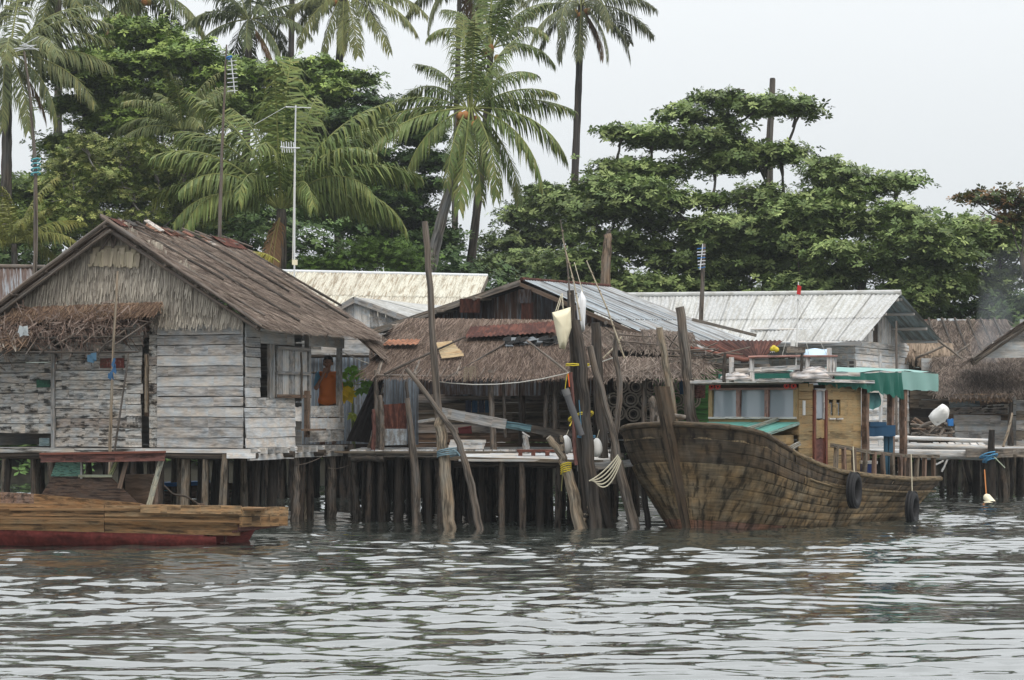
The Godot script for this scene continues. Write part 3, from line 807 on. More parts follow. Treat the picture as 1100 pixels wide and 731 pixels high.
# ---------- old boat with the red bottom ----------
func left_boat() -> void:
	var d := 27.3
	var o := thing("wooden_boat", "old orange-brown wooden boat with red bottom, moored before the plank house", "boat", W(100, 587))
	var D := -0.0
	# side strakes, near side; the boat runs on past the left edge of the picture
	var st := [[546.0, 546.0, 554.5, 556.0], [555.0, 556.5, 563.0, 565.0], [563.5, 565.5, 569.5, 576.0]]
	for q in 3:
		var e: Array = st[q]
		for s in 3:
			var x0 := -180.0 + s * 146.0
			var x1 := x0 + 145.3
			var f := func(x: float, a: float, b: float) -> float: return lerpf(a, b, clampf(x / 258.0, -0.7, 1.0))
			var b := MB.new()
			var dd := d - 0.03 * (2 - q)
			b.slab(P(x0, f.call(x0, e[2] , e[3]), dd), P(x1, f.call(x1, e[2], e[3]), dd), P(x1, f.call(x1, e[0] - 5.0, e[1]), dd), P(x0, f.call(x0, e[0] - 5.0, e[1]), dd), 0.05, Color.WHITE, q * 0.3, q * 0.3 + 0.2)
			wpart(o, "strake", b, M.orange_wood[(q + s) % 3])
	# rubbing rail and stern platform
	var tl := P(258, 545.5, d - 0.12)
	var tr := P(308, 545.0, d + 1.1)
	var up := Vector3(0, 0.13, 0)
	plank(o, "stern_board", M.orange_wood[2], (tl + tr) / 2 - up * 0.45, tr - tl, up, 0.05)
	plank(o, "stern_board", M.orange_wood[0], (tl + tr) / 2 - up * 1.55, tr - tl - (tr - tl) * 0.02, up * 1.05, 0.045)
	plank(o, "rubbing_rail", M.orange_wood[2], P(205, 547.5, d - 0.1), P(258, 547.5, d - 0.1) - P(150, 546.5, d - 0.1), Vector3(0, 0.12, 0), 0.06)
	plank(o, "rubbing_rail", M.orange_wood[1], P(40, 557, d - 0.1), P(258, 561, d - 0.1) - P(-178, 553, d - 0.1), Vector3(0, 0.035, 0), 0.04)
	for q in 4:
		var z := d + 0.05 + q * 0.3
		plank(o, "deck_board", M.orange_wood[(q + 1) % 3], P(60, 545.5, z) + Vector3(0, -0.02, 0), P(285, 545, z) - P(-165, 545, z), Vector3(0, 0, -0.28), 0.03)
	# hull bottom, red, tapering to the stern; the far side closes it
	var rows := []
	for q in 13:
		var f := q / 12.0
		var px := lerpf(-180.0, 232.0, f)
		var near_top := P(px, lerpf(568.0, 577.0, clampf(px / 232.0, -0.5, 1)), d + 0.02)
		var wdt := 1.35
		var low := 0.42
		rows.append([near_top, near_top + Vector3(0, -0.12, -0.02), near_top + Vector3(0, -low, -0.45), near_top + Vector3(0, -low - 0.06, -wdt / 2), near_top + Vector3(0, -low, -wdt + 0.4), near_top + Vector3(0, 0.0, -wdt), near_top + Vector3(0, 0.35, -wdt - 0.05)])
	var hb := MB.new()
	hb.grid(rows, Color.WHITE, true)
	wpart(o, "hull_bottom", hb, M.red_bottom)
	# sternpost, rudder
	var sb := MB.new()
	sb.slab(P(214, 590, d + 0.3), P(262, 590, d + 0.5), P(276, 566, d + 0.6), P(222, 572, d + 0.3), 0.09)
	wpart(o, "skeg", sb, M.red_bottom)
	var rb := MB.new()
	rb.slab(P(258, 571, d - 0.05), P(300, 566, d + 1.0), P(300, 562, d + 1.0), P(258, 564, d - 0.05), 0.04)
	wpart(o, "stern_counter", rb, M.maroon)
	rb = MB.new()
	rb.slab(P(222, 577, d + 0.2), P(262, 572, d + 0.5), P(304, 565, d + 1.0), P(256, 572, d - 0.05), 0.03)
	wpart(o, "counter_board", rb, M.maroon)
	rod(o, "rudder_stock", M.maroon, P(241, 590, d + 0.24), P(243, 567, d + 0.2), 0.018)
	plank(o, "rudder_pintle", M.maroon, P(241, 583.5, d + 0.22), Vector3(0.12, 0, 0), Vector3(0, 0.03, 0), 0.04)
	# cabin
	var z0 := d + 0.12
	var z1 := d + 1.05
	var body := [[-180, 546, 528], [-60, 546, 526], [0, 546, 529], [36, 546, 531], [150, 547, 541], [166, 547, 546]]
	for q in body.size() - 1:
		var a: Array = body[q]
		var c: Array = body[q + 1]
		var b := MB.new()
		b.slab(P(a[0], a[1], z0), P(c[0], c[1], z0), P(c[0], c[2] if q < 4 else 546, z0), P(a[0], a[2], z0), 0.04, Color.WHITE, 0.1 * q, 0.1 * q + 0.2)
		wpart(o, "coaming_board", b, M.orange_wood[1] if q % 2 else M.brown[1])
	var cab := holder(o, "cabin")
	for z in [z0 + 0.05, z1]:
		var b := MB.new()
		b.slab(P(36, 545, z), P(152, 545, z), P(118, 512, z), P(56, 512, z), 0.03)
		wpart(cab, "side_board", b, mat(lin(0.13, 0.09, 0.07), 0.85, T.worn))
		b = MB.new()
		b.slab(P(54, 512, z), P(86, 512, z), P(86, 496, z), P(60, 496, z), 0.03)
		wpart(cab, "side_panel", b, mat(lin(0.2, 0.4, 0.32), 0.8, T.worn))
		plank(cab, "window_sill", mat(lin(0.5, 0.53, 0.4), 0.8, T.worn), P(102, 511.6, z - 0.03), P(120, 511.5, z) - P(84, 511.5, z), Vector3(0, 0.035, 0), 0.04)
		plank(cab, "window_post", M.white_worn, P(87, 505, z - 0.02), Vector3(0, 0.25, 0), Vector3(0.025, 0, 0), 0.03)
		plank(cab, "window_post", mat(lin(0.42, 0.44, 0.22), 0.8, T.worn), P(122, 502, z - 0.02), P(126, 494, z) - P(118, 512, z), Vector3(0.06, 0, 0), 0.03)
	for q in 3:
		plank(cab, "roof_board", M.maroon if q else M.red_brown, P(110, 490.5, d + 0.15 + q * 0.35), P(175, 488.5, d) - P(44, 489.5, d), Vector3(0.0, 0.0, -0.34), 0.03)
	plank(cab, "roof_fascia", M.maroon, P(110, 491.5, d - 0.03), P(176, 490, d) - P(43, 492, d), Vector3(0, 0.13, 0), 0.03)
	plank(cab, "roof_fascia", M.red_brown, P(110, 486.8, d - 0.05), P(177, 485.5, d) - P(42, 487.5, d), Vector3(0, 0.03, 0), 0.06)
	for z in [d + 0.05, z1]:
		plank(cab, "slanting_post", mat(lin(0.46, 0.45, 0.36), 0.8, T.worn), P(167, 517, z), P(174, 491, z) - P(160, 543, z), Vector3(0.075, 0, 0), 0.05)
		plank(cab, "roof_post", M.brown[2], P(132, 510, z + 0.03), P(136, 494, z) - P(128, 524, z), Vector3(0.06, 0, 0), 0.05)
	var en := thing("engine_box", "dark wooden box inside the old orange-brown boat", "box", P(150, 545, d + 0.7))
	for s in [[P(150, 527, d + 0.55), Vector3(0.42, 0, 0), Vector3(0, 0.45, 0)], [P(150, 527, d + 0.95), Vector3(0.42, 0, 0), Vector3(0, 0.45, 0)], [P(150, 511, d + 0.75), Vector3(0.44, 0, 0), Vector3(0, 0, -0.42)], [P(134, 527, d + 0.75), Vector3(0, 0, -0.4), Vector3(0, 0.45, 0)], [P(166, 527, d + 0.75), Vector3(0, 0, -0.4), Vector3(0, 0.45, 0)]]:
		plank(en, "board", M.brown[2], s[0], s[1], s[2], 0.025)
	var ti := thing("tiller_bar", "bent dark tiller bar at the stern of the orange-brown boat", "tiller", P(216, 542, d + 0.7))
	tube(ti, "bar", M.pole_dark, smooth([P(216, 544, d + 0.7), P(200, 534, d + 0.7), P(186, 531, d + 0.7), P(176, 522, d + 0.7)]), 0.014)
	plank(ti, "bracket", M.brown[2], P(216, 543, d + 0.7), Vector3(0.1, 0, 0), Vector3(0, 0.05, 0), 0.05)
	# the boat lying behind it, of which a green-blue cabin and a blue tarpaulin show between the piles
	var bb := thing("beached_boat", "blue-topped boat half hidden behind the dark piles under the plank house", "boat", Vector3(P(205, 520, 34.4).x, 0, -36.2))
	for q in 3:
		plank(bb, "strake", M.brown[q], P(195, 541 - q * 9, 36.2), P(250, 540, 36.2) - P(140, 540, 36.2), Vector3(0, 0.15, 0), 0.03)
	plank(bb, "tarpaulin", M.blue, P(195, 520, 36.3), P(232, 519, 36.3) - P(176, 521, 36.3), Vector3(0, 0.07, 0), 0.5)
	plank(bb, "cabin_side", M.teal, P(172, 526, 36.2), P(186, 526, 36.2) - P(160, 526, 36.2), Vector3(0, 0.14, 0), 0.03)

# ---------- person ----------
func sdf_mesh(caps: Array, lo: Vector3, hi: Vector3, cell: float, blend: float) -> MB:   # caps: [a, b, ra, rb]; surface nets
	var nx := int((hi.x - lo.x) / cell) + 2
	var ny := int((hi.y - lo.y) / cell) + 2
	var nzz := int((hi.z - lo.z) / cell) + 2
	var f := PackedFloat32Array()
	f.resize(nx * ny * nzz)
	f.fill(1.0)
	for c in caps:
		var a: Vector3 = c[0]
		var b: Vector3 = c[1]
		var pad: float = maxf(c[2], c[3]) + blend + cell * 2.0
		var l := ((a.min(b) - Vector3.ONE * pad - lo) / cell).floor()
		var h := ((a.max(b) + Vector3.ONE * pad - lo) / cell).ceil()
		var ab := b - a
		var il := 1.0 / maxf(ab.length_squared(), 1e-9)
		for z in range(maxi(0, int(l.z)), mini(nzz, int(h.z) + 1)):
			for y in range(maxi(0, int(l.y)), mini(ny, int(h.y) + 1)):
				for x in range(maxi(0, int(l.x)), mini(nx, int(h.x) + 1)):
					var p := lo + Vector3(x, y, z) * cell
					var t := clampf((p - a).dot(ab) * il, 0, 1)
					var s: float = (p - a - ab * t).length() - lerpf(c[2], c[3], t)
					var k := (z * ny + y) * nx + x
					var o := f[k]
					var hh := maxf(blend - absf(o - s), 0.0) / blend
					f[k] = minf(o, s) - hh * hh * blend * 0.25
	var m := MB.new()
	var id := PackedInt32Array()
	id.resize(f.size())
	id.fill(-1)
	var off := [0, 1, nx, nx + 1, nx * ny, nx * ny + 1, nx * ny + nx, nx * ny + nx + 1]
	for z in nzz - 1:
		for y in ny - 1:
			for x in nx - 1:
				var k := (z * ny + y) * nx + x
				var neg := 0
				for q in 8:
					if f[k + off[q]] < 0.0: neg += 1
				if neg == 0 or neg == 8:
					continue
				var sum := Vector3.ZERO
				var cnt := 0
				for e in [[0, 1], [2, 3], [4, 5], [6, 7], [0, 2], [1, 3], [4, 6], [5, 7], [0, 4], [1, 5], [2, 6], [3, 7]]:
					var va := f[k + off[e[0]]]
					var vb := f[k + off[e[1]]]
					if (va < 0.0) != (vb < 0.0):
						var pa := Vector3(e[0] & 1, (e[0] >> 1) & 1, e[0] >> 2)
						var pb := Vector3(e[1] & 1, (e[1] >> 1) & 1, e[1] >> 2)
						sum += pa.lerp(pb, va / (va - vb))
						cnt += 1
				id[k] = m.v.size()
				m.v.append(lo + (Vector3(x, y, z) + sum / cnt) * cell)
				m.n.append(Vector3(f[k + 1] - f[k], f[k + nx] - f[k], f[k + nx * ny] - f[k]).normalized())
				m.c.append(Color.WHITE)
				m.t.append(Vector2.ZERO)
	for z in range(1, nzz - 1):
		for y in range(1, ny - 1):
			for x in range(1, nx - 1):
				var k := (z * ny + y) * nx + x
				for ax in 3:
					var st: int = [1, nx, nx * ny][ax]
					var va := f[k]
					var vb := f[k + st]
					if (va < 0.0) == (vb < 0.0):
						continue
					var u: int = [nx, nx * ny, 1][ax]
					var w: int = [nx * ny, 1, nx][ax]
					var a := id[k - u - w]
					var b := id[k - w]
					var c := id[k]
					var e := id[k - u]
					if a < 0 or b < 0 or c < 0 or e < 0:
						continue
					if va < 0.0:
						m.i.append_array([a, c, b, a, e, c])
					else:
						m.i.append_array([a, b, c, a, c, e])
	return m
func person() -> void:
	# stands on the porch floor, facing the water, right hand raised to the mouth
	var at := hp(-0.3, 1.285, -3.78)
	var o := thing("person", "person in an orange shirt with blue sleeve, hand to mouth, on the porch", "person", at, deg_to_rad(-6.0))
	o.scale = Vector3.ONE * 0.95
	var s := 1.0
	var X := func(x: float, y: float, z: float) -> Vector3: return Vector3(x, y, z) * s
	var skin := mat(lin(0.3, 0.165, 0.11), 0.55)
	skin.subsurf_scatter_enabled = true
	skin.subsurf_scatter_strength = 0.05
	var caps := []
	# legs, trunk, neck
	for k in [-1.0, 1.0]:
		caps.append([X.call(0.09 * k, 0.88, 0), X.call(0.1 * k, 0.48, 0.02), 0.085, 0.058])
		caps.append([X.call(0.1 * k, 0.48, 0.02), X.call(0.1 * k, 0.08, -0.02), 0.055, 0.038])
		caps.append([X.call(0.1 * k, 0.05, -0.04), X.call(0.12 * k, 0.035, 0.14), 0.04, 0.028])
		caps.append([X.call(0.07 * k, 1.32, -0.01), X.call(0.17 * k, 1.34, -0.01), 0.06, 0.055])
	caps.append([X.call(-0.06, 0.92, 0), X.call(0.06, 0.92, 0), 0.09, 0.09])
	caps.append([X.call(0, 0.95, 0), X.call(0, 1.25, 0.0), 0.09, 0.1])
	caps.append([X.call(0, 1.3, 0), X.call(0, 1.47, 0.015), 0.055, 0.05])
	# arm at the side (viewer's right) and the raised one (viewer's left)
	caps.append([X.call(0.18, 1.33, -0.01), X.call(0.235, 1.07, -0.03), 0.05, 0.038])
	caps.append([X.call(0.235, 1.07, -0.03), X.call(0.23, 0.84, 0.03), 0.037, 0.027])
	caps.append([X.call(-0.18, 1.33, -0.01), X.call(-0.21, 1.09, 0.09), 0.05, 0.039])
	caps.append([X.call(-0.21, 1.09, 0.09), X.call(-0.055, 1.33, 0.19), 0.037, 0.027])
	var body := sdf_mesh(caps, Vector3(-0.34, -0.02, -0.2), Vector3(0.34, 1.56, 0.32), 0.016, 0.035)
	# head with face, finer
	var hc := []
	hc.append([X.call(0, 1.59, 0.0), X.call(0, 1.56, 0.01), 0.088, 0.08])
	hc.append([X.call(0, 1.52, 0.035), X.call(0, 1.475, 0.055), 0.062, 0.036])
	hc.append([X.call(0, 1.56, 0.095), X.call(0, 1.525, 0.112), 0.009, 0.015])
	for k in [-1.0, 1.0]:
		hc.append([X.call(0.085 * k, 1.565, -0.005), X.call(0.087 * k, 1.525, 0.0), 0.018, 0.012])
		hc.append([X.call(0.012 * k, 1.594, 0.088), X.call(0.045 * k, 1.592, 0.072), 0.01, 0.009])
		hc.append([X.call(0.03 * k, 1.535, 0.07), X.call(0.04 * k, 1.53, 0.06), 0.022, 0.02])
	hc.append([X.call(-0.018, 1.49, 0.098), X.call(0.018, 1.49, 0.098), 0.01, 0.01])
	hc.append([X.call(0, 1.36, 0.0), X.call(0, 1.5, 0.015), 0.05, 0.05])
	var head := sdf_mesh(hc, Vector3(-0.13, 1.36, -0.13), Vector3(0.13, 1.72, 0.15), 0.006, 0.014)
	# hands: palm, four fingers curled to the mouth, thumb
	var hh := []
	var pw: Vector3 = X.call(-0.055, 1.335, 0.19)
	hh.append([pw, pw + Vector3(0.025, 0.07, 0.0), 0.026, 0.03])
	for q in 4:
		var r: Vector3 = pw + Vector3(0.0 + 0.016 * q, 0.085 + 0.006 * sin(q * 1.2), 0.012 - 0.006 * q)
		var k1 := r + Vector3(0.012, 0.03 - 0.003 * q, 0.008)
		var k2 := k1 + Vector3(0.02, 0.012, -0.022)
		hh.append([r, k1, 0.0085, 0.008]); hh.append([k1, k2, 0.008, 0.007]); hh.append([k2, k2 + Vector3(0.008, -0.016, -0.008), 0.007, 0.006])
	hh.append([pw + Vector3(0.02, 0.03, -0.02), pw + Vector3(0.055, 0.065, -0.022), 0.011, 0.009])
	hh.append([pw + Vector3(0.055, 0.065, -0.022), pw + Vector3(0.06, 0.092, -0.02), 0.009, 0.007])
	var lw: Vector3 = X.call(0.23, 0.84, 0.03)
	hh.append([lw, lw + Vector3(0.0, -0.075, 0.012), 0.025, 0.03])
	for q in 4:
		var r: Vector3 = lw + Vector3(0.003, -0.09, 0.04 - 0.018 * q)
		var k1 := r + Vector3(-0.006, -0.035 + 0.004 * absf(q - 1.3), 0.003)
		hh.append([r, k1, 0.0085, 0.008]); hh.append([k1, k1 + Vector3(-0.018, -0.03, 0.004), 0.008, 0.006])
	hh.append([lw + Vector3(-0.01, -0.03, 0.03), lw + Vector3(-0.02, -0.08, 0.055), 0.011, 0.008])
	var hands_r := sdf_mesh(hh.slice(0, 15), pw - Vector3(0.07, 0.06, 0.08), pw + Vector3(0.13, 0.18, 0.08), 0.005, 0.007)
	var hands_l := sdf_mesh(hh.slice(15), lw - Vector3(0.08, 0.2, 0.07), lw + Vector3(0.07, 0.06, 0.1), 0.005, 0.007)
	for e in [head, hands_r, hands_l]:
		var k: int = body.v.size()
		body.v.append_array(e.v); body.n.append_array(e.n); body.c.append_array(e.c); body.t.append_array(e.t)
		for q in e.i:
			body.i.append(q + k)
	var xf := o.global_transform
	put(o, "body", body.done(), skin, xf)
	# eyes
	for k in [-1.0, 1.0]:
		var sm := SphereMesh.new()
		sm.radius = 0.011; sm.height = 0.022; sm.radial_segments = 8; sm.rings = 5
		put(o, "eye", sm, mat(lin(0.06, 0.05, 0.045), 0.2), xf * Transform3D(Basis(), Vector3(0.03 * k, 1.575, 0.078)))
	# shirt, sleeve, shorts, hair
	var sc := []
	for k in [-1.0, 1.0]:
		sc.append([X.call(0.05 * k, 1.33, 0.0), X.call(0.16 * k, 1.34, -0.01), 0.07, 0.064])
		sc.append([X.call(0.07 * k, 0.86, 0.0), X.call(0.07 * k, 1.22, 0.0), 0.1, 0.098])
	sc.append([X.call(-0.085, 0.84, 0.0), X.call(0.085, 0.84, 0.0), 0.11, 0.11])
	sc.append([X.call(-0.03, 1.0, 0.03), X.call(0.03, 1.22, 0.03), 0.105, 0.1])
	var shirt := sdf_mesh(sc, Vector3(-0.32, 0.7, -0.2), Vector3(0.32, 1.46, 0.26), 0.014, 0.04)
	for q in shirt.v.size():
		shirt.v[q] += Vector3(0, 0, 0.006 * sin(shirt.v[q].x * 38.0 + shirt.v[q].y * 14.0))
	put(o, "shirt", shirt.done(), mat(lin(0.62, 0.17, 0.035), 0.9), xf)
	for k in [-1.0, 1.0]:
		var e: Vector3 = X.call(-0.205, 1.13, 0.07) if k < 0 else X.call(0.228, 1.12, -0.025)
		var sl := sdf_mesh([[X.call(0.18 * k, 1.335, -0.01), e, 0.07, 0.058]], Vector3(-0.34, 1.0, -0.13), Vector3(0.34, 1.46, 0.2), 0.014, 0.02)
		put(o, "sleeve", sl.done(), mat(lin(0.12, 0.3, 0.45), 0.9) if k < 0 else mat(lin(0.6, 0.15, 0.025), 0.9), xf)
	var sh := []
	for k in [-1.0, 1.0]:
		sh.append([X.call(0.085 * k, 0.9, 0), X.call(0.105 * k, 0.5, 0.015), 0.09, 0.09])
	put(o, "shorts", sdf_mesh(sh, Vector3(-0.26, 0.36, -0.18), Vector3(0.26, 1.04, 0.18), 0.016, 0.03).done(), mat(lin(0.11, 0.07, 0.045), 0.9), xf)
	var hr := [[X.call(0, 1.625, -0.02), X.call(0, 1.585, -0.04), 0.09, 0.088], [X.call(-0.03, 1.66, 0.035), X.call(0.03, 1.66, 0.035), 0.048, 0.048], [X.call(-0.075, 1.6, 0.02), X.call(-0.08, 1.57, 0.0), 0.02, 0.014], [X.call(0.075, 1.6, 0.02), X.call(0.08, 1.57, 0.0), 0.02, 0.014]]
	put(o, "hair", sdf_mesh(hr, Vector3(-0.14, 1.44, -0.16), Vector3(0.14, 1.76, 0.13), 0.008, 0.02).done(), mat(lin(0.012, 0.01, 0.009), 0.6), xf)

# ---------- tin shed, thatched lean-to, jetty ----------
func tin_shed() -> void:
	var o := thing("tin_shed", "weathered corrugated tin shed with a low pale metal gable roof", "shed", Vector3(0.2, 0, -38.0))
	var ap := P(560, 304, 37.0)
	var left := P(398, 358, 38.8)
	var right := P(752, 385, 35.0)
	var back := (P(655, 309, 40.0) - ap)
	var inw := back.normalized()
	# gable wall of upright sheets, tops cut to the rake
	var low_l := P(405, 400, 38.6) + inw * 0.25
	var n := 13
	for q in n:
		var f0 := q / float(n)
		var f1 := (q + 1.06) / float(n)
		var top := func(f: float) -> Vector3:
			var x := lerpf(-0.98, 0.98, f)
			return (ap.lerp(left, -x) if x < 0 else ap.lerp(right, x)) + inw * 0.3 - Vector3(0, 0.06, 0)
		var t0: Vector3 = top.call(f0)
		var t1: Vector3 = top.call(minf(f1, 1.0))
		var b0 := Vector3(t0.x, 2.2, t0.z)
		var b1 := Vector3(t1.x, 2.2, t1.z)
		var mid := q == n / 2
		if f0 < 0.5 and f1 > 0.5:
			t0 = t0.lerp(t1, 0.02)
		corr(o, "wall_sheet", M.rusty[1] if q in [4, 7] and false else M.dull[(q * 5) % 3], b0, b1, t1, t0)
	# patches of rusty tin nailed on the gable
	corr(o, "wall_patch", M.rusty[1], P(494, 336, 37.35), P(516, 336, 37.2), P(516, 321, 37.2), P(494, 321, 37.35))
	corr(o, "wall_patch", M.rusty[1], P(560, 350, 36.9), P(573, 350, 36.8), P(573, 325, 36.8), P(560, 325, 36.9))
	corr(o, "wall_patch", M.dull[2], P(557, 326, 36.9), P(571, 326, 36.8), P(571, 311, 36.8), P(557, 311, 36.9))
	# roof: right slope in pale tin, left slope dark
	sheet_roof(o, M.steel, ap + Vector3(0, 0.05, 0), ap + back, right + back * 0.95 + Vector3(0, 0.1, 0), right, 5, 2)
	sheet_roof(o, M.dull, ap + back, ap + Vector3(0, 0.04, 0), left, left + back, 4, 2)
	tube(o, "ridge_cap", M.rusty[0], [ap + Vector3(0, 0.07, 0), ap + back * 1.0 + Vector3(0, 0.03, 0)], 0.04)
	plank(o, "barge_board", M.dark[1], (ap + left) / 2 - inw * 0.04, left - ap, Vector3(0, 0.12, 0), 0.04)
	plank(o, "barge_board", M.brown[2], (ap + right) / 2 - inw * 0.04 - Vector3(0, 0.03, 0), right - ap, Vector3(0, 0.08, 0), 0.04)
	for f in [0.25, 0.5, 0.8]:
		rod(o, "purlin", M.dark[1], ap.lerp(left, f) - inw * 0.3 - Vector3(0, 0.06, 0), ap.lerp(left, f) + back - Vector3(0, 0.06, 0), 0.035)
		rod(o, "purlin", M.dark[1], ap.lerp(right, f) - inw * 0.1 - Vector3(0, 0.06, 0), ap.lerp(right, f) + back - Vector3(0, 0.06, 0), 0.035)
	# rafter lying on the far roof edge
	plank(o, "roof_batten", M.dark[0], P(778, 352, 37.0), P(806, 362, 36.8) - P(738, 345, 37.4), Vector3(0, 0.06, 0), 0.05)
	# side and back walls
	boards(o, "side_wall_board", M.dark, P(742, 470, 35.3) + inw * 0.3, P(742, 470, 35.3) + back, P(742, 392, 35.3) + back, P(742, 392, 35.3) + inw * 0.3, 7)
	# the rusty awning that carries the roof on to the right
	var a0 := P(700, 361, 34.6)
	sheet_roof(o, M.rusty, P(738, 366, 35.4), P(842, 366, 36.6), P(822, 384, 35.2), P(795, 386, 34.4), 3, 1, "awning_sheet")
	tube(o, "awning_edge", M.red_brown, [P(742, 374, 34.5), P(800, 387, 34.35), P(806, 386, 34.4)], 0.04)
	for a in [[412, 39.0], [480, 38.4], [560, 37.4], [640, 36.6], [738, 35.4]]:
		rod(o, "pile", M.pile[1], P(a[0], 560, a[1]) * Vector3(1, 0, 1) + Vector3(0, -0.5, 0), P(a[0], 395, a[1]), 0.07)

func lean_to() -> void:
	var o := thing("thatched_lean_to", "open-fronted lean-to with brown thatched roof and dark interior, over the water", "lean-to", P(550, 485, 35.0) * Vector3(1, 0, 1))
	var br := [Color(0.1, 0.072, 0.056), Color(0.14, 0.104, 0.083), Color(0.065, 0.047, 0.038), Color(0.18, 0.138, 0.113)]
	thatch(o, M.thatch, P(436, 343, 36.6), P(612, 345, 36.2), P(612, 400, 34.0), P(393, 400, 34.2), 9, 430, br, 0.24, 0.035, 0.0085, 2.2)
	var gb := [Color(0.18, 0.145, 0.12), Color(0.13, 0.1, 0.082), Color(0.09, 0.07, 0.058), Color(0.23, 0.19, 0.16)]
	thatch(o, M.thatch, P(610, 350, 36.2), P(745, 358, 35.6), P(742, 372, 35.0), P(610, 366, 35.3), 2, 300, gb, 0.35, 0.06, 0.009, 2.0)
	thatch(o, M.thatch, P(610, 366, 35.3), P(652, 370, 35.0), P(652, 400, 34.0), P(610, 400, 34.0), 5, 400, br, 0.25, 0.06, 0.0085, 2.0)
	thatch(o, M.thatch, P(648, 384, 34.6), P(760, 386, 34.4), P(756, 402, 33.8), P(648, 402, 34.0), 2, 300, gb, 0.4, 0.07, 0.009, 2.0)
	# eave pole, rafters, battens
	rod(o, "eave_pole", M.stick, P(404, 403.5, 33.95), P(560, 405, 33.85), 0.022)
	rod(o, "eave_pole", M.stick, P(530, 406, 33.85), P(770, 405, 33.7), 0.022)
	for px in [405, 445, 490, 530, 575, 610]:
		rod(o, "rafter", M.dark[1], P(px, 403, 33.95), P(px + 22, 348, 36.5), 0.03)
	for q in 16:
		var px := 402.0 + q * 14.0
		rod(o, "eave_stick", M.stick, P(px + rr(4, 9), 396, 34.15), P(px, 405.5, 33.8), 0.009)
	for a in [[650, 352, 668, 366], [660, 366, 720, 372], [672, 372, 708, 372], [655, 358, 700, 362], [690, 355, 694, 390], [706, 352, 708, 392]]:
		rod(o, "batten", M.stick, P(a[0], a[1], 34.9), P(a[2], a[3], 34.9), 0.016)
	# tangle of bare sticks where the thatch is gone
	for q in 34:
		var x0 := rr(718, 770)
		var y0 := rr(372, 402)
		rod(o, "roof_stick", M.stick if q % 3 else M.pole, P(x0, y0, rr(34.0, 34.8)), P(x0 + rr(-14, 40), y0 + rr(-14, 10), rr(33.9, 34.6)), rr(0.008, 0.016))
	for y in [378, 384, 391, 399]:
		rod(o, "roof_stick", M.pole, P(712, y - 2, 34.2), P(798, y + rr(-4, 3), 34.6), 0.015)
	# front posts
	for a in [[404, 402, 402, 478, 0.05], [527, 402, 531, 488, 0.055], [541, 404, 543, 470, 0.03], [589, 408, 585, 470, 0.04], [596, 405, 596, 474, 0.04], [693, 402, 692, 470, 0.05], [773, 404, 775, 470, 0.05]]:
		log_of(o, "post", M.pole if a[4] > 0.045 else M.pole_dark, [P(a[2], a[3], 33.9), P((a[0] + a[2]) / 2.0 + rr(-1, 1), (a[1] + a[3]) / 2.0, 33.95), P(a[0], a[1] - 4, 34.0)], a[4], a[4] * 0.8, 0.1)
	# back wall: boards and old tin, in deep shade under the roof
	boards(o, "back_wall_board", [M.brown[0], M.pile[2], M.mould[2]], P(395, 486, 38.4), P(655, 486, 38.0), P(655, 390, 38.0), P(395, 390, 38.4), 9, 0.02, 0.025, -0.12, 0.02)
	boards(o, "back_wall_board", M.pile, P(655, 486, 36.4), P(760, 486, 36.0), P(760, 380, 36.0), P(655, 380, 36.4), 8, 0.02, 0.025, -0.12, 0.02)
	boards(o, "end_wall_board", [M.brown[0], M.mould[2]], P(398, 486, 37.0), P(412, 486, 34.6), P(412, 404, 34.6), P(398, 370, 37.0), 8, 0.02, 0.025, -0.1)  # this end wall and the partition are added to darken the inside
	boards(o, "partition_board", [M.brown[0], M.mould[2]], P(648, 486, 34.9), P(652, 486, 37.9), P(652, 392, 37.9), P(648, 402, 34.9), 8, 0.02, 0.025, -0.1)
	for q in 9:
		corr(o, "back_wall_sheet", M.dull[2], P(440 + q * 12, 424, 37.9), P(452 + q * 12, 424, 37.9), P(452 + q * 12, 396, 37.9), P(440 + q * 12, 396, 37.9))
	# green painted wall to the right
	boards(o, "green_wall_board", [M.green_paint], P(702, 462, 35.4), P(776, 462, 35.0), P(776, 396, 35.0), P(702, 396, 35.4), 6)
	# platform: boards running to the back, on beams and piles
	var k := 0
	for px in range(380, 668, 9):
		var a := P(px, 484.5, 33.6)
		var b := P(550 + (px - 550) * 0.91, 481.5, 38.3)
		plank(o, "platform_board", M.grey[k % 4] if k % 3 else M.pale[k % 3], (a + b) / 2, b - a, Vector3(0.135, 0, 0), 0.03)
		k += 1
	plank(o, "platform_beam", M.dark[1], P(450, 488.5, 33.55), P(530, 488.5, 33.5) - P(378, 488.5, 33.6), Vector3(0, 0.09, 0), 0.06)
	plank(o, "platform_beam", M.pile[2], P(450, 486, 33.5), P(560, 486, 33.5) - P(378, 486, 33.6), Vector3(0, 0.035, 0), 0.06)
	rod(o, "platform_beam", M.pole_dark, P(378, 493, 33.6), P(412, 494, 33.5), 0.06)
	for z in [34.6, 35.8, 36.9]:
		rod(o, "platform_beam", M.dark[1], P(378, 490, z), P(670, 490, z), 0.06)
	for r in 4:
		for q in 19:
			if r == 0 and q > 11: continue
			if rng.randf() < 0.12: continue
			var d := 33.6 + r * 1.15 + rr(-0.15, 0.15)
			var px := 398.0 + q * 15.5 + rr(-5, 5)
			var top := P(px, 488, d)
			rod(o, "pile", M.pile[[0, 1, 3, 3][rng.randi() % 4]], Vector3(top.x + rr(-0.08, 0.08), -0.6, top.z), top, rr(0.05, 0.085))
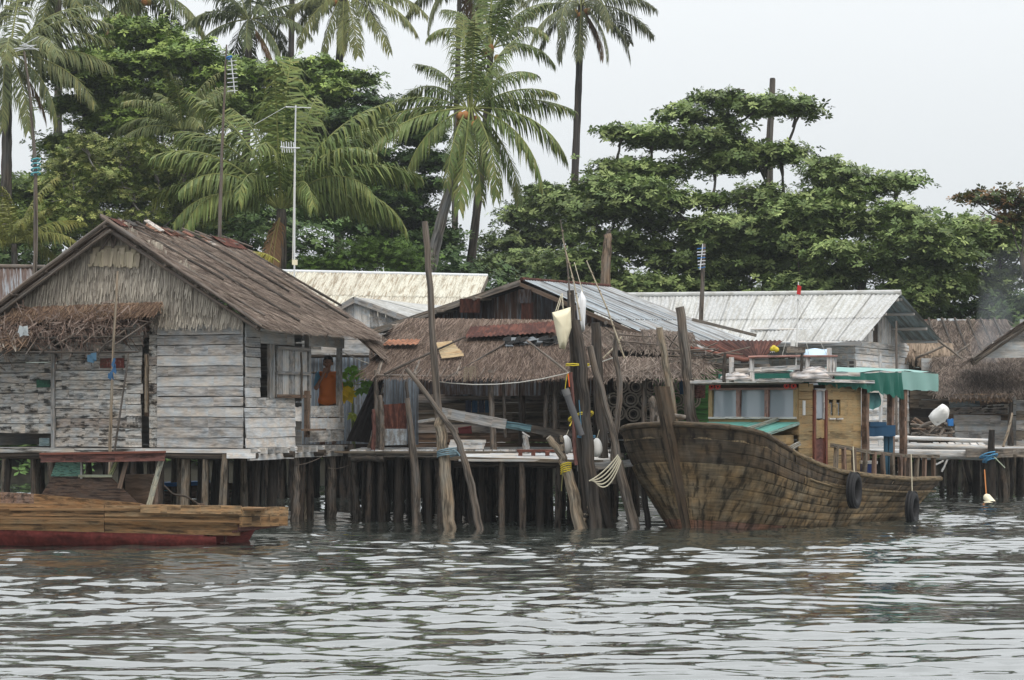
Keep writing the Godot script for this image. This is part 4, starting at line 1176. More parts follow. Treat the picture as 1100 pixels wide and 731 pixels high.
	for a in [[447, 562, 438, 428, 0.075, 32.9], [397, 540, 401, 470, 0.1, 36.0]]:
		var d: float = a[5]
		log_of(o, "pile", M.pole if a[0] == 447 else M.pole_pale, [P(a[0], a[1] + 14, d), P(a[0], a[1] - 40, d), P(a[2], a[3], d)], a[4], a[4] * 0.7, 0.18)

func jetty() -> void:
	var o := thing("jetty", "low grey plank jetty on dark piles in front of the thatched lean-to", "jetty", P(580, 490, 32.6) * Vector3(1, 0, 1))
	var k := 0
	# boards run along the jetty, a little uneven
	for q in 9:
		var d := 32.2 + q * 0.42
		var y := 493.0 - q * 1.25
		plank(o, "deck_board", M.pale[k % 3] if k % 4 else M.grey[k % 4], P(580 - q * 1.5, y, d), P(668 - q * 2, y + rr(-0.3, 0.3), d) - P(494 + q * 3, y, d), Vector3(0, 0.05, -0.4), 0.03)
		k += 1
	plank(o, "edge_beam", M.pile[2], P(562, 494.5, 32.05), P(662, 496, 32.0) - P(490, 492, 32.1), Vector3(0, 0.06, 0), 0.08)
	rod(o, "cross_beam", M.pile[1], P(488, 498, 32.2), P(668, 502, 32.1), 0.06)
	rod(o, "cross_beam", M.pile[1], P(488, 497, 33.6), P(668, 499, 33.6), 0.06)
	plank(o, "edge_beam", M.grey[2], P(650, 500, 31.9), P(676, 498, 31.9) - P(616, 503, 31.9), Vector3(0, 0.12, 0), 0.06)
	for a in [[505, 560], [519, 562], [538, 566], [549, 561], [561, 566], [579, 565], [592, 560], [600, 566], [612, 562], [648, 563], [527, 553], [570, 553], [588, 551], [615, 549], [510, 549]]:
		var b := W(a[0], a[1])
		var top := P(a[0] + rr(-3, 3), 495, -b.z)
		rod(o, "pile", M.pile[[0, 1, 3, 3][rng.randi() % 4]], b - Vector3(0, 0.5, 0), top, rr(0.05, 0.08))

func clutter() -> void:
	# things lying on the lean-to roof
	var sht := corr(self, "rusty_sheet", M.rusty[0], P(499, 363, 35.3), P(598, 357, 35.2), P(598, 345, 35.9), P(506, 351, 35.9))
	tag(sht, "long dark red rusty tin sheet lying along the lean-to's thatch", "metal sheet")
	sht = corr(self, "rusty_sheet", mat(lin(0.42, 0.2, 0.12), 0.9, T.worn), P(411, 371, 35.1), P(449, 370, 35.0), P(452, 364.5, 35.3), P(418, 365, 35.35))
	tag(sht, "short orange-brown sheet lying on the left end of the thatch", "metal sheet")
	var mt := thing("bamboo_mat", "pale split bamboo mat lying askew on the brown thatch", "mat", P(485, 379, 34.75))
	for q in 7:
		var f := q / 7.0
		var tl := P(468, 370, 35.05).lerp(P(476, 369, 35.1), 0.0)
		var p0 := P(469 + f * 6 , 372 + f * 16, 35.1 - f * 0.62)
		var p1 := P(486 + f * 14, 370 + f * 15, 35.12 - f * 0.62)
		plank(mt, "slat", mat(lin(0.62, 0.47, 0.28), 0.8, T.wood), (p0 + p1) / 2 + Vector3(0, 0.03, 0.03), p1 - p0, Vector3(0.05, -0.055, 0.06), 0.012)
	var tb := MB.new()
	for q in 60:
		var c := P(rr(540, 595), rr(361, 370), 35.15) + Vector3(0, 0, rr(0.0, 0.1))
		tb.quad(c, c + Vector3(rr(0.05, 0.15), rr(-0.03, 0.05), rr(-0.04, 0.04)), c + Vector3(rr(0.05, 0.15), rr(-0.08, -0.02), 0.05), c + Vector3(rr(-0.03, 0.02), rr(-0.08, -0.03), 0.04), Color(0.02, 0.02, 0.022) if q % 4 else Color(0.2, 0.22, 0.24))
	tag(wpart(self, "torn_tarpaulin", tb, vmat(0.6)), "crumpled black plastic sheet on the thatch below the rusty sheet", "tarpaulin")
	for e in [[413, 402, 500, 362, 0.022, "dark pole lying slantwise on the thatch below the bamboo mat"], [478, 408, 545, 368, 0.02, "long dark pole lying on the thatch beside torn plastic"]]:
		var so := thing("roof_pole", e[5], "pole", P(e[0], e[1], 33.8))
		log_of(so, "shaft", M.pole_dark, [P(e[0], e[1], 33.75), P((e[0] + e[2]) / 2.0, (e[1] + e[3]) / 2.0, 34.5), P(e[2], e[3], 35.15)], e[4], e[4] * 0.8)
	var bp := thing("roof_pole", "pale bent pole leaning down from the thatch with orange end", "pole", P(612, 402, 33.0))
	log_of(bp, "shaft", M.pole, [P(612, 402, 32.9), P(592, 386, 33.6), P(566, 366, 34.9)], 0.022, 0.018)
	tube(bp, "orange_tie", M.orange, [P(611, 402, 32.85), P(613, 411, 32.8), P(612, 416, 32.8)], [0.02, 0.035, 0.012])
	# hanging bleached strips at the eave
	var hs := thing("leaf_strips", "bleached dry leaf strips dangling from the thatch eave", "leaf strips", P(504, 400, 33.8))
	for q in 7:
		var p := P(499 + q * 1.8, 392 + rr(0, 4), 33.75)
		var b := MB.new()
		b.quad(p, p + Vector3(0.025, 0, 0.01), p + Vector3(0.02 + rr(-0.03, 0.03), rr(-0.3, -0.1), 0.02), p + Vector3(rr(-0.03, 0.03), rr(-0.28, -0.1), 0.02))
		wpart(hs, "strip", b, M.pole_pale)
	# long rail across the front, partly painted blue
	var rl := thing("slanting_rail", "long grey slanting beam with a blue painted stretch across the jetty", "beam", P(552, 456, 32.2))
	plank(rl, "beam", M.grey[2], P(507, 449.5, 32.2), P(543, 456.5, 32.15) - P(470, 443, 32.3), Vector3(0, 0.17, 0), 0.06)
	plank(rl, "painted_stretch", mat(lin(0.16, 0.29, 0.33), 0.8, T.worn), P(557, 458.5, 32.14), P(572, 461, 32.1) - P(542.5, 456, 32.15), Vector3(0, 0.12, 0), 0.055)
	plank(rl, "beam", M.pole_dark, P(600, 466, 32.1), P(630, 471, 32.1) - P(571, 461, 32.1), Vector3(0, 0.13, 0), 0.055)
	# goods under the roof
	var wp := thing("plank_pile", "stack of pale sawn planks lying on the lean-to's platform", "plank stack", P(500, 483, 34.0))
	for q in 3:
		plank(wp, "plank", M.pale[q], P(501 + q, 480.5 - q * 3, 34.0 + q * 0.02), P(521, 480, 34.0) - P(483, 480, 34.0), Vector3(0, 0.06, 0), 0.25)
	plank(wp, "plank", M.pale[1], P(458, 452, 34.3), P(466, 449, 34.3) - P(448, 452, 34.3), Vector3(0, 0.05, 0), 0.06)
	var mb := MB.new()
	mb.slab(P(493, 466, 35.0), P(507, 466, 35.0), P(506, 459, 35.0), P(492, 461, 35.0), 0.25)
	var rb := thing("red_basket", "dull red plastic basket in the shade of the lean-to", "basket", P(500, 466, 35.0))
	wpart(rb, "body", mb, mat(lin(0.16, 0.03, 0.03), 0.6))
	tube(rb, "rim", mat(lin(0.2, 0.04, 0.04), 0.6), [P(492, 460.5, 34.98), P(506.5, 458.5, 34.98)], 0.015)
	var rags := thing("hanging_cloth", "dark blue cloths hanging in a row in the lean-to's shade", "clothes", P(510, 440, 35.6))
	for q in 4:
		var x := 500.0 + q * 7
		var rows := []
		for r in 4:
			var row := []
			for s in 6:
				row.append(P(x + s * 1.2, 430 + r * 4.5, 35.6 + 0.03 * sin(s * 1.9 + r + q)))
			rows.append(row)
		var b := MB.new()
		b.grid(rows, Color.WHITE, true)
		wpart(rags, "cloth", b, M.navy if q % 2 else mat(lin(0.05, 0.06, 0.09), 0.9))
	rod(rags, "rail", M.pole_dark, P(494, 430, 35.6), P(535, 430, 35.6), 0.012)
	var lad := thing("drying_rack", "dark ladder-like rack standing inside the lean-to", "rack", P(600, 470, 34.6))
	for x in [591, 600, 612]:
		rod(lad, "upright", M.pole_dark, P(x, 478, 34.6), P(x, 412, 34.6), 0.025)
	for y in [425, 434, 442, 452, 461]:
		rod(lad, "rung", M.pole_dark, P(588, y, 34.58), P(616, y + rr(-1, 1), 34.58), 0.014)
	# stool on the jetty
	var stl := thing("low_bench", "low reddish-brown bench standing on the grey jetty", "bench", P(577, 492, 32.5))
	plank(stl, "seat", M.red_brown, P(577, 484.5, 32.6), P(598, 484.5, 32.6) - P(555, 484.5, 32.6), Vector3(0, 0, -0.25), 0.035)
	for x in [559, 573, 588]:
		plank(stl, "leg", M.red_brown, P(x, 488.5, 32.5), Vector3(0, 0.12, 0), Vector3(0.07, 0, 0), 0.2)
	var stp := thing("mooring_stub", "short grey pointed post stub standing on the jetty behind the bench", "post", P(565, 485, 33.4))
	log_of(stp, "shaft", M.grey[2], [P(565, 488, 33.4), P(565, 475, 33.4), P(564, 467, 33.4)], 0.06, 0.045)
	plank(stp, "cap", M.pale[1], P(565, 467, 33.38), P(569, 470, 33.4) - P(561, 465, 33.4), Vector3(0, 0.03, 0), 0.05)
	# floats
	for a in [[608, 478, "white egg-shaped float hanging on the thick pole with the cream bag"], [626, 480, "white egg-shaped float hanging between two mooring poles"], [641, 481, "white egg-shaped float with dark mark beside the leaning mooring pole"]]:
		var fl := thing("white_float", a[2], "float", P(a[0], a[1] + 8, 31.6), 0.0, "white floats hung on the mooring poles")
		var b := MB.new()
		var prof := []
		for q in 11:
			var t := PI * q / 10.0
			prof.append(Vector2(sin(t) * 0.095 * (1.0 + 0.18 * cos(t)), -cos(t) * 0.155))
		b.lathe(prof, Transform3D(Basis(Vector3(0, 0, 1), rr(-0.2, 0.2)), P(a[0], a[1], 31.5)), 14)
		wpart(fl, "shell", b, M.white)
		rope(fl, "cord", M.rope, P(a[0], a[1] - 9, 31.5), P(a[0] + 3, 462, 31.5), 0.0, 0.006)
	var tj := thing("teal_jerrycan", "small teal plastic can standing on the jetty below white floats", "can", P(624, 494, 31.9))
	var tbm := MB.new()
	tbm.lathe([Vector2(0, 0), Vector2(0.1, 0.0), Vector2(0.115, 0.04), Vector2(0.11, 0.13), Vector2(0.05, 0.17), Vector2(0.03, 0.2), Vector2(0, 0.2)], Transform3D(Basis(), P(624, 495, 31.9)), 12)
	wpart(tj, "body", tbm, M.teal)
	var cb := MB.new()
	cb.lathe([Vector2(0, 0.0), Vector2(0.035, 0.0), Vector2(0.035, 0.03), Vector2(0, 0.03)], Transform3D(Basis(), P(624, 495, 31.9) + Vector3(0, 0.2, 0)), 8)
	wpart(tj, "lid", cb, M.white)
	var wj := thing("white_jug", "small white plastic jug floating against a pile below the platform", "jug", P(447, 541, 40.0))
	cb = MB.new()
	cb.lathe([Vector2(0, -0.05), Vector2(0.09, -0.05), Vector2(0.095, 0.14), Vector2(0.04, 0.2), Vector2(0.0, 0.2)], Transform3D(Basis(), W(447, 543)), 10)
	wpart(wj, "body", cb, M.white)
	cb = MB.new()
	cb.lathe([Vector2(0, 0.19), Vector2(0.03, 0.19), Vector2(0.03, 0.24), Vector2(0, 0.24)], Transform3D(Basis(), W(447, 543)), 8)
	wpart(wj, "cap", cb, M.white)
	# fish traps: drums of wire mesh with a ring at the mouth, stacked in three rows
	for r in 3:
		for q in [5, 6, 5][r]:
			var c := P(664 + q * 17.0 + [0, -4, 3][r] + rr(-1, 1), 444 - r * 14.5 + rr(-1, 1), 34.8 + rr(-0.05, 0.05))
			fish_trap(c)
	# clothes hung above the traps
	for e in [[736, 412, "dark blue shirt hanging under the eave beside the traps"], [752, 416, "dark brown cloth hanging under the eave beside the green wall"]]:
		var b := MB.new()
		var rows := []
		for r in 5:
			var row := []
			for s in 7:
				row.append(P(e[0] + (s - 3) * 2.2 * (1.0 - 0.04 * r), e[1] - 8 + r * 5.0, 34.3 + 0.03 * sin(s * 1.6 + r)))
			rows.append(row)
		b.grid(rows, Color.WHITE, true)
		tag(wpart(self, "hanging_shirt", b, M.navy if e[0] == 736 else M.maroon), e[2], "shirt")
	# left end of the shed: blue-grey corrugated fence, black tarpaulin, rust
	var fe := thing("corrugated_fence", "blue-grey corrugated metal fence behind the porch and papaya", "fence", P(375, 480, 37.3) * Vector3(1, 0, 1) + Vector3(0, 1.1, 0))
	for q in 9:
		corr(fe, "fence_sheet", M.blue_sheet[q % 2], P(318 + q * 14.5, 478, 37.4 + 0.02 * (q % 2)), P(333.5 + q * 14.5, 478, 37.4 + 0.02 * (q % 2)), P(333.5 + q * 14.5, 382, 37.4 + 0.02 * (q % 2)), P(318 + q * 14.5, 382, 37.4 + 0.02 * (q % 2)))
	rod(fe, "fence_rail", M.pole_dark, P(320, 383, 37.3), P(442, 384, 37.3), 0.03)
	rod(fe, "fence_rail", M.pole_dark, P(320, 400, 37.3), P(400, 401, 37.3), 0.02)
	for x in [322, 380, 440]:
		rod(fe, "pile", M.pile[1], P(x, 478, 37.5) * Vector3(1, 0, 1) + Vector3(0, -0.5, 0), P(x, 382, 37.5), 0.06)
	plank(fe, "base_beam", M.pile[1], P(380, 480, 37.4), P(442, 480, 37.4) - P(318, 480, 37.4), Vector3(0, 0.1, 0), 0.1)
	var bt := MB.new()
	var rows := []
	for r in 8:
		var row := []
		for s in 12:
			var f := s / 11.0
			var p := P(406, 398, 34.1).lerp(P(372, 474, 33.9), r / 7.0)
			var q := P(413, 404, 34.4).lerp(P(396, 476, 34.6), r / 7.0)
			row.append(p.lerp(q, f) + Vector3(0, 0, 0.05 * sin(s * 2.1 + 0.2 * r)))
		rows.append(row)
	bt.grid(rows, Color.WHITE, true)
	tag(wpart(self, "black_tarpaulin", bt, mat(lin(0.012, 0.01, 0.011), 0.55)), "pleated black tarpaulin stretched down beside the papaya plant", "tarpaulin")
	sht = corr(self, "rusty_sheet", M.rusty[0], P(413, 461, 33.75), P(437, 461, 33.75), P(437, 433, 33.75), P(412, 435, 33.75))
	tag(sht, "upright rust-red tin sheet at the left corner of the lean-to", "metal sheet")
	sht = corr(self, "zinc_sheet", M.steel[1], P(408, 479, 33.7), P(437, 478, 33.7), P(437, 461, 33.7), P(408, 461, 33.7))
	tag(sht, "pale grey zinc sheet below the upright rusty one", "metal sheet")
	for e in [[408, 425, 410, 484, 0.05, M.pole, "grey post"], [401, 440, 400, 486, 0.04, M.maroon, "reddish stripped post"], [436, 410, 440, 480, 0.03, M.pole_dark, "thin dark post"]]:
		var so := thing("corner_post", "%s at the left corner of the lean-to beside tin sheets" % e[6], "post", P(e[2], e[3], 33.7))
		log_of(so, "shaft", e[5], [P(e[2], e[3], 33.65), P((e[0] + e[2]) / 2.0 + 1, (e[1] + e[3]) / 2.0, 33.65), P(e[0], e[1], 33.65)], e[4], e[4] * 0.85)
	# lines
	var cl := rope(self, "clothes_line", M.line, P(366, 378, 34.8), P(660, 384, 32.5), 0.52, 0.009)
	tag(cl, "long pale line sagging from the porch post past the thatch", "line")
	papaya()

func fish_trap(c: Vector3) -> void:
	var o := thing("fish_trap", "round drum-shaped wire fish trap stacked under the lean-to eave", "fish trap", c - Vector3(0, 0.12, 0), 0.0, "fish traps stacked under the eave")
	var r := 0.128
	for e in [[0.0, r], [0.0, r * 0.62], [0.45, r]]:
		var pts := []
		for q in 17:
			pts.append(c + Vector3(cos(TAU * q / 16) * e[1], sin(TAU * q / 16) * e[1], -e[0]))
		tube(o, "mouth_ring" if e[0] < 0.1 else "end_ring", M.trap_ring if e[0] < 0.1 else M.trap, pts, 0.012, 5)
	var b := MB.new()
	for q in 20:
		var a := TAU * q / 20
		var dr := Vector3(cos(a), sin(a), 0)
		b.tube([c + dr * r, c + dr * r + Vector3(0, 0, -0.45)], [0.005, 0.005], 4)
		b.tube([c + dr * r * 0.98, c + dr * r * 0.62 + Vector3(0, 0, -0.02), c + dr * r * 0.3 + Vector3(0, 0, -0.2)], [0.004, 0.004, 0.004], 3)
	for z in [0.12, 0.24, 0.36]:
		var pts := []
		for q in 17:
			pts.append(c + Vector3(cos(TAU * q / 16) * r, sin(TAU * q / 16) * r, -z))
		b.tube(pts, pts.map(func(_p): return 0.004), 4)
	wpart(o, "mesh_cage", b, M.trap)

func papaya() -> void:
	var o := thing("papaya_plant", "young papaya plant with lobed green leaves and one yellow leaf", "plant", P(379, 478, 35.8))
	var top := P(378, 412, 35.8)
	log_of(o, "stem", mat(lin(0.16, 0.2, 0.08), 0.7), [P(380, 482, 35.8), P(379, 450, 35.8), top], 0.03, 0.02)
	for e in [[366, 403, 0.2, 0], [384, 402, 0.24, 0], [396, 412, 0.22, 0], [372, 412, 0.19, 0], [389, 419, 0.2, 0], [377, 396, 0.2, 0], [372, 423, 0.26, 1], [368, 418, 0.22, 1], [379, 447, 0.14, 2], [402, 420, 0.15, 0]]:
		var c := P(e[0], e[1], 35.6 + rr(-0.25, 0.2))
		var b := MB.new()
		var col := [Color(0.2, 0.4, 0.08), Color(0.85, 0.65, 0.04), Color(0.4, 0.48, 0.1)][e[3]] as Color
		var ax := Vector3(1, 0, 0).rotated(Vector3.BACK, rr(-0.5, 0.5))
		var ay := Vector3(0, -0.75 if e[3] else 0.35, 0.75).normalized()
		for q in 9:
			var a := TAU * (q + 0.5) / 9.0
			var R: float = e[2] * (1.0 if q % 2 else 0.8)
			var d := ax * cos(a) + ay * sin(a)
			var sd := (ax * -sin(a) + ay * cos(a)) * R * 0.22
			var dr := Vector3(0, -0.05, 0)
			b.tri(c, c + d * R * 0.55 - sd * 1.3, c + d * R + dr, col * rr(0.8, 1.15))
			b.tri(c, c + d * R + dr, c + d * R * 0.55 + sd * 1.3, col * rr(0.8, 1.15))
		b.tube([top, top.lerp(c, 0.5) + Vector3(0, 0.03, 0), c], [0.007, 0.006, 0.004], 4, Color(0.3, 0.36, 0.12))
		wpart(o, "leaf", b, M.leaf)

func mooring() -> void:
	# each: label, material, radius at base, at top, depth, then pixel points from the water up
	var L := [
		["tall slim grey mooring pole standing before the thatched lean-to", M.pole, 0.075, 0.05, 31.85, [[484, 580], [482, 566], [476, 500], [470, 440], [463, 330], [457, 238]]],
		["thick pale stump of a pile lashed below the tall slim pole", M.pole_pale, 0.115, 0.085, 31.6, [[484, 580], [483, 567], [480, 520], [474, 470], [472, 452]]],
		["rough grey pole leaning across the tall slim pole", M.pole, 0.075, 0.035, 31.5, [[520, 582], [515, 567], [503, 510], [490, 470], [470, 440], [437, 396]]],
		["thick dark mooring pole holding up the cream bag", M.pole_dark, 0.085, 0.06, 31.4, [[632, 584], [632, 569], [622, 470], [617, 400], [613, 312]]],
		["thick dark mooring pole leaning against the one with the cream bag", M.pole_dark, 0.125, 0.08, 31.2, [[644, 584], [641, 569], [631, 480], [626, 410], [618, 345]]],
		["dark flat-topped mooring pole behind the two bound poles", M.pole_dark, 0.085, 0.08, 32.2, [[652, 576], [651, 560], [648, 480], [643, 410], [640, 347]]],
		["long dark pole slanting down to the water beside the boat's bow", M.pole, 0.1, 0.05, 31.3, [[686, 584], [681, 567], [665, 500], [654, 450], [633, 372]]],
		["thin knobbly grey pole beside the stacked fish traps", M.pole, 0.055, 0.04, 32.0, [[659, 520], [660, 480], [666, 420], [661, 380], [663, 356]]],
		["tan round pole rising behind the boat's stem", M.pole_pale, 0.075, 0.055, 33.4, [[733, 540], [730, 500], [722, 430], [715, 390], [708, 352]]],
		["stout grey pole with dark top behind the boat's bow", M.pole, 0.115, 0.08, 33.6, [[752, 540], [748, 480], [742, 440], [737, 390], [731, 330]]],
		["pale forked driftwood log propped against the jetty with yellow rope", M.pole_pale, 0.12, 0.05, 31.3, [[627, 584], [625, 569], [615, 530], [607, 500], [602, 488], [590, 470]]],
		["short black pile leaning under the forked driftwood log", M.pile[3], 0.09, 0.07, 31.6, [[660, 580], [655, 567], [644, 530], [638, 505]]],
		["thin black pile standing clear beside the boat's bow", M.pile[3], 0.055, 0.045, 32.0, [[698, 576], [696, 562], [692, 530], [690, 495]]],
		["short sawn post standing between fish traps and boat", M.pole, 0.07, 0.07, 33.4, [[706, 490], [704, 470], [702, 440], [699, 428]]],
		["thin brown rod upright before the two bound mooring poles", M.maroon, 0.03, 0.03, 31.0, [[619, 500], [617, 480], [616, 440], [613, 400]]],
	]
	for e in L:
		var pts := []
		for p in e[5]:
			pts.append(P(p[0], p[1], e[4]))
		var base: Vector3 = pts[0]
		var o := thing("mooring_pole", e[0], "pole", base, 0.0, "poles driven in before the jetty")
		log_of(o, "shaft", e[1], pts, e[2], e[3], 0.07)
		if e[0].contains("driftwood"):
			log_of(o, "fork", e[1], [P(623, 562, 31.3), P(630, 552, 31.3), P(634, 543, 31.3)], 0.075, 0.035)
			log_of(o, "fork", e[1], [P(603, 490, 31.3), P(604, 478, 31.3), P(602, 468, 31.3)], 0.05, 0.035)
			for q in 5:
				tube(o, "yellow_rope", M.yellow, ring(P(608, 499 + q * 2.2, 31.3), 0.085, 0.25), 0.008, 5)
			rope(o, "rope_tail", mat(lin(0.25, 0.24, 0.1), 0.8), P(605, 505, 31.2), P(603, 528, 31.2), -0.02, 0.008)
	# lashings
	var la := thing("rope_lashing", "bright yellow rope lashing high round the two dark poles", "rope", P(622, 393, 31.2))
	for q in 2:
		tube(la, "turn", M.yellow, ring(P(620.5, 391.5 + q * 1.5, 31.3), 0.185, 0.0), 0.01, 5)
	la = thing("rope_lashing", "bright yellow rope lashing low round the two dark poles", "rope", P(624, 447, 31.2))
	for q in 2:
		tube(la, "turn", M.yellow, ring(P(624, 447 + q * 1.5, 31.3), 0.2, 0.25), 0.01, 5)
	rope(la, "tail", M.yellow, P(617, 450, 31.1), P(612, 458, 31.0), 0.0, 0.012)
	la = thing("rope_lashing", "blue rope lashing round the slim pole and its stump", "rope", P(482, 487, 31.4))
	for q in 4:
		tube(la, "turn", mat(lin(0.16, 0.24, 0.28), 0.8), ring(P(481, 484 + q * 2.0, 31.6), 0.17, 0.15), 0.012, 5)
	rope(la, "tail", mat(lin(0.16, 0.24, 0.28), 0.8), P(486, 484, 31.4), P(494, 490, 31.4), -0.03, 0.012)
	la = thing("rope_lashing", "thin blue rope lashing round poles beside the white floats", "rope", P(632, 469, 31.2))
	for q in 2:
		tube(la, "turn", mat(lin(0.08, 0.2, 0.3), 0.8), ring(P(630, 468.5 + q * 1.7, 31.3), 0.14, 0.0), 0.009, 5)
	rope(la, "tail", mat(lin(0.08, 0.2, 0.3), 0.8), P(625, 466, 31.1), P(622, 430, 31.1), 0.0, 0.008)
	# bundle hung on the poles
	var pv := thing("grey_pipe", "dark grey pipe hanging aslant on the bound mooring poles", "pipe", P(624, 466, 31.0))
	tube(pv, "pipe", mat(lin(0.09, 0.09, 0.095), 0.6), [P(608, 421, 31.0), P(617, 446, 31.0), P(625, 468, 31.0)], [0.06, 0.055, 0.05], 10)
	tube(pv, "collar", mat(lin(0.14, 0.14, 0.14), 0.6), [P(607, 418, 31.0), P(609.5, 425, 31.0)], 0.066, 10)
	rope(pv, "cord", M.yellow, P(610, 402, 30.95), P(607, 420, 31.0), -0.06, 0.007)
	# bamboo rods and bags
	for e in [["thin bamboo rod standing above the pole with the cream bag", [602, 236], [613, 330], 31.3, 0.02, 0.008], ["thin pale rod leaning above the white bag", [604, 256], [624, 345], 31.2, 0.016, 0.007], ["pale bamboo rod slanting over the thatch beside the bags", [630, 280], [671, 385], 31.9, 0.016, 0.011], ["short crossed bamboo rod behind the thin knobbly pole", [668, 362], [648, 385], 32.4, 0.016, 0.016]]:
		var so := thing("bamboo_rod", e[0], "rod", P(e[2][0], e[2][1], e[3]), 0.0, "bamboo rods among the mooring poles")
		var a := P(e[2][0], e[2][1], e[3])
		var b := P(e[1][0], e[1][1], e[3] + 0.1)
		tube(so, "cane", M.bamboo if e[1][0] > 603 else M.stick, [a, a.lerp(b, 0.5) + Vector3(0.03, 0, 0), b], [e[4], (e[4] + e[5]) / 2, e[5]], 6)
		for q in 5:
			var c := a.lerp(b, 0.15 + q * 0.18) + Vector3(0.03 * sin(PI * (0.15 + q * 0.18)), 0, 0)
			var up := (b - a).normalized() * 0.012
			tube(so, "node", M.pole_pale, [c - up, c + up], e[4] * 1.15, 6)
	bag("hanging_bag", "cream cloth bag hanging on the thick dark mooring pole", [[593, 336], [613, 330], [614, 352], [607, 376], [601, 374]], 31.1, M.cream, [[597, 334, 603, 316], [605, 332, 604, 315], [599, 334, 604, 317]])
	bag("hanging_bag", "white plastic bag hanging behind the cream bag's pole", [[619, 326], [625, 312], [630, 322], [628, 356], [622, 358]], 31.6, mat(lin(0.75, 0.76, 0.78), 0.5), [[621, 322, 614, 296], [626, 314, 617, 282]])
	# mooring line from pole to bow
	var ml := thing("mooring_line", "loose loops of cream rope between the dark poles and the bow", "rope", P(640, 515, 31.0))
	for q in 5:
		rope(ml, "strand", M.rope, P(633 + q * 1.2, 517 - q * 0.4, 31.0), P(664 + q * 0.8, 489 + q * 1.5, 30.8), 0.05 + 0.05 * q, 0.011)
func ring(c: Vector3, r: float, tilt: float) -> Array:
	var out := []
	for q in 17:
		var a := TAU * q / 16.0
		out.append(c + Vector3(cos(a) * r, sin(a) * tilt * r + cos(a) * tilt * r, sin(a) * r * 0.9) + Vector3(0, rr(-0.006, 0.006), 0))
	return out
func bag(called: String, label: String, px: Array, d: float, m: Material, cords: Array) -> void:
	var o := thing(called, label, "bag", P(px[3][0], px[3][1], d))
	var front := []
	var c := Vector3.ZERO
	for p in px:
		front.append(P(p[0], p[1], d)); c += P(p[0], p[1], d) / px.size()
	var rows := []
	var n := front.size()
	for e in [[0.0, 0.07], [0.6, 0.065], [1.0, 0.0], [0.6, -0.06], [0.0, -0.065]]:
		var row := []
		for q in n * 4 + 1:
			var a: Vector3 = front[(q / 4) % n]
			var b: Vector3 = front[(q / 4 + 1) % n]
			var p := a.lerp(b, (q % 4) / 4.0)
			row.append(c.lerp(p, e[0]) + Vector3(0, 0, e[1] + (0.012 * sin(q * 2.3) if e[0] > 0.3 else 0.0)))
		rows.append(row)
	var b := MB.new()
	b.grid(rows, Color.WHITE, true)
	wpart(o, "sack", b, m)
	for k in cords:
		rope(o, "cord", M.rope, P(k[0], k[1], d), P(k[2], k[3], d + 0.1), 0.0, 0.006)

# ---------- the moored fishing boat ----------
const BOAT_AT := Vector3(2.81, 0, -31.08)
const BOAT_TURN := 0.878
func bp(s: float, y: float, z: float) -> Vector3:
	return BOAT_AT + Vector3(s, y, z).rotated(Vector3.UP, BOAT_TURN)
func bv(s: float, y: float, z: float) -> Vector3:
	return Vector3(s, y, z).rotated(Vector3.UP, BOAT_TURN)
func sheer(s: float) -> float:
	var k := [[-0.6, 1.7], [-0.3, 1.63], [0.1, 1.52], [0.5, 1.36], [0.96, 1.2], [1.6, 1.03], [2.3, 0.89], [3.5, 0.78], [5.0, 0.69], [6.6, 0.66]]
	for q in k.size() - 1:
		if s <= k[q + 1][0] or q == k.size() - 2:
			return lerpf(k[q][1], k[q + 1][1], clampf((s - k[q][0]) / (k[q + 1][0] - k[q][0]), 0, 1))
	return 0.66
func hull_pt(t: float, v: float, side: float, out := 0.0) -> Vector3:
	var u := pow(t, 1.7)
	var y := lerpf(-0.35, sheer(lerpf(-0.5, 6.4, u)), v)
	var s0 := -0.3 * y
	var s1 := 5.4 + 1.5 * y
	var s := lerpf(s0, s1, u)
	y = lerpf(-0.35, sheer(s), v)
	var dl := s - s0
	var k := clampf(y / 1.6, 0, 1)
	var lam := lerpf(0.52, 0.17, 1.0 - pow(1.0 - k, 1.8))
	var B := lerpf(0.7, 1.15, clampf((y + 0.35) / 0.35, 0, 1)) if y < 0 else lerpf(1.15, 1.36, clampf(y / 0.8, 0, 1))
	var b := B * (1.0 - exp(-dl / lam)) * (1.0 - 0.2 * smoothstep(0.6, 1.0, u)) + 0.05 + out
	return bp(s, y, side * b)
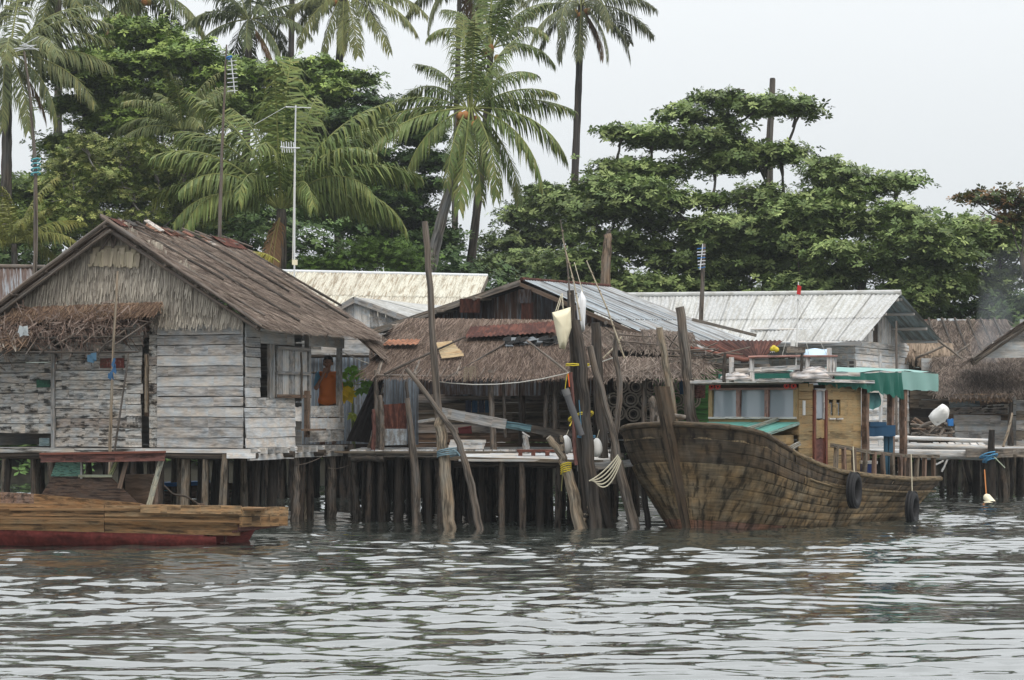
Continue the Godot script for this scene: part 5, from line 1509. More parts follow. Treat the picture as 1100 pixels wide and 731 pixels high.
func fishing_boat() -> void:
	var o := thing("fishing_boat", "brown wooden fishing boat with high flared bow and yellow-brown cabin", "boat", BOAT_AT, BOAT_TURN)
	var n := 11
	for side in [1.0, -1.0]:
		for q in n:
			var v0 := q / float(n)
			var v1 := (q + 1) / float(n)
			var cuts := [0.0, 0.3 + 0.05 * (q % 3), 0.55 + 0.06 * ((q * 2) % 3), 0.78 + 0.05 * (q % 2), 1.0]
			for e in 4:
				var rows := []
				for r in [[v0, -0.016], [lerpf(v0, v1, 0.06), 0.01], [lerpf(v0, v1, 0.94), 0.01], [v1, -0.016]]:
					var row := []
					for k in 8:
						var f := k / 7.0
						row.append(hull_pt(lerpf(cuts[e] + 0.0015, cuts[e + 1] - 0.0015, f), r[0], side, r[1]))
					rows.append(row)
				var b := MB.new()
				b.grid(rows, Color.WHITE, side < 0)
				for k in b.t.size():
					var f := b.t[k].x
					var r: int = k / 8
					b.t[k] = Vector2(lerpf(cuts[e], cuts[e + 1], f) * 1.5 + (0.37 if side < 0 else 0.0), 1.0 - lerpf(v0, v1, [0.0, 0.06, 0.94, 1.0][r]))
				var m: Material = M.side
				if q >= n - 2 or q == n - 3 and e == 0: m = M.side_stain_and_shade  # upper strakes: stain and the shade of the flare, both in the colour
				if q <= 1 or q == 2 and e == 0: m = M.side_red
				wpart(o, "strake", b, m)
		# gunwale cap
		for e in 9:
			var pts := []
			for k in 5:
				pts.append(hull_pt(lerpf(e / 9.0, (e + 1) / 9.0, k / 4.0), 1.0, side, -0.01) + Vector3(0, 0.015, 0))
			tube(o, "gunwale", M.hull[0] if e > 2 else M.hull_stain_and_shade[1], pts, 0.05, 6)  # bow stretch of the cap is darker, its shading put in the colour
		# rubbing strake
		for e in 3:
			var pts := []
			for k in 7:
				pts.append(hull_pt(lerpf(0.42 + e * 0.19, 0.42 + (e + 1) * 0.19, k / 6.0), 0.8, side, 0.012))
			tube(o, "rubbing_strake", M.hull[1], pts, 0.022, 5)
	# transom
	var tb := []
	for r in 5:
		var a := hull_pt(1.0, r / 4.0, -1.0)
		var c := hull_pt(1.0, r / 4.0, 1.0)
		tb.append([a, a.lerp(c, 0.5), c])
	var tm := MB.new()
	tm.grid(tb)
	wpart(o, "transom", tm, M.hull[0])
	# decks, inside the hull
	for e in 12:
		var f0 := 0.06 + e * 0.078
		var f1 := f0 + 0.077
		var p := [hull_pt(f0, 0.93, -1.0), hull_pt(f0, 0.93, 1.0), hull_pt(f1, 0.93, 1.0), hull_pt(f1, 0.93, -1.0)]
		var b := MB.new()
		var dn := Vector3(0, -0.02 if e < 5 else -0.12, 0)
		b.slab(p[0] + dn, p[1] + dn, p[2] + dn, p[3] + dn, 0.03)
		wpart(o, "deck_board", b, M.hull[e % 3])
	# stem post
	var st := func(y: float, f: float, z: float) -> Vector3: return bp(-0.3 * y + f, y, z)
	var sb := MB.new()
	var ys := [-0.4, 0.3, 0.9, 1.5, 1.9, 2.28]
	var prf := []
	for k in 6:
		var y: float = ys[k]
		var fw := lerpf(-0.1, -0.2, clampf(y / 1.6, 0, 1))
		var w := lerpf(0.055, 0.075, clampf(y / 1.6, 0, 1))
		var bk := 0.06
		prf.append([st.call(y, fw, w * 0.7), st.call(y, bk, w), st.call(y, bk, -w), st.call(y, fw, -w * 0.7)])
	for k in 5:
		var a: Array = prf[k]
		var b: Array = prf[k + 1]
		for q in 4:
			var q1 := (q + 1) % 4
			var kk := sb.v.size()
			sb.quad(a[q], a[q1], b[q1], b[q])
			sb.t[kk] = Vector2(ys[k] * 0.3, q * 0.2); sb.t[kk + 1] = Vector2(ys[k] * 0.3, q * 0.2 + 0.12)
			sb.t[kk + 2] = Vector2(ys[k + 1] * 0.3, q * 0.2 + 0.12); sb.t[kk + 3] = Vector2(ys[k + 1] * 0.3, q * 0.2)
	sb.quad(prf[5][0], prf[5][1], prf[5][2], prf[5][3])
	wpart(o, "stem_post", sb, mat(lin(0.13, 0.095, 0.065), 0.8, T.hull))
	# bow fittings: anchor roller frame, a cross timber
	rod(o, "bow_timber", M.hull[0], bp(0.3, 1.6, -0.75), bp(0.25, 1.62, 0.85), 0.05)
	for e in [[[0.1, 1.55, -0.7], [-0.15, 1.85, -0.5]], [[-0.15, 1.85, -0.5], [0.2, 1.8, -0.2]], [[-0.2, 1.6, -0.35], [-0.1, 1.85, -0.5]]]:
		rod(o, "bow_fitting", M.dark[0], bp(e[0][0], e[0][1], e[0][2]), bp(e[1][0], e[1][1], e[1][2]), 0.045)
	# low trunk before the wheelhouse, turquoise top
	for e in 4:
		plank(o, "trunk_board", M.tan[e % 3], bp(1.35, 0.98 + e * 0.15, 0.8 - e * 0.012), bv(1.1, 0, 0), bv(0, 0.145, 0), 0.03)
		plank(o, "trunk_board", M.tan[e % 3], bp(0.8, 0.98 + e * 0.15, 0), bv(0, 0, -1.6), bv(0, 0.145, 0), 0.03)
	for e in 4:
		plank(o, "trunk_roof_board", M.turquoise, bp(1.28, 1.6, -0.66 + e * 0.44), bv(1.26, 0.22, 0), bv(0, 0, -0.43), 0.03)
	plank(o, "trunk_rail", mat(lin(0.4, 0.4, 0.34), 0.8, T.worn), bp(1.35, 1.68, 0.5), bv(1.0, 0.17, 0), bv(0, 0.05, 0), 0.05)
	plank(o, "trunk_rail", mat(lin(0.35, 0.5, 0.45), 0.8, T.worn), bp(1.35, 1.6, 0.87), bv(1.1, 0.19, 0), bv(0, 0.05, 0), 0.04)
	# wheelhouse
	var c := holder(o, "wheelhouse")
	var s0 := 1.89
	var s1 := 3.91
	var hw := 0.874
	boards(c, "front_board", M.tan, bp(s0, 1.5, -hw), bp(s0, 1.5, hw), bp(s0, 1.78, hw), bp(s0, 1.78, -hw), 2, 0.03, 0.008)
	plank(c, "brow_board", mat(lin(0.09, 0.055, 0.04), 0.8, T.worn), bp(s0 - 0.01, 2.325, 0), bv(0, 0, 2 * hw), bv(0, 0.11, 0), 0.03)
	var pink := mat(lin(0.42, 0.25, 0.21), 0.7, T.wood)
	for e in 4:
		var z := -hw + 0.04 + e * (2 * hw - 0.08) / 3.0
		plank(c, "window_post", M.tan[2] if e in [0, 3] else pink, bp(s0 - 0.015, 2.02, z), bv(0, 0.52, 0), bv(0, 0, 0.07), 0.05)
	for y in [1.785, 2.265]:
		plank(c, "window_rail", M.white_worn if y < 2 else pink, bp(s0 - 0.03, y, 0), bv(0, 0, 2 * hw - 0.02), bv(0, 0.035, 0), 0.05)
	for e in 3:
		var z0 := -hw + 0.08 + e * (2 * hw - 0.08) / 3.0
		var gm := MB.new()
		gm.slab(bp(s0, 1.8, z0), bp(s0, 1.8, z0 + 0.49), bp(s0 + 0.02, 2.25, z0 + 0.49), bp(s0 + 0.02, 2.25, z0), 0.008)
		wpart(c, "window_pane", gm, M.glass_reflection)
	# bright reflection is in the pale pane colour; horn rings on the brow
	for z in [-hw + 0.07, -hw + 0.2, hw - 0.2, hw - 0.07]:
		var pts := []
		for q in 13:
			pts.append(bp(s0 - 0.04, 2.31 + 0.037 * sin(TAU * q / 12), z + 0.037 * cos(TAU * q / 12)))
		tube(c, "horn_ring", mat(lin(0.6, 0.06, 0.045), 0.5), pts, 0.02, 6)
		var hb := MB.new()
		hb.lathe([Vector2(0, 0), Vector2(0.03, 0.0)], Transform3D(Basis(Vector3.UP, BOAT_TURN) * Basis(Vector3.BACK, PI / 2), bp(s0 - 0.03, 2.31, z)), 10)
		wpart(c, "horn_throat", hb, M.black)
	# near side, far side
	for z in [hw, -hw]:
		var y0 := 0.75
		for q in 12:
			var yy := y0 + 0.067 + q * 0.134
			for e in [[s0, 2.33], [2.72, s1]]:
				if e[0] > 2.5 and q in [8, 9] and z > 0:
					for g in [[2.72, 2.84], [2.98, 3.08], [3.22, s1]]:
						plank(c, "side_board", M.tan[rng.randi() % 3], bp((g[0] + g[1]) / 2, yy, z), bv(g[1] - g[0], 0, 0), bv(0, 0.132, 0), 0.025)
					continue
				plank(c, "side_board", M.tan[rng.randi() % 3], bp((e[0] + e[1]) / 2, yy, z + rr(-0.002, 0.002)), bv(e[1] - e[0], 0, 0), bv(0, 0.132, 0), 0.025)
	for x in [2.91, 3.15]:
		plank(c, "slot_pane", M.glass_reflection, bp(x, 1.9, hw - 0.03), bv(0.15, 0, 0), bv(0, 0.27, 0), 0.012)
		plank(c, "slot_shutter", M.tan[1], bp(x - 0.035, 1.9, hw), bv(0.05, 0, 0), bv(0, 0.25, 0), 0.02)
		plank(c, "slot_sill", M.white_worn, bp(x, 1.77, hw + 0.025), bv(0.2, 0, 0), bv(0, 0.025, 0), 0.04)
	plank(c, "porthole", M.white, bp(2.03, 1.95, hw + 0.02), bv(0, 0.24, 0), bv(0.07, 0, 0), 0.015)
	var dr := holder(o, "cabin_door")
	for x in [2.34, 2.71]:
		plank(dr, "door_post", M.red_brown, bp(x, 1.5, hw + 0.02), bv(0, 1.5, 0), bv(0.06, 0, 0), 0.06)
	plank(dr, "door_glass", M.glass_reflection, bp(2.53, 2.0, hw), bv(0, 0.45, 0), bv(0.24, 0, 0), 0.012)
	plank(dr, "door_glass_frame", M.white_worn, bp(2.53, 2.25, hw + 0.02), bv(0.34, 0, 0), bv(0, 0.05, 0), 0.03)
	for x in [2.395, 2.665]:
		plank(dr, "door_stile", M.white_worn, bp(x, 2.0, hw + 0.012), bv(0, 0.48, 0), bv(0.04, 0, 0), 0.03)
	plank(dr, "door_panel", M.tan[0], bp(2.525, 1.6, hw + 0.004), bv(0.33, 0, 0), bv(0, 0.3, 0), 0.025)
	plank(dr, "door_panel", M.maroon, bp(2.525, 1.13, hw - 0.01), bv(0.33, 0, 0), bv(0, 0.62, 0), 0.02)
	boards(c, "back_board", M.tan, bp(s1, 0.75, hw), bp(s1, 0.75, -hw), bp(s1, 2.36, -hw), bp(s1, 2.36, hw), 10)
	# roof, tired white, with rails and gear on it
	for e in 5:
		plank(c, "roof_board", M.white_worn, bp(2.95, 2.41 + 0.012 * (e % 2), -0.84 + e * 0.42), bv(2.5, 0.0, 0), bv(0, 0, -0.41), 0.03)
	plank(c, "roof_edge", M.white_worn, bp(1.66, 2.39, 0), bv(0, 0, 2.2), bv(0, 0.05, 0), 0.04)
	plank(c, "roof_edge", M.white_worn, bp(2.95, 2.4, 1.06), bv(2.55, 0, 0), bv(0, 0.05, 0), 0.04)
	plank(c, "roof_edge", M.dark[0], bp(1.7, 2.35, 0), bv(0, 0, 2.1), bv(0, 0.025, 0), 0.04)
	roof_gear()
	# rails along the side deck
	var prev := Vector3.ZERO
	for e in 12:
		var t := 0.545 + e * 0.04
		var g := hull_pt(t, 1.0, 1.0, -0.06)
		var lean := bv(rr(-0.06, 0.06), 0, 0)
		plank(o, "rail_post", M.brown[e % 3] if e % 3 else M.pile[2], g + Vector3(0, 0.2, 0) + lean * 0.5, Vector3(0, 0.46, 0) + lean, bv(0.07, 0, 0), 0.06)
	for e in 3:
		var g0 := hull_pt(0.53 + e * 0.157, 1.0, 1.0, -0.06) + Vector3(0, 0.42, 0)
		var g1 := hull_pt(0.53 + (e + 1) * 0.157, 1.0, 1.0, -0.06) + Vector3(0, 0.42 + 0.0 * e, 0)
		plank(o, "hand_rail", M.pile[2], (g0 + g1) / 2, g1 - g0, Vector3(0, 0.06, 0), 0.06)
	for e in 6:
		var g := hull_pt(0.62 + e * 0.075, 1.0, -1.0, -0.06)
		plank(o, "rail_post", M.grey[2], g + Vector3(0, 0.2, 0), Vector3(0, 0.45, 0), bv(0.07, 0, 0), 0.06)
	var g0 := hull_pt(0.6, 1.0, -1.0, -0.06) + Vector3(0, 0.42, 0)
	plank(o, "hand_rail", M.grey[1], (g0 + hull_pt(1.0, 1.0, -1.0, -0.06) + Vector3(0, 0.42, 0)) / 2, hull_pt(1.0, 1.0, -1.0, -0.06) + Vector3(0, 0.42, 0) - g0, Vector3(0, 0.06, 0), 0.06)
	plank(o, "bulwark_brace", mat(lin(0.4, 0.38, 0.33), 0.85, T.worn), P(849, 482, 31.3), P(858, 477, 31.4) - P(838, 488, 31.2), Vector3(0, 0.07, 0), 0.06)
	# canopy posts and tarpaulin
	for e in [[4.75, 1.0], [5.2, 1.0], [4.7, -0.8], [6.3, -0.6], [3.95, 0.95]]:
		plank(o, "canopy_post", M.brown[1] if e[1] > 0 else M.brown[2], bp(e[0], 1.55, e[1]), Vector3(0, 1.75, 0), bv(0.1, 0, 0), 0.1)
	canopy(o)
	# fenders: two old tyres on ropes
	for e in [[0.585, "old black tyre hung amidships on the fishing boat's side", 0.0], [0.835, "old black tyre hung near the fishing boat's stern", -0.22]]:
		var g := hull_pt(e[0], 1.0, 1.0, 0.1)
		var ctr := g + Vector3(0, -0.27 + e[2], 0) + bv(0, 0, 0.02)
		var ty := thing("tyre_fender", e[1], "tyre", ctr - Vector3(0, 0.29, 0), 0.0, "tyres hung on the boat's side")
		var prof := []
		for q in 13:
			var a := TAU * q / 12.0
			prof.append(Vector2(0.225 + 0.072 * cos(a), 0.075 * sin(a)))
		var b := MB.new()
		b.lathe(prof, Transform3D(Basis(Vector3.UP, BOAT_TURN + 0.25) * Basis(Vector3.RIGHT, PI / 2), ctr), 28)
		wpart(ty, "tyre", b, M.rubber)
		for k in [-0.045, 0.0, 0.045]:
			var pts := []
			for q in 29:
				var a := TAU * q / 28.0
				pts.append(ctr + Vector3(cos(a) * 0.295, sin(a) * 0.295, k).rotated(Vector3.UP, BOAT_TURN + 0.25))
			tube(ty, "tread_rib", M.rubber, pts, 0.012, 4)
		rope(ty, "rope", M.rope, ctr + Vector3(0, 0.29, 0), g + Vector3(0, 0.45, 0), 0.0, 0.012)
	# gear on the after deck
	var bx := thing("blue_locker", "navy blue winch table on the fishing boat's after deck", "table", bp(4.5, 0.8, 0.4))
	plank(bx, "top", M.navy, P(942, 463, 34.0), P(962, 463, 34.0) - P(925, 463, 34.0), Vector3(0, 0.2, 0), 0.3)
	plank(bx, "top_rim", M.navy, P(942, 456, 34.0), P(952, 456, 34.0) - P(934, 456, 34.0), Vector3(0, 0.08, 0), 0.3)
	for x in [928, 952, 957]:
		plank(bx, "leg", mat(lin(0.03, 0.09, 0.14), 0.6) if x > 930 else M.navy, P(x, 492, 34.0), Vector3(0, 0.78, 0), Vector3(0.07, 0, 0), 0.07)
	var ck := thing("cool_box", "dark blue cool box with white lid on the after deck", "cool box", P(933, 512, 33.2))
	plank(ck, "body", mat(lin(0.03, 0.06, 0.2), 0.5), P(933, 505, 33.2), Vector3(0.24, 0, 0), Vector3(0, 0.22, 0), 0.24)
	plank(ck, "lid", M.white, P(933, 497, 33.2), Vector3(0.26, 0, 0), Vector3(0, 0.05, 0), 0.26)

func roof_gear() -> void:
	var y0 := 2.44
	var r := thing("roof_rack", "peeling white timber rack on the fishing boat's cabin roof", "rack", bp(2.3, y0, 0))
	for e in [[786, 384, 411], [808, 384, 410], [868, 384, 403], [891, 374, 404], [896, 385, 402]]:
		plank(r, "post", M.white_worn, P(e[0], (e[1] + e[2]) / 2.0, 31.7), P(e[0], e[1], 31.7) - P(e[0], e[2], 31.7), Vector3(0.075, 0, 0), 0.06)
	plank(r, "rail", M.white_worn, P(825, 397, 31.7), P(860, 395, 31.7) - P(790, 399, 31.7), Vector3(0, 0.08, 0), 0.06)
	rod(r, "pole", mat(lin(0.5, 0.28, 0.24), 0.8, T.worn), P(804, 384, 31.65), P(900, 383, 31.65), 0.02)
	plank(r, "board", M.white_worn, P(895, 402, 31.6), P(924, 403, 31.6) - P(866, 402, 31.6), Vector3(0, 0.06, 0), 0.05)
	for e in [[778, 379, 411, 0.03], [861, 380, 404, 0.025]]:
		rod(r, "stake", M.pole_dark, P(e[0], e[2], 31.6), P(e[0] + 1, e[1], 31.6), e[3])
	# white lumps of old sailcloth
	for e in [[792, 404, 18, 8, "grubby white cloth heaped at the front of the cabin roof"], [872, 400, 24, 12, "grubby white cloth heap with pink print on the cabin roof"]]:
		var rows := []
		for q in 9:
			var row := []
			for k in 13:
				var a := PI * q / 8.0
				var b := TAU * k / 12.0
				var w := 1.0 + 0.12 * sin(k * 2.0 + q) + rr(-0.05, 0.05)
				row.append(P(e[0], e[1] + e[3] * 0.6, 31.75) + Vector3(e[2] * 0.015 * sin(a) * cos(b) * w, maxf(0, cos(a)) * e[3] * 0.0165 * w, e[2] * 0.013 * sin(a) * sin(b) * w))
			rows.append(row)
		var m := MB.new()
		m.grid(rows)
		var ob := wpart(self, "cloth_heap", m, mat(lin(0.72, 0.68, 0.66), 0.9, T.worn))
		tag(ob, e[4], "cloth")
	var ms := thing("boat_mast", "thin white mast with a small red and white flag above the cabin roof", "mast", P(856, 384, 31.8))
	rod(ms, "shaft", M.white, P(855, 405, 31.8), P(858, 303, 31.8), 0.012)
	plank(ms, "base_box", M.dark[1], P(855, 376, 31.75), Vector3(0.3, 0, 0), Vector3(0, 0.1, 0), 0.12)
	plank(ms, "lamp_box", M.white, P(852, 369, 31.75), Vector3(0.07, 0, 0), Vector3(0, 0.1, 0), 0.07)
	for e in [[M.red, 306, 316], [M.white, 316, 321]]:
		var b := MB.new()
		b.slab(P(856, e[2], 31.78), P(860, e[2] + 1, 31.74), P(861, e[1] + 2, 31.74), P(857, e[1], 31.78), 0.006)
		wpart(ms, "flag_band", b, e[0])
	for e in [[870, 386], [840, 384], [898, 400]]:
		rope(ms, "stay", M.line, P(857, 320, 31.8), P(e[0], e[1], 31.7), 0.0, 0.004)
	var yl := thing("yellow_bundle", "small yellow plastic bundle on the cabin roof pole", "bundle", P(832, 377, 31.6))
	for q in 4:
		var b := MB.new()
		b.lathe([Vector2(0, -0.05), Vector2(0.04, -0.02), Vector2(0.045, 0.02), Vector2(0, 0.05)], Transform3D(Basis(Vector3(0, 0, 1), rr(0, 2)), P(830 + q * 1.5, 375 + rr(-1, 1), 31.6)), 8)
		wpart(yl, "fold", b, M.yellow)
	var bt := MB.new()
	var br := []
	for q in 4:
		var row := []
		for k in 12:
			row.append(P(862 + k * 2.6, 375 + q * 2.6 + sin(k * 0.9) * 0.7, 31.9 - q * 0.08))
		br.append(row)
	bt.grid(br, Color.WHITE, true)
	tag(wpart(self, "pale_blue_sheet", bt, mat(lin(0.45, 0.58, 0.7), 0.7)), "pale blue plastic sheet lying behind the mast on the cabin roof", "sheet")
func canopy(o: Node3D) -> void:
	# a tarpaulin over a ridge pole: near flap, after flap, top
	var path := [[2.2, 0.85, 2.4, 2.5], [3.0, 0.9, 2.3, 2.52], [3.6, 1.02, 2.28, 2.55], [4.2, 1.1, 2.2, 2.57], [4.75, 1.12, 2.14, 2.58], [4.95, 1.1, 2.12, 2.58]]
	var e := holder(o, "canopy")
	var rows := [[], [], [], [], []]
	for q in 61:
		var f := q / 60.0 * 5.0
		var k := mini(int(f), 4)
		var t := f - k
		var a: Array = path[k]
		var b: Array = path[k + 1]
		var s := lerpf(a[0], b[0], t)
		var z := lerpf(a[1], b[1], t)
		var lo := lerpf(a[2], b[2], t) + 0.025 * sin(q * 0.8) + 0.015 * sin(q * 2.1)
		var hi := lerpf(a[3], b[3], t) - 0.012 * absf(sin(q * 0.26))
		for r in 5:
			var w := r / 4.0
			rows[r].append(bp(s, lerpf(lo, hi, w), z + (0.035 * sin(q * 0.75 + w * 2.0) + 0.02 * sin(q * 1.7)) * (1.0 - w)))
	var m := MB.new()
	m.grid(rows)
	wpart(e, "near_flap", m, M.tarp)
	var af := [[], [], [], []]
	for q in 15:
		var f := q / 14.0
		var s := lerpf(4.95, 6.7, f)
		var z := lerpf(1.1, 0.9, f)
		for r in 4:
			var w := r / 3.0
			af[r].append(bp(s, lerpf(2.27 + 0.01 * sin(q * 1.3), 2.6 - 0.02 * f, w), z + 0.025 * sin(q * 0.9 + w) * (1.0 - w)))
	m = MB.new()
	m.grid(af)
	wpart(e, "after_flap", m, M.tarp_pale)
	var tp := []
	for r in 6:
		var w := r / 5.0
		var row := []
		for q in 21:
			var f := q / 20.0
			var s := lerpf(2.2, 6.7, f)
			var zn := lerpf(0.9, 1.1, clampf(f * 2, 0, 1)) if f < 0.6 else lerpf(1.1, 0.9, (f - 0.6) / 0.4)
			row.append(bp(s, lerpf(2.52, 2.6, clampf(f * 2, 0, 1)) + 0.07 * sin(w * PI) - 0.015 * sin(q * 1.3), lerpf(zn, -0.9, w)))
		tp.append(row)
	m = MB.new()
	m.grid(tp)
	wpart(e, "top_sheet", m, M.tarp_pale)
	var fr := []
	for r in 4:
		var row := []
		for q in 9:
			row.append(bp(2.2 + 0.02 * sin(q * 1.4), lerpf(2.3, 2.53, r / 3.0), lerpf(-0.9, 0.9, q / 8.0)))
		fr.append(row)
	m = MB.new()
	m.grid(fr)
	wpart(e, "front_flap", m, M.tarp)
	# the small flap that hangs behind the cabin
	var sf := []
	for r in 4:
		var row := []
		for q in 9:
			row.append(bp(lerpf(3.95, 4.45, q / 8.0), 2.22 - r * 0.07 - 0.03 * sin(q / 8.0 * PI) * r, 0.95 + 0.03 * sin(q * 1.5 + r)))
		sf.append(row)
	m = MB.new()
	m.grid(sf, Color.WHITE, true)
	wpart(e, "small_flap", m, mat(lin(0.06, 0.17, 0.17), 0.6))

# ---------- houses behind ----------
func cream_roof_house() -> void:
	var o := thing("white_roofed_house", "long house with streaked cream corrugated roof behind the thatched house", "house", P(420, 445, 46.0) * Vector3(1, 0, 1) + Vector3(0, 0.4, 0))
	sheet_roof(o, M.cream_roof, P(296, 292, 47.0), P(523, 297, 47.0), P(503, 343, 44.0), P(270, 340, 44.0), 10, 2)
	tube(o, "ridge_cap", M.metal, [P(296, 291.5, 47.0), P(524, 296.5, 47.0)], 0.05)
	sheet_roof(o, M.cream_roof, P(523, 297, 47.05), P(296, 292, 47.05), P(300, 340, 50.0), P(512, 343, 50.0), 8, 1)
	boards(o, "wall_board", M.mould, P(300, 480, 44.6), P(500, 480, 44.6), P(500, 338, 44.6), P(300, 338, 44.6), 10)
	boards(o, "wall_board", M.grey, P(500, 480, 44.6), P(505, 470, 49.6), P(505, 344, 49.6), P(500, 338, 44.6), 10)
	plank(o, "barge_board", M.dark[1], P(514, 321, 45.5), P(504, 344, 43.95) - P(524, 298, 47.0), Vector3(0, 0.12, 0), 0.05)
	for r in 4:
		for q in 22:
			if rng.randf() < 0.15: continue
			var px := 262.0 + q * 13 + rr(-4, 4)
			var dd := 42.6 + r * 1.2
			rod(o, "pile", M.pile[[0, 1, 3, 3][rng.randi() % 4]], P(px + rr(-2, 2), 480, dd) * Vector3(1, 0, 1) + Vector3(0, -0.6, 0), Vector3(P(px, 480, dd).x, 1.15, -dd), rr(0.06, 0.1))
	for q in 9:
		plank(o, "floor_board", M.grey[2], Vector3(P(395, 480, 44.0).x, 1.2, -42.3 - q * 0.5), Vector3(6.2, 0, 0), Vector3(0, 0, -0.49), 0.04)  # floor added to shade the ground below it
	var g := thing("porch_gable", "small grey board gable with white roof before the cream-roofed house", "porch", P(395, 445, 42.0) * Vector3(1, 0, 1) + Vector3(0, 0.4, 0))
	var ap := P(380, 322.5, 42.0)
	var bk := Vector3(0.5, -0.05, -2.0)
	uprights(g, "gable_board", M.grey, P(340, 352, 42.1), P(380, 352, 42.1), P(380, 325, 42.1), P(340, 347, 42.1), 5)
	uprights(g, "gable_board", M.grey, P(380, 352, 42.1), P(450, 352, 42.1), P(448, 348, 42.1), P(380, 325, 42.1), 8)
	boards(g, "wall_board", M.grey, P(345, 470, 42.15), P(448, 470, 42.15), P(448, 350, 42.15), P(345, 350, 42.15), 8)
	plank(g, "barge_board", M.grey[2], (ap + P(336, 346, 42.0)) / 2, P(336, 346, 42.0) - ap, Vector3(0, 0.13, 0), 0.05)
	plank(g, "barge_board", M.grey[2], (ap + P(456, 350, 42.0)) / 2, P(456, 350, 42.0) - ap, Vector3(0, 0.13, 0), 0.05)
	sheet_roof(g, M.white_roof, ap + Vector3(0, 0.06, 0), ap + bk + Vector3(0.9, 0.06, 0), P(456, 350, 42.0) + bk + Vector3(1.2, 0.5, 0), P(456, 349, 42.0), 3, 1)
	sheet_roof(g, M.white_roof, ap + bk, ap + Vector3(0, 0.06, 0), P(336, 345, 42.0), P(336, 345, 42.0) + bk, 3, 1)

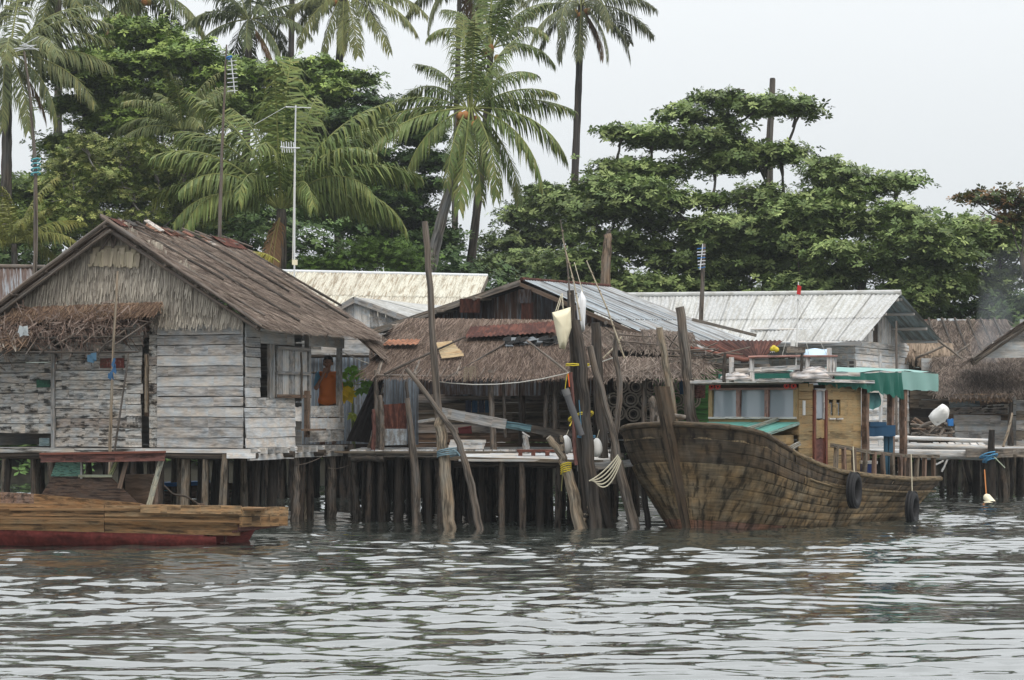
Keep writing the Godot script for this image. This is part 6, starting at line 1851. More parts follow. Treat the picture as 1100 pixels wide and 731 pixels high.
func white_house() -> void:
	var o := thing("white_plank_house", "white plank house with broad pale corrugated roof behind the fishing boat", "house", P(880, 445, 47.0) * Vector3(1, 0, 1) + Vector3(0, 0.2, 0))
	var r0 := P(640, 319, 50.0)
	var r1 := P(968, 316, 46.5)
	var e0 := P(640, 371, 48.2)
	var e1 := P(926, 366, 44.4)
	var f1 := P(1010, 366, 48.8)
	var f0 := P(700, 366, 53.0)
	sheet_roof(o, M.white_roof, r0, r1, e1, e0, 11, 2)
	tube(o, "ridge_cap", M.white_roof[0], [r0 + Vector3(0, 0.03, 0), r1 + Vector3(0, 0.03, 0)], 0.07)
	# the far slope, whose grey underside shows past the gable
	sheet_roof(o, [M.under], r1 - Vector3(0, 0.03, 0), r0 - Vector3(0, 0.03, 0), f0, f1, 9, 1, "far_roof_sheet")
	var back := (r0 - r1).normalized()
	for f in [0.05, 0.36, 0.68, 0.97]:
		var a := r1.lerp(f1, f) - Vector3(0, 0.07, 0)
		rod(o, "purlin", M.grey[1], a + back * 0.02, a + back * 3.0, 0.035)
		a = r1.lerp(e1, f) - Vector3(0, 0.09, 0)
		rod(o, "purlin", M.grey[1], a + back * 0.02, a + back * 3.0, 0.035)
	plank(o, "fascia", M.grey[2], (e0 + e1) / 2 - Vector3(0, 0.07, 0), e1 - e0, Vector3(0, 0.09, 0), 0.04)
	# gable wall
	var wl := P(918, 480, 45.9)
	var wr := P(976, 480, 49.6)
	var top := func(f: float) -> float: return lerpf(P(0, 366, 45.9).y, P(0, 334, 47.6).y, 1.0 - absf(f - 0.5) * 2.0)
	var hy := P(0, 366, 46.2).y
	boards(o, "wall_board", M.white_board, wl, wr, Vector3(wr.x, hy, wr.z), Vector3(wl.x, hy, wl.z), 16, 0.02, 0.015)
	for q in 12:
		var f0_ := q / 12.0
		var f1_ := (q + 0.95) / 12.0
		var a := wl.lerp(wr, f0_)
		var b := wl.lerp(wr, f1_)
		var m := MB.new()
		m.slab(Vector3(a.x, hy, a.z), Vector3(b.x, hy, b.z), Vector3(b.x, top.call(f1_), b.z), Vector3(a.x, top.call(f0_), a.z), 0.02, Color.WHITE, q * 0.07, q * 0.07 + 0.1)
		wpart(o, "gable_board", m, M.white_board[q % 3] if q != 4 else M.pile[0])
	# front wall under the eave
	var fl := P(640, 480, 49.6)
	boards(o, "wall_board", M.white_board, P(856, 480, 46.75), wl, Vector3(wl.x, hy, wl.z), P(856, 366, 46.75), 16, 0.02, 0.015)
	boards(o, "wall_board", M.white_board, fl, P(826, 480, 47.2), P(826, 366, 47.2), P(640, 366, 49.6), 16, 0.02, 0.015)
	boards(o, "wall_board", M.white_board, P(822, 480, 47.9), P(860, 480, 47.5), P(860, 366, 47.5), P(822, 366, 47.9), 6)
	for e in [[936, 387, 9, 20, 47.1], [915, 392, 8, 10, 45.85], [963, 389, 8, 12, 48.8], [905, 412, 9, 16, 45.9], [800, 385, 12, 14, 47.5]]:
		var w := holder(o, "window")
		var c := P(e[0], e[1], e[4] - 0.06)
		var ax := (wr - wl).normalized() if e[0] > 920 else (wl - fl).normalized()
		plank(w, "pane", M.interior, c, ax * e[2] * 0.022, Vector3(0, e[3] * 0.0215, 0), 0.02)
		for k in [-0.5, 0.5]:
			plank(w, "frame", M.grey[1], c + ax * k * e[2] * 0.022 + Vector3(0, 0, 0.02), Vector3(0, e[3] * 0.023, 0), ax * 0.05, 0.04)
			plank(w, "frame", M.grey[1], c + Vector3(0, k * e[3] * 0.0215, 0.02), ax * e[2] * 0.024, Vector3(0, 0.05, 0), 0.04)
		plank(w, "bar", M.grey[1], c + Vector3(0, 0, 0.02), ax * e[2] * 0.022, Vector3(0, 0.035, 0), 0.03)
	# posts and low walls below, seen past the boat
	boards(o, "porch_board", M.white_board, P(924, 452, 44.6), P(946, 452, 44.9), P(946, 425, 44.9), P(924, 425, 44.6), 5)
	for e in [[946, 380, 475, 44.5], [963, 345, 475, 44.2], [955, 438, 475, 44.6], [967, 440, 470, 44.6], [925, 420, 480, 44.5]]:
		rod(o, "post", M.grey[1] if e[0] != 963 else M.stick, P(e[0], e[2] + 12, e[3]), P(e[0], e[1], e[3]), 0.045 if e[0] != 963 else 0.03)
	plank(o, "brace", M.white_worn, P(968, 450, 44.6), P(973, 436, 44.6) - P(962, 464, 44.6), Vector3(0.1, 0, 0), 0.05)
	for q in 9:
		var px := 650.0 + q * 40
		rod(o, "pile", M.pile[q % 4], P(px, 480, 47.5) * Vector3(1, 0, 1) + Vector3(0, -0.5, 0), P(px, 478, 47.5), 0.09)
	plank(o, "floor_beam", M.grey[2], P(810, 482, 47.3), wl - fl, Vector3(0, 0.12, 0), 0.1)

func right_side() -> void:
	var br := [Color(0.145, 0.115, 0.095), Color(0.105, 0.082, 0.068), Color(0.19, 0.155, 0.13), Color(0.07, 0.056, 0.047)]
	# the thatched house on the right
	var o := thing("thatched_hut", "low plank hut with wide brown thatched eave on the right dock", "hut", P(1050, 487, 46.0) * Vector3(1, 0, 1))
	thatch(o, M.thatch, P(1002, 384, 48.4), P(1150, 382, 48.4), P(1150, 424, 45.2), P(1006, 424, 45.4), 9, 220, br, 0.24, 0.06, 0.012, 2.2)
	thatch(o, M.thatch, P(1020, 424, 45.25), P(1086, 424, 45.2), P(1086, 429, 45.15), P(1020, 429, 45.2), 1, 130, [Color(0.27, 0.19, 0.13), Color(0.2, 0.145, 0.1)], 0.3, 0.05, 0.02, 1.6)
	boards(o, "wall_board", [M.brown[0], M.pile[2], M.mould[2]], P(1020, 452, 46.0), P(1084, 452, 46.0), P(1084, 424, 46.0), P(1020, 424, 46.0), 4, 0.022, 0.012, 0.02, 0.05)
	plank(o, "patch_board", mat(lin(0.24, 0.29, 0.31), 0.85, T.worn), P(1037, 434.5, 45.92), P(1053, 434, 45.9) - P(1021, 435, 45.9), Vector3(0, 0.14, 0), 0.02)
	plank(o, "patch_board", mat(lin(0.36, 0.18, 0.09), 0.85, T.worn), P(1040, 427, 45.92), P(1056, 427, 45.9) - P(1021, 427, 45.9), Vector3(0, 0.12, 0), 0.02)
	plank(o, "patch_board", M.mould[3], P(1070, 437, 45.9), P(1084, 436, 45.9) - P(1054, 438, 45.9), Vector3(0, 0.1, 0), 0.02)
	plank(o, "ledge", M.grey[2], P(1050, 451, 45.8), P(1076, 451, 45.8) - P(1026, 450, 45.8), Vector3(0, 0.2, 0), 0.06)
	boards(o, "wall_board", M.grey, P(1026, 484, 45.95), P(1098, 484, 45.9), P(1098, 454, 45.9), P(1026, 454, 45.95), 3, 0.022, 0.012)
	boards(o, "wall_board", [M.pile[2], M.grey[2]], P(1092, 484, 45.4), P(1160, 484, 45.2), P(1160, 420, 45.2), P(1092, 420, 45.4), 6)
	rod(o, "post", M.pole_dark, P(1086, 484, 45.3), P(1087, 420, 45.3), 0.06)
	boards(o, "inner_wall_board", M.grey, P(990, 484, 48.4), P(1100, 484, 48.4), P(1100, 385, 48.4), P(990, 385, 48.4), 8)
	boards(o, "side_wall_board", M.pile, P(978, 478, 48.2), P(1020, 478, 48.0), P(1020, 420, 48.0), P(978, 420, 48.2), 6, 0.02, 0.01, 0.03)
	for q in 14:
		var px := 1018.0 + q * 10 + rr(-3, 3)
		var d := [45.6, 46.6, 47.6][q % 3] as float
		rod(o, "pile", M.pile[q % 4], P(px + rr(-2, 2), 480, d) * Vector3(1, 0, 1) + Vector3(0, -0.5, 0), P(px, 486, d), rr(0.07, 0.11))
	# gable of the next house, mostly outside the picture
	var g := thing("gabled_hut", "thatched hut gable with stepped grey boards behind smoke on the dock", "hut", P(1110, 480, 44.9) * Vector3(1, 0, 1))
	for q in 5:
		var x0 := 1056.0 + q * 10.0
		plank(g, "gable_board", M.grey[q % 4], P((x0 + 1175) / 2.0, 380 - q * 8.0, 44.9), P(1175, 380, 44.9) - P(x0, 380, 44.9), Vector3(0, 0.2, 0), 0.03)
	rod(g, "rake_pole", M.dark[1], P(1046, 387, 44.6), P(1135, 325, 44.6), 0.06)
	rod(g, "rake_pole", M.dark[0], P(1044, 390, 44.8), P(1135, 328, 44.8), 0.06)
	thatch(g, M.thatch, P(1136, 322, 47.0), P(1136, 322, 44.5), P(1044, 388, 44.5), P(1046, 386, 47.0), 8, 110, br, 0.2, 0.06, 0.016, 2.0)
	# the larger thatched roof behind
	var b := thing("thatched_hut", "dark thatched roof with tin patches on its ridge beside the white house", "hut", P(1030, 470, 51.0) * Vector3(1, 0, 1) + Vector3(0, 0.2, 0))
	thatch(b, M.thatch, P(992, 344, 52.5), P(1082, 344, 52.5), P(1092, 386, 49.8), P(976, 386, 49.8), 8, 180, br, 0.25, 0.07, 0.014, 2.2)
	thatch(b, M.thatch, P(974, 366, 50.0), P(1024, 371, 49.7), P(1022, 388, 49.3), P(974, 386, 49.4), 2, 100, [Color(0.2, 0.155, 0.115), Color(0.26, 0.2, 0.15)], 0.2, 0.07, 0.03, 1.5)
	boards(b, "wall_board", M.pile, P(976, 480, 50.0), P(1095, 480, 50.0), P(1095, 384, 50.0), P(976, 384, 50.0), 9)
	for e in [[998, 346], [1012, 345], [1024, 345], [1034, 346]]:
		plank(b, "ridge_tin", M.steel[0] if e[0] > 1005 else M.rusty[0], P(e[0], e[1], 52.4), Vector3(0.24, 0, 0), Vector3(0.1, -0.12, 0.12), 0.02)
	for q in 6:
		rod(b, "hold_down_pole", M.pole_dark, P(998 + q * 14, 342, 52.4), P(1010 + q * 15, 378, 50.2), 0.03)
	for e in [[984, 385, 1016, 371], [1012, 392, 1042, 370]]:
		rod(b, "roof_pole", M.dark[1], P(e[0], e[1], 49.2), P(e[2], e[3], 49.2), 0.03)
	rod(b, "roof_pole", M.dark[0], P(1008, 366, 48.6), P(1042, 392, 48.0), 0.03)
	# dock
	var k := thing("plank_dock", "long rickety dock of grey poles and planks on many piles", "dock", P(1020, 490, 43.5) * Vector3(1, 0, 1))
	for q in 6:
		var d := 43.2 + q * 0.45
		plank(k, "deck_board", M.pale[q % 3] if q % 2 else M.grey[q % 4], P(1020, 485 - q * 1.2, d), P(1130, 485 - q, d) - P(915, 483 - q * 1.2, d), Vector3(0, 0.02, -0.42), 0.04)
	plank(k, "edge_beam", M.pale[1], P(1020, 488, 43.0), P(1080, 489, 43.0) - P(950, 487, 43.0), Vector3(0, 0.1, 0), 0.06)
	plank(k, "edge_beam", M.dark[1], P(1080, 487, 42.9), P(1150, 487, 42.9) - P(1066, 487, 42.9), Vector3(0, 0.2, 0), 0.08)
	for e in [[915, 470, 1062, 474], [960, 478, 1062, 481], [990, 492, 1060, 493]]:
		rod(k, "side_pole", M.grey[1], P(e[0], e[1], 43.6), P(e[2], e[3], 43.4), 0.05)
	for q in 11:
		plank(k, "cross_board", M.pale[q % 3], P(975 + q * 8.0, 478.5 + rr(-0.6, 0.6), 43.7), Vector3(0.13, 0, 0), Vector3(0, 0.08, -0.3), 0.03)
	for e in [[1024, 528, 0.07], [1026, 526, 0.05], [1048, 527, 0.07], [1052, 520, 0.06], [1066, 536, 0.085], [1075, 535, 0.05], [1084, 535, 0.07], [1096, 528, 0.1], [1035, 520, 0.09], [1092, 520, 0.09], [1042, 516, 0.06], [1078, 518, 0.09], [1104, 522, 0.08], [1013, 524, 0.07], [1003, 520, 0.07], [985, 523, 0.07], [968, 522, 0.07]]:
		var bs := W(e[0], e[1])
		var lean := 0.0
		if e[0] == 1084: lean = -9.0
		if e[0] == 1048: lean = -13.0
		rod(k, "pile", M.pile[rng.randi() % 4], bs - Vector3(0, 0.5, 0), P(e[0] + lean, 487 if e[0] != 1066 else 462, -bs.z), e[2])
	rod(k, "upright_pole", M.pole, W(1066, 535), P(1066, 462, 42.9), 0.07)
	rod(k, "leaning_stake", M.pole_pale, P(1078, 480, 43.1), P(1088, 444, 43.4), 0.03)
	var rp := thing("rope_tangle", "tangle of blue rope knotted on the dock's tall pile", "rope", P(1063, 492, 42.6))
	for q in 6:
		tube(rp, "turn", mat(lin(0.08, 0.25, 0.42), 0.8), ring(P(1063 + rr(-3, 3), 489 + q * 1.2, 42.7), rr(0.1, 0.17), rr(0.1, 0.6)), 0.014, 5)
	rope(rp, "tail", mat(lin(0.35, 0.4, 0.3), 0.8), P(1068, 491, 42.6), P(1080, 503, 42.6), 0.0, 0.012)
	var fl := thing("long_float", "long pale foam float hanging into the water by the dock", "float", W(1066, 542))
	var m := MB.new()
	var fa := P(1060, 534, 41.9)
	var fb := P(1068, 543, 41.4)
	var dir := (fb - fa).normalized()
	m.tube([fa - dir * 0.02, fa, fa + dir * 0.05, fb - dir * 0.04, fb, fb + dir * 0.02], [0.02, 0.07, 0.085, 0.085, 0.07, 0.02], 10)
	wpart(fl, "shell", m, M.cream)
	rope(fl, "cord", mat(lin(0.4, 0.16, 0.05), 0.8), P(1060, 534, 41.9), P(1058, 505, 42.4), 0.0, 0.015)
	var wb := thing("white_sack", "big white plastic sack tied up on the dock", "sack", P(1010, 456, 43.4))
	var rows := []
	for q in 10:
		var row := []
		for s in 13:
			var a := PI * q / 9.0
			var bb := TAU * s / 12.0
			var r := 0.19 * sin(a) * (1.0 + 0.16 * sin(bb * 3.0 + q) + 0.07 * sin(bb * 5.0 + q * 2.0))
			row.append(P(1010, 446, 43.4) + Vector3(r * cos(bb) * 1.1 + 0.06 * cos(a), 0.2 * cos(a) + 0.05 * sin(bb), r * sin(bb)))
		rows.append(row)
	m = MB.new()
	m.grid(rows)
	wpart(wb, "sack", m, M.white)
	tube(wb, "neck", M.white, [P(1012, 438, 43.4), P(1018, 440, 43.4)], [0.05, 0.015])
	var jk := thing("scrap_heap", "heap of dark scrap timber and nets on the dock by the sack", "scrap", P(1000, 475, 44.0))
	for q in 26:
		rod(jk, "scrap", M.dark[q % 3] if q % 3 else M.brown[q % 3], P(rr(980, 1024), rr(456, 474), rr(43.8, 44.4)), P(rr(978, 1026), rr(448, 474), rr(43.8, 44.4)), rr(0.02, 0.05))
	tag(put(jk, "blue_tub", planks[0], M.blue, Transform3D(Basis.from_scale(Vector3(0.12, 0.16, 0.12)), P(1021, 454, 44.0))), "small blue tub", "")
	# birds' eye clutter on the dock rails
	for e in [[1012, 507, 1018, 494], [965, 508, 975, 497], [1004, 500, 1014, 495]]:
		var so := thing("dock_stick", "short pale stick jutting from the dock's piles", "stick", P(e[0], e[1], 43.0), 0.0, "pale sticks among the dock piles")
		log_of(so, "shaft", M.pale[1], [P(e[0], e[1], 43.0), P((e[0] + e[2]) / 2.0, (e[1] + e[3]) / 2.0 + 0.5, 43.0), P(e[2], e[3], 43.0)], 0.025, 0.02)

var total := 0
# ---------- vegetation ----------
func rosette(n: int, wide: float, up: float) -> ArrayMesh:   # leaves round a twig tip, unit length
	var b := MB.new()
	for q in n:
		var a := TAU * q / n + rr(-0.3, 0.3)
		var t := up + rr(-0.35, 0.25)
		var d := Vector3(cos(a) * cos(t), sin(t), sin(a) * cos(t))
		var s := Vector3(-sin(a), 0, cos(a)) * wide * rr(0.8, 1.2)
		var L := rr(0.7, 1.1)
		var nn := s.cross(d).normalized() * 0.06
		var o := d * 0.1
		var m := o + d * L * 0.6 - nn
		var tip := o + d * L - Vector3(0, 0.1 * L, 0)
		var col := Color.WHITE * rr(0.8, 1.15)
		b.tri(o, m - s, tip, col); b.tri(o, tip, m, col)
		b.tri(o, m, tip, col); b.tri(o, tip, m + s, col)
	return b.done()
func crown(parent: Node3D, called: String, clumps: Array, mesh: Mesh, size: float, cols: Array, dens: float, sub := 0.3) -> void:
	var xf := PackedFloat32Array()
	var cnt := 0
	var inv := parent.global_position
	for c in clumps:
		var d: float = c[2]
		var ctr := P(c[0], c[1], d)
		var rx: float = c[3] * d / F
		var ry: float = c[4] * d / F
		var rz: float = rx * 0.8 if c.size() < 6 else c[5]
		var ns := int(dens * (rx * rz * 2.2 + rx * ry * 2.0))
		var ctone := rr(0.78, 1.25)
		for s in ns:
			var dir := Vector3(rng.randfn(), rng.randfn() + 0.25, rng.randfn()).normalized()
			var k := pow(rng.randf(), 0.4) * rr(0.85, 1.12)
			var sp := ctr + Vector3(dir.x * rx, dir.y * ry, dir.z * rz) * k
			var tone := ctone * rr(0.75, 1.25)
			var nk := rng.randi_range(5, 10)
			for q in nk:
				var p := sp + Vector3(rng.randfn() * sub, rng.randfn() * sub * 0.45, rng.randfn() * sub)
				var up := Vector3(dir.x * 0.4 + rng.randfn() * 0.35, 0.8, dir.z * 0.4 + rng.randfn() * 0.35).normalized()
				var ax := up.cross(Vector3(rng.randfn(), rng.randfn(), rng.randfn())).normalized()
				var az := ax.cross(up)
				var sc := size * rr(0.7, 1.25)
				p -= inv
				var col: Color = cols[rng.randi() % cols.size()]
				var t := tone * rr(0.85, 1.15)
				xf.append_array([ax.x * sc, up.x * sc, az.x * sc, p.x, ax.y * sc, up.y * sc, az.y * sc, p.y, ax.z * sc, up.z * sc, az.z * sc, p.z, col.r * t, col.g * t, col.b * t, 1.0])
				cnt += 1
	var mm := MultiMesh.new()
	mm.transform_format = MultiMesh.TRANSFORM_3D
	mm.use_colors = true
	mm.mesh = mesh
	mm.instance_count = cnt
	total += cnt
	mm.buffer = xf
	var o := MultiMeshInstance3D.new()
	o.name = called
	o.multimesh = mm
	o.material_override = M.leaf
	o.set_meta("kind", "stuff")
	parent.add_child(o, true)
func tree(called: String, label: String, base: Vector3, clumps: Array, mesh: Mesh, size: float, cols: Array, dens: float, bark: Material, r0: float, group := "", sub := 0.24) -> void:
	var o := thing(called, label, "tree", base, 0.0, group)
	var mid := Vector3.ZERO
	for c in clumps:
		mid += P(c[0], c[1], c[2]) / clumps.size()
	var hi := base.lerp(mid, 0.75)
	log_of(o, "trunk", bark, [base - Vector3(0, 0.5, 0), base.lerp(hi, 0.35) + Vector3(rr(-0.3, 0.3), 0, 0), base.lerp(hi, 0.7) + Vector3(rr(-0.3, 0.3), 0, 0), hi], r0, r0 * 0.5, 0.06)
	for c in clumps:
		var e := P(c[0], c[1], c[2])
		var s := base.lerp(hi, clampf((e.y - base.y) / maxf(hi.y - base.y, 0.1) * 0.7, 0.3, 0.98))
		if e.y > hi.y:   # boughs above the trunk spring from the nearest lower bough
			var near := (e - hi).length()
			s = hi
			for c2 in clumps:
				var e2 := P(c2[0], c2[1], c2[2])
				if e2.y < e.y - 0.45 and (e - e2).length() < near:
					near = (e - e2).length(); s = e2
		log_of(o, "limb", bark, [s, s.lerp(e, 0.5) + Vector3(0, -0.15, 0), e], r0 * 0.22, r0 * 0.06, 0.1)
		for q in 3:
			var rx: float = c[3] * c[2] / F
			log_of(o, "branch", bark, [s.lerp(e, 0.6), e + Vector3(rr(-0.3, 0.3) * rx, rr(-0.1, 0.2), rr(-0.3, 0.3) * rx), e + Vector3(rr(-0.85, 0.85) * rx, rr(0.0, 0.3), rr(-0.5, 0.5) * rx)], r0 * 0.13, r0 * 0.04, 0.1)
	crown(o, "foliage", clumps, mesh, size, cols, dens, sub)

func mass(x0: float, x1: float, y0: float, y1: float, d: float, n: int, rx0: float, rx1: float) -> Array:   # leafy boughs spread through a stretch of crown
	var out := []
	for q in n:
		var best := []
		var far := -1.0
		for k in 6:
			var c := [rr(x0, x1), rr(y0, y1)]
			var m := 1e9
			for o in out:
				m = minf(m, Vector2(c[0] - o[0], (c[1] - o[1]) * 2.2).length())
			if m > far:
				far = m; best = c
		var rx := rr(rx0, rx1)
		out.append([best[0], best[1], d + rr(-1.2, 0.6), rx, rx * rr(0.16, 0.34)])
	return out
func frond(parent: Node3D, at: Vector3, az: float, el: float, L: float, droop: float, col: Color, tipcol: Color, called := "frond", hang := 0.75) -> void:
	var b := MB.new()
	var pts := [at]
	var rad := []
	var n := 12
	var side := Vector3(-sin(az), 0, cos(az))
	var p := at
	var bend := rr(-0.03, 0.03)
	for q in n:
		var e := el - droop * pow((q + 0.5) / n, 1.3)
		az += bend
		p += Vector3(cos(az) * cos(e), sin(e), sin(az) * cos(e)) * (L / n)
		pts.append(p)
	for q in n + 1:
		rad.append(lerpf(0.045, 0.008, q / float(n)) * L / 4.0)
	b.tube(pts, rad, 4, col.lerp(Color(0.3, 0.3, 0.1), 0.5), false)
	var m := 72
	var twist := rr(-0.5, 0.5)
	var hg := hang * rr(0.8, 1.9)
	for k in [-1.0, 1.0]:
		for q in m:
			var s := 0.14 + 0.86 * (q + rr(-0.5, 0.5)) / m
			var f := clampf(s, 0, 0.999) * n
			var i := int(f)
			var c: Vector3 = pts[i].lerp(pts[i + 1], f - i)
			var fw: Vector3 = (pts[i + 1] - pts[i]).normalized()
			var ll := L * 0.27 * (0.3 + 0.7 * sin(PI * clampf(s * 0.9 + 0.06, 0, 1))) * rr(0.65, 1.15)
			if rng.randf() < 0.06:
				continue
			var sd: Vector3 = side.rotated(fw, twist) * k
			var d1 := (sd * 0.8 + fw * (0.3 + 0.5 * s + rr(-0.12, 0.12)) + Vector3(0, 0.12 - hg * rr(0.3, 1.1), 0)).normalized()
			var d2 := (d1 * 0.55 + fw * 0.15 + Vector3(0, -hg * rr(0.6, 1.7), 0)).normalized()
			var w := fw.cross(d1).normalized().cross(d1).normalized() * 0.029 * L / 4.0
			var a := c + d1 * ll * 0.5
			var e := a + d2 * ll * 0.5
			var cc := col.lerp(tipcol, clampf(rr(-0.4, 1.0) * s, 0, 1)) * rr(0.75, 1.25)
			b.quad(c - w * 0.6, a - w, a + w, c + w * 0.6, cc)
			b.tri(a - w, e, a + w, cc)
	wpart(parent, called, b, M.frond)
# each frond: [azimuth in degrees (0 = to the right, 90 = away), elevation, length in metres, droop]
func palm(label: String, cx: float, cy: float, d: float, trunk: Array, fr: Array, r0: float, bark: Material, col: Color, tip: Color, nuts := 0, dead := 0, called := "coconut_palm") -> void:
	var top := P(cx, cy, d)
	var pts := []
	for t in trunk:
		pts.append(P(t[0], t[1], d))
	var base: Vector3 = pts[0] if pts else top
	var g := Vector3(base.x, 1.2, base.z)
	var o := thing(called, label, "palm", g, 0.0, "coconut palms")
	pts.append(top)
	var s := smooth(pts, 6)
	var rad := []
	for q in s.size():
		rad.append(lerpf(r0, r0 * 0.62, float(q) / (s.size() - 1)) * (1.0 + (0.06 if q % 2 else -0.04)))
	tube(o, "trunk", bark, s, rad, 9)
	for f in fr:
		var az := deg_to_rad(-f[0])
		frond(o, top + Vector3(cos(az), 0.3, sin(az)) * r0 * 0.7, az, deg_to_rad(f[1]), f[2], deg_to_rad(f[3]), col * rr(0.85, 1.15), tip)
	for q in dead:
		var az := rr(0, TAU)
		frond(o, top - Vector3(0, 0.1, 0), az, deg_to_rad(rr(-50, -30)), rr(1.8, 2.6), deg_to_rad(45), Color(0.2, 0.12, 0.06), Color(0.16, 0.09, 0.05), "dead_frond", 0.9)
	for q in nuts:
		var a := TAU * q / nuts
		var m := SphereMesh.new()
		m.radius = 0.13; m.height = 0.3; m.radial_segments = 10; m.rings = 6
		put(o, "coconut", m, mat(lin(0.33, 0.15, 0.05) if q % 3 else lin(0.35, 0.25, 0.07), 0.6), Transform3D(Basis(), top + Vector3(cos(a) * rr(0.2, 0.42), rr(-0.6, -0.05), sin(a) * rr(0.2, 0.42))))
func ring_of(n: int, el0: float, el1: float, l0: float, l1: float, dr0: float, dr1: float) -> Array:
	var out := []
	for q in n:
		var f := float(q) / n
		out.append([137.5 * q + rr(-12, 12), lerpf(el0, el1, f) + rr(-6, 6), rr(l0, l1), lerpf(dr0, dr1, f) + rr(-10, 10)])
	return out

func vegetation() -> void:
	var big := rosette(9, 0.2, 0.15)
	var fine := rosette(12, 0.15, 0.05)
	var G := [Color(0.205, 0.28, 0.07), Color(0.155, 0.225, 0.055), Color(0.26, 0.335, 0.09), Color(0.11, 0.165, 0.048)]
	var A := [Color(0.185, 0.245, 0.085), Color(0.14, 0.195, 0.068), Color(0.25, 0.31, 0.115), Color(0.1, 0.145, 0.05)]
	var Yg := [Color(0.24, 0.28, 0.085), Color(0.185, 0.235, 0.07), Color(0.31, 0.33, 0.11), Color(0.13, 0.175, 0.052)]
	var Dk := [Color(0.078, 0.134, 0.042), Color(0.058, 0.104, 0.034), Color(0.111, 0.171, 0.054)]
	# large tree on the left
	tree("broadleaf_tree", "tall dense green tree rising behind the thatched house", P(150, 445, 63), [[150, 38, 63, 46, 16], [185, 52, 63, 40, 12], [112, 62, 63, 40, 14]] + mass(75, 235, 60, 190, 62.5, 26, 24, 50) + mass(0, 240, 190, 260, 64, 10, 40, 70), big, 0.168, G, 25.3, M.bark_dark, 0.3)
	# loose yellow-green tree in front of it
	tree("broadleaf_tree", "feathery yellow-green tree with thin pale branches behind the thatched roof", P(140, 445, 56), mass(62, 235, 152, 240, 56, 24, 14, 30), fine, 0.115, Yg, 30.0, M.bark_pale, 0.16, "", 0.25)
	tree("broadleaf_tree", "spreading green tree top beside the slim metal aerial", P(320, 445, 68), [[345, 84, 68, 40, 7], [385, 86, 68, 26, 5]] + mass(235, 350, 70, 130, 68, 14, 22, 44) + mass(280, 380, 110, 160, 69, 6, 30, 50), big, 0.168, G, 23.0, M.bark_dark, 0.26)
	tree("broadleaf_tree", "dark rounded tree behind the leaning palm", P(420, 445, 67), [[398, 112, 67, 22, 12]] + mass(388, 470, 125, 285, 66.5, 20, 22, 42) + mass(340, 420, 170, 250, 68, 6, 30, 50), big, 0.180, Dk, 25.3, M.bark_dark, 0.26)
	tree("leafy_shrub", "light green leafy shrub above the cream corrugated roof", P(395, 445, 54), [[375, 282, 54, 36, 12], [410, 272, 54, 40, 14], [345, 285, 54, 26, 10], [440, 286, 54, 26, 8]], fine, 0.100, [Color(0.1, 0.17, 0.035), Color(0.075, 0.13, 0.03)], 44.8, M.bark, 0.1, "", 0.25)
	tree("broadleaf_tree", "dark green tree between the leaning palm and the tall straight palm", P(575, 445, 72), [[560, 235, 72, 30, 12], [590, 222, 72, 34, 14], [548, 262, 72, 34, 14], [600, 255, 72, 40, 18], [560, 285, 70, 40, 14], [612, 285, 70, 40, 16], [520, 288, 70, 24, 10], [585, 205, 72, 26, 8]], big, 0.180, A, 20.7, M.bark_dark, 0.24)
	# the tiered sea almond
	tree("sea_almond_tree", "broad sea almond tree with flat leafy tiers behind the pale roofs", P(745, 445, 60), [
		[775, 106, 60, 28, 5], [818, 114, 60, 50, 6], [860, 117, 60, 26, 4], [738, 124, 60, 34, 7], [775, 136, 60, 24, 7], [668, 143, 60, 24, 5], [700, 148, 60, 44, 7], [755, 152, 60, 50, 8], [810, 168, 60, 60, 9], [840, 166, 60, 30, 7], [770, 178, 60, 40, 8], [660, 180, 60, 30, 6], [700, 184, 60, 40, 7]] + mass(625, 850, 200, 330, 59.5, 30, 26, 58), big, 0.180, A, 21.9, M.bark, 0.3)
	tree("sea_almond_tree", "smaller sea almond with one slanting leafy tier beside the bare trunk", P(915, 445, 58), [[880, 180, 58, 24, 8], [900, 190, 58, 36, 10], [935, 198, 58, 36, 8], [970, 196, 58, 26, 5], [900, 208, 58, 44, 8]] + mass(850, 1010, 220, 330, 57.5, 20, 24, 50), big, 0.168, A, 21.9, M.bark, 0.22)
	tree("broadleaf_tree", "grey-green tree at the right edge above the smoke", P(1070, 445, 60), mass(1030, 1140, 245, 335, 60, 15, 24, 46), big, 0.168, A, 21.9, M.bark, 0.22)
	tree("sea_almond_tree", "sea almond branch with reddish leaves reaching in at the right edge", P(1130, 445, 56), [[1045, 212, 56, 16, 4], [1075, 214, 56, 24, 6], [1100, 222, 56, 26, 9], [1085, 236, 56, 24, 4], [1135, 215, 56, 40, 14]], big, 0.168, [Color(0.12, 0.115, 0.04), Color(0.16, 0.09, 0.035), Color(0.08, 0.11, 0.035)], 18.4, M.bark, 0.16)
	# undergrowth that closes the view between the trunks
	for e in [[20, 290, 58, 60, 40, "dark bushes behind the left end of the thatched roof"], [270, 270, 60, 110, 60, "dark bushes under the young palm"], [480, 300, 62, 70, 26, "dark bushes behind the cream roof's end"], [600, 320, 64, 90, 25, "dark bushes behind the tin shed roof"], [760, 340, 60, 140, 22, "dark bushes behind the pale roofs"], [960, 345, 60, 150, 30, "dark bushes behind the thatched roof ridge"], [1120, 345, 58, 80, 30, "dark bushes at the right edge behind the gable"]]:
		var o := thing("undergrowth_bush", e[5], "bush", P(e[0], 445, e[2]))
		log_of(o, "stem", M.bark_dark, [P(e[0], 450, e[2]), P(e[0] + 4, 400, e[2]), P(e[0], e[1] + 10, e[2])], 0.12, 0.05)
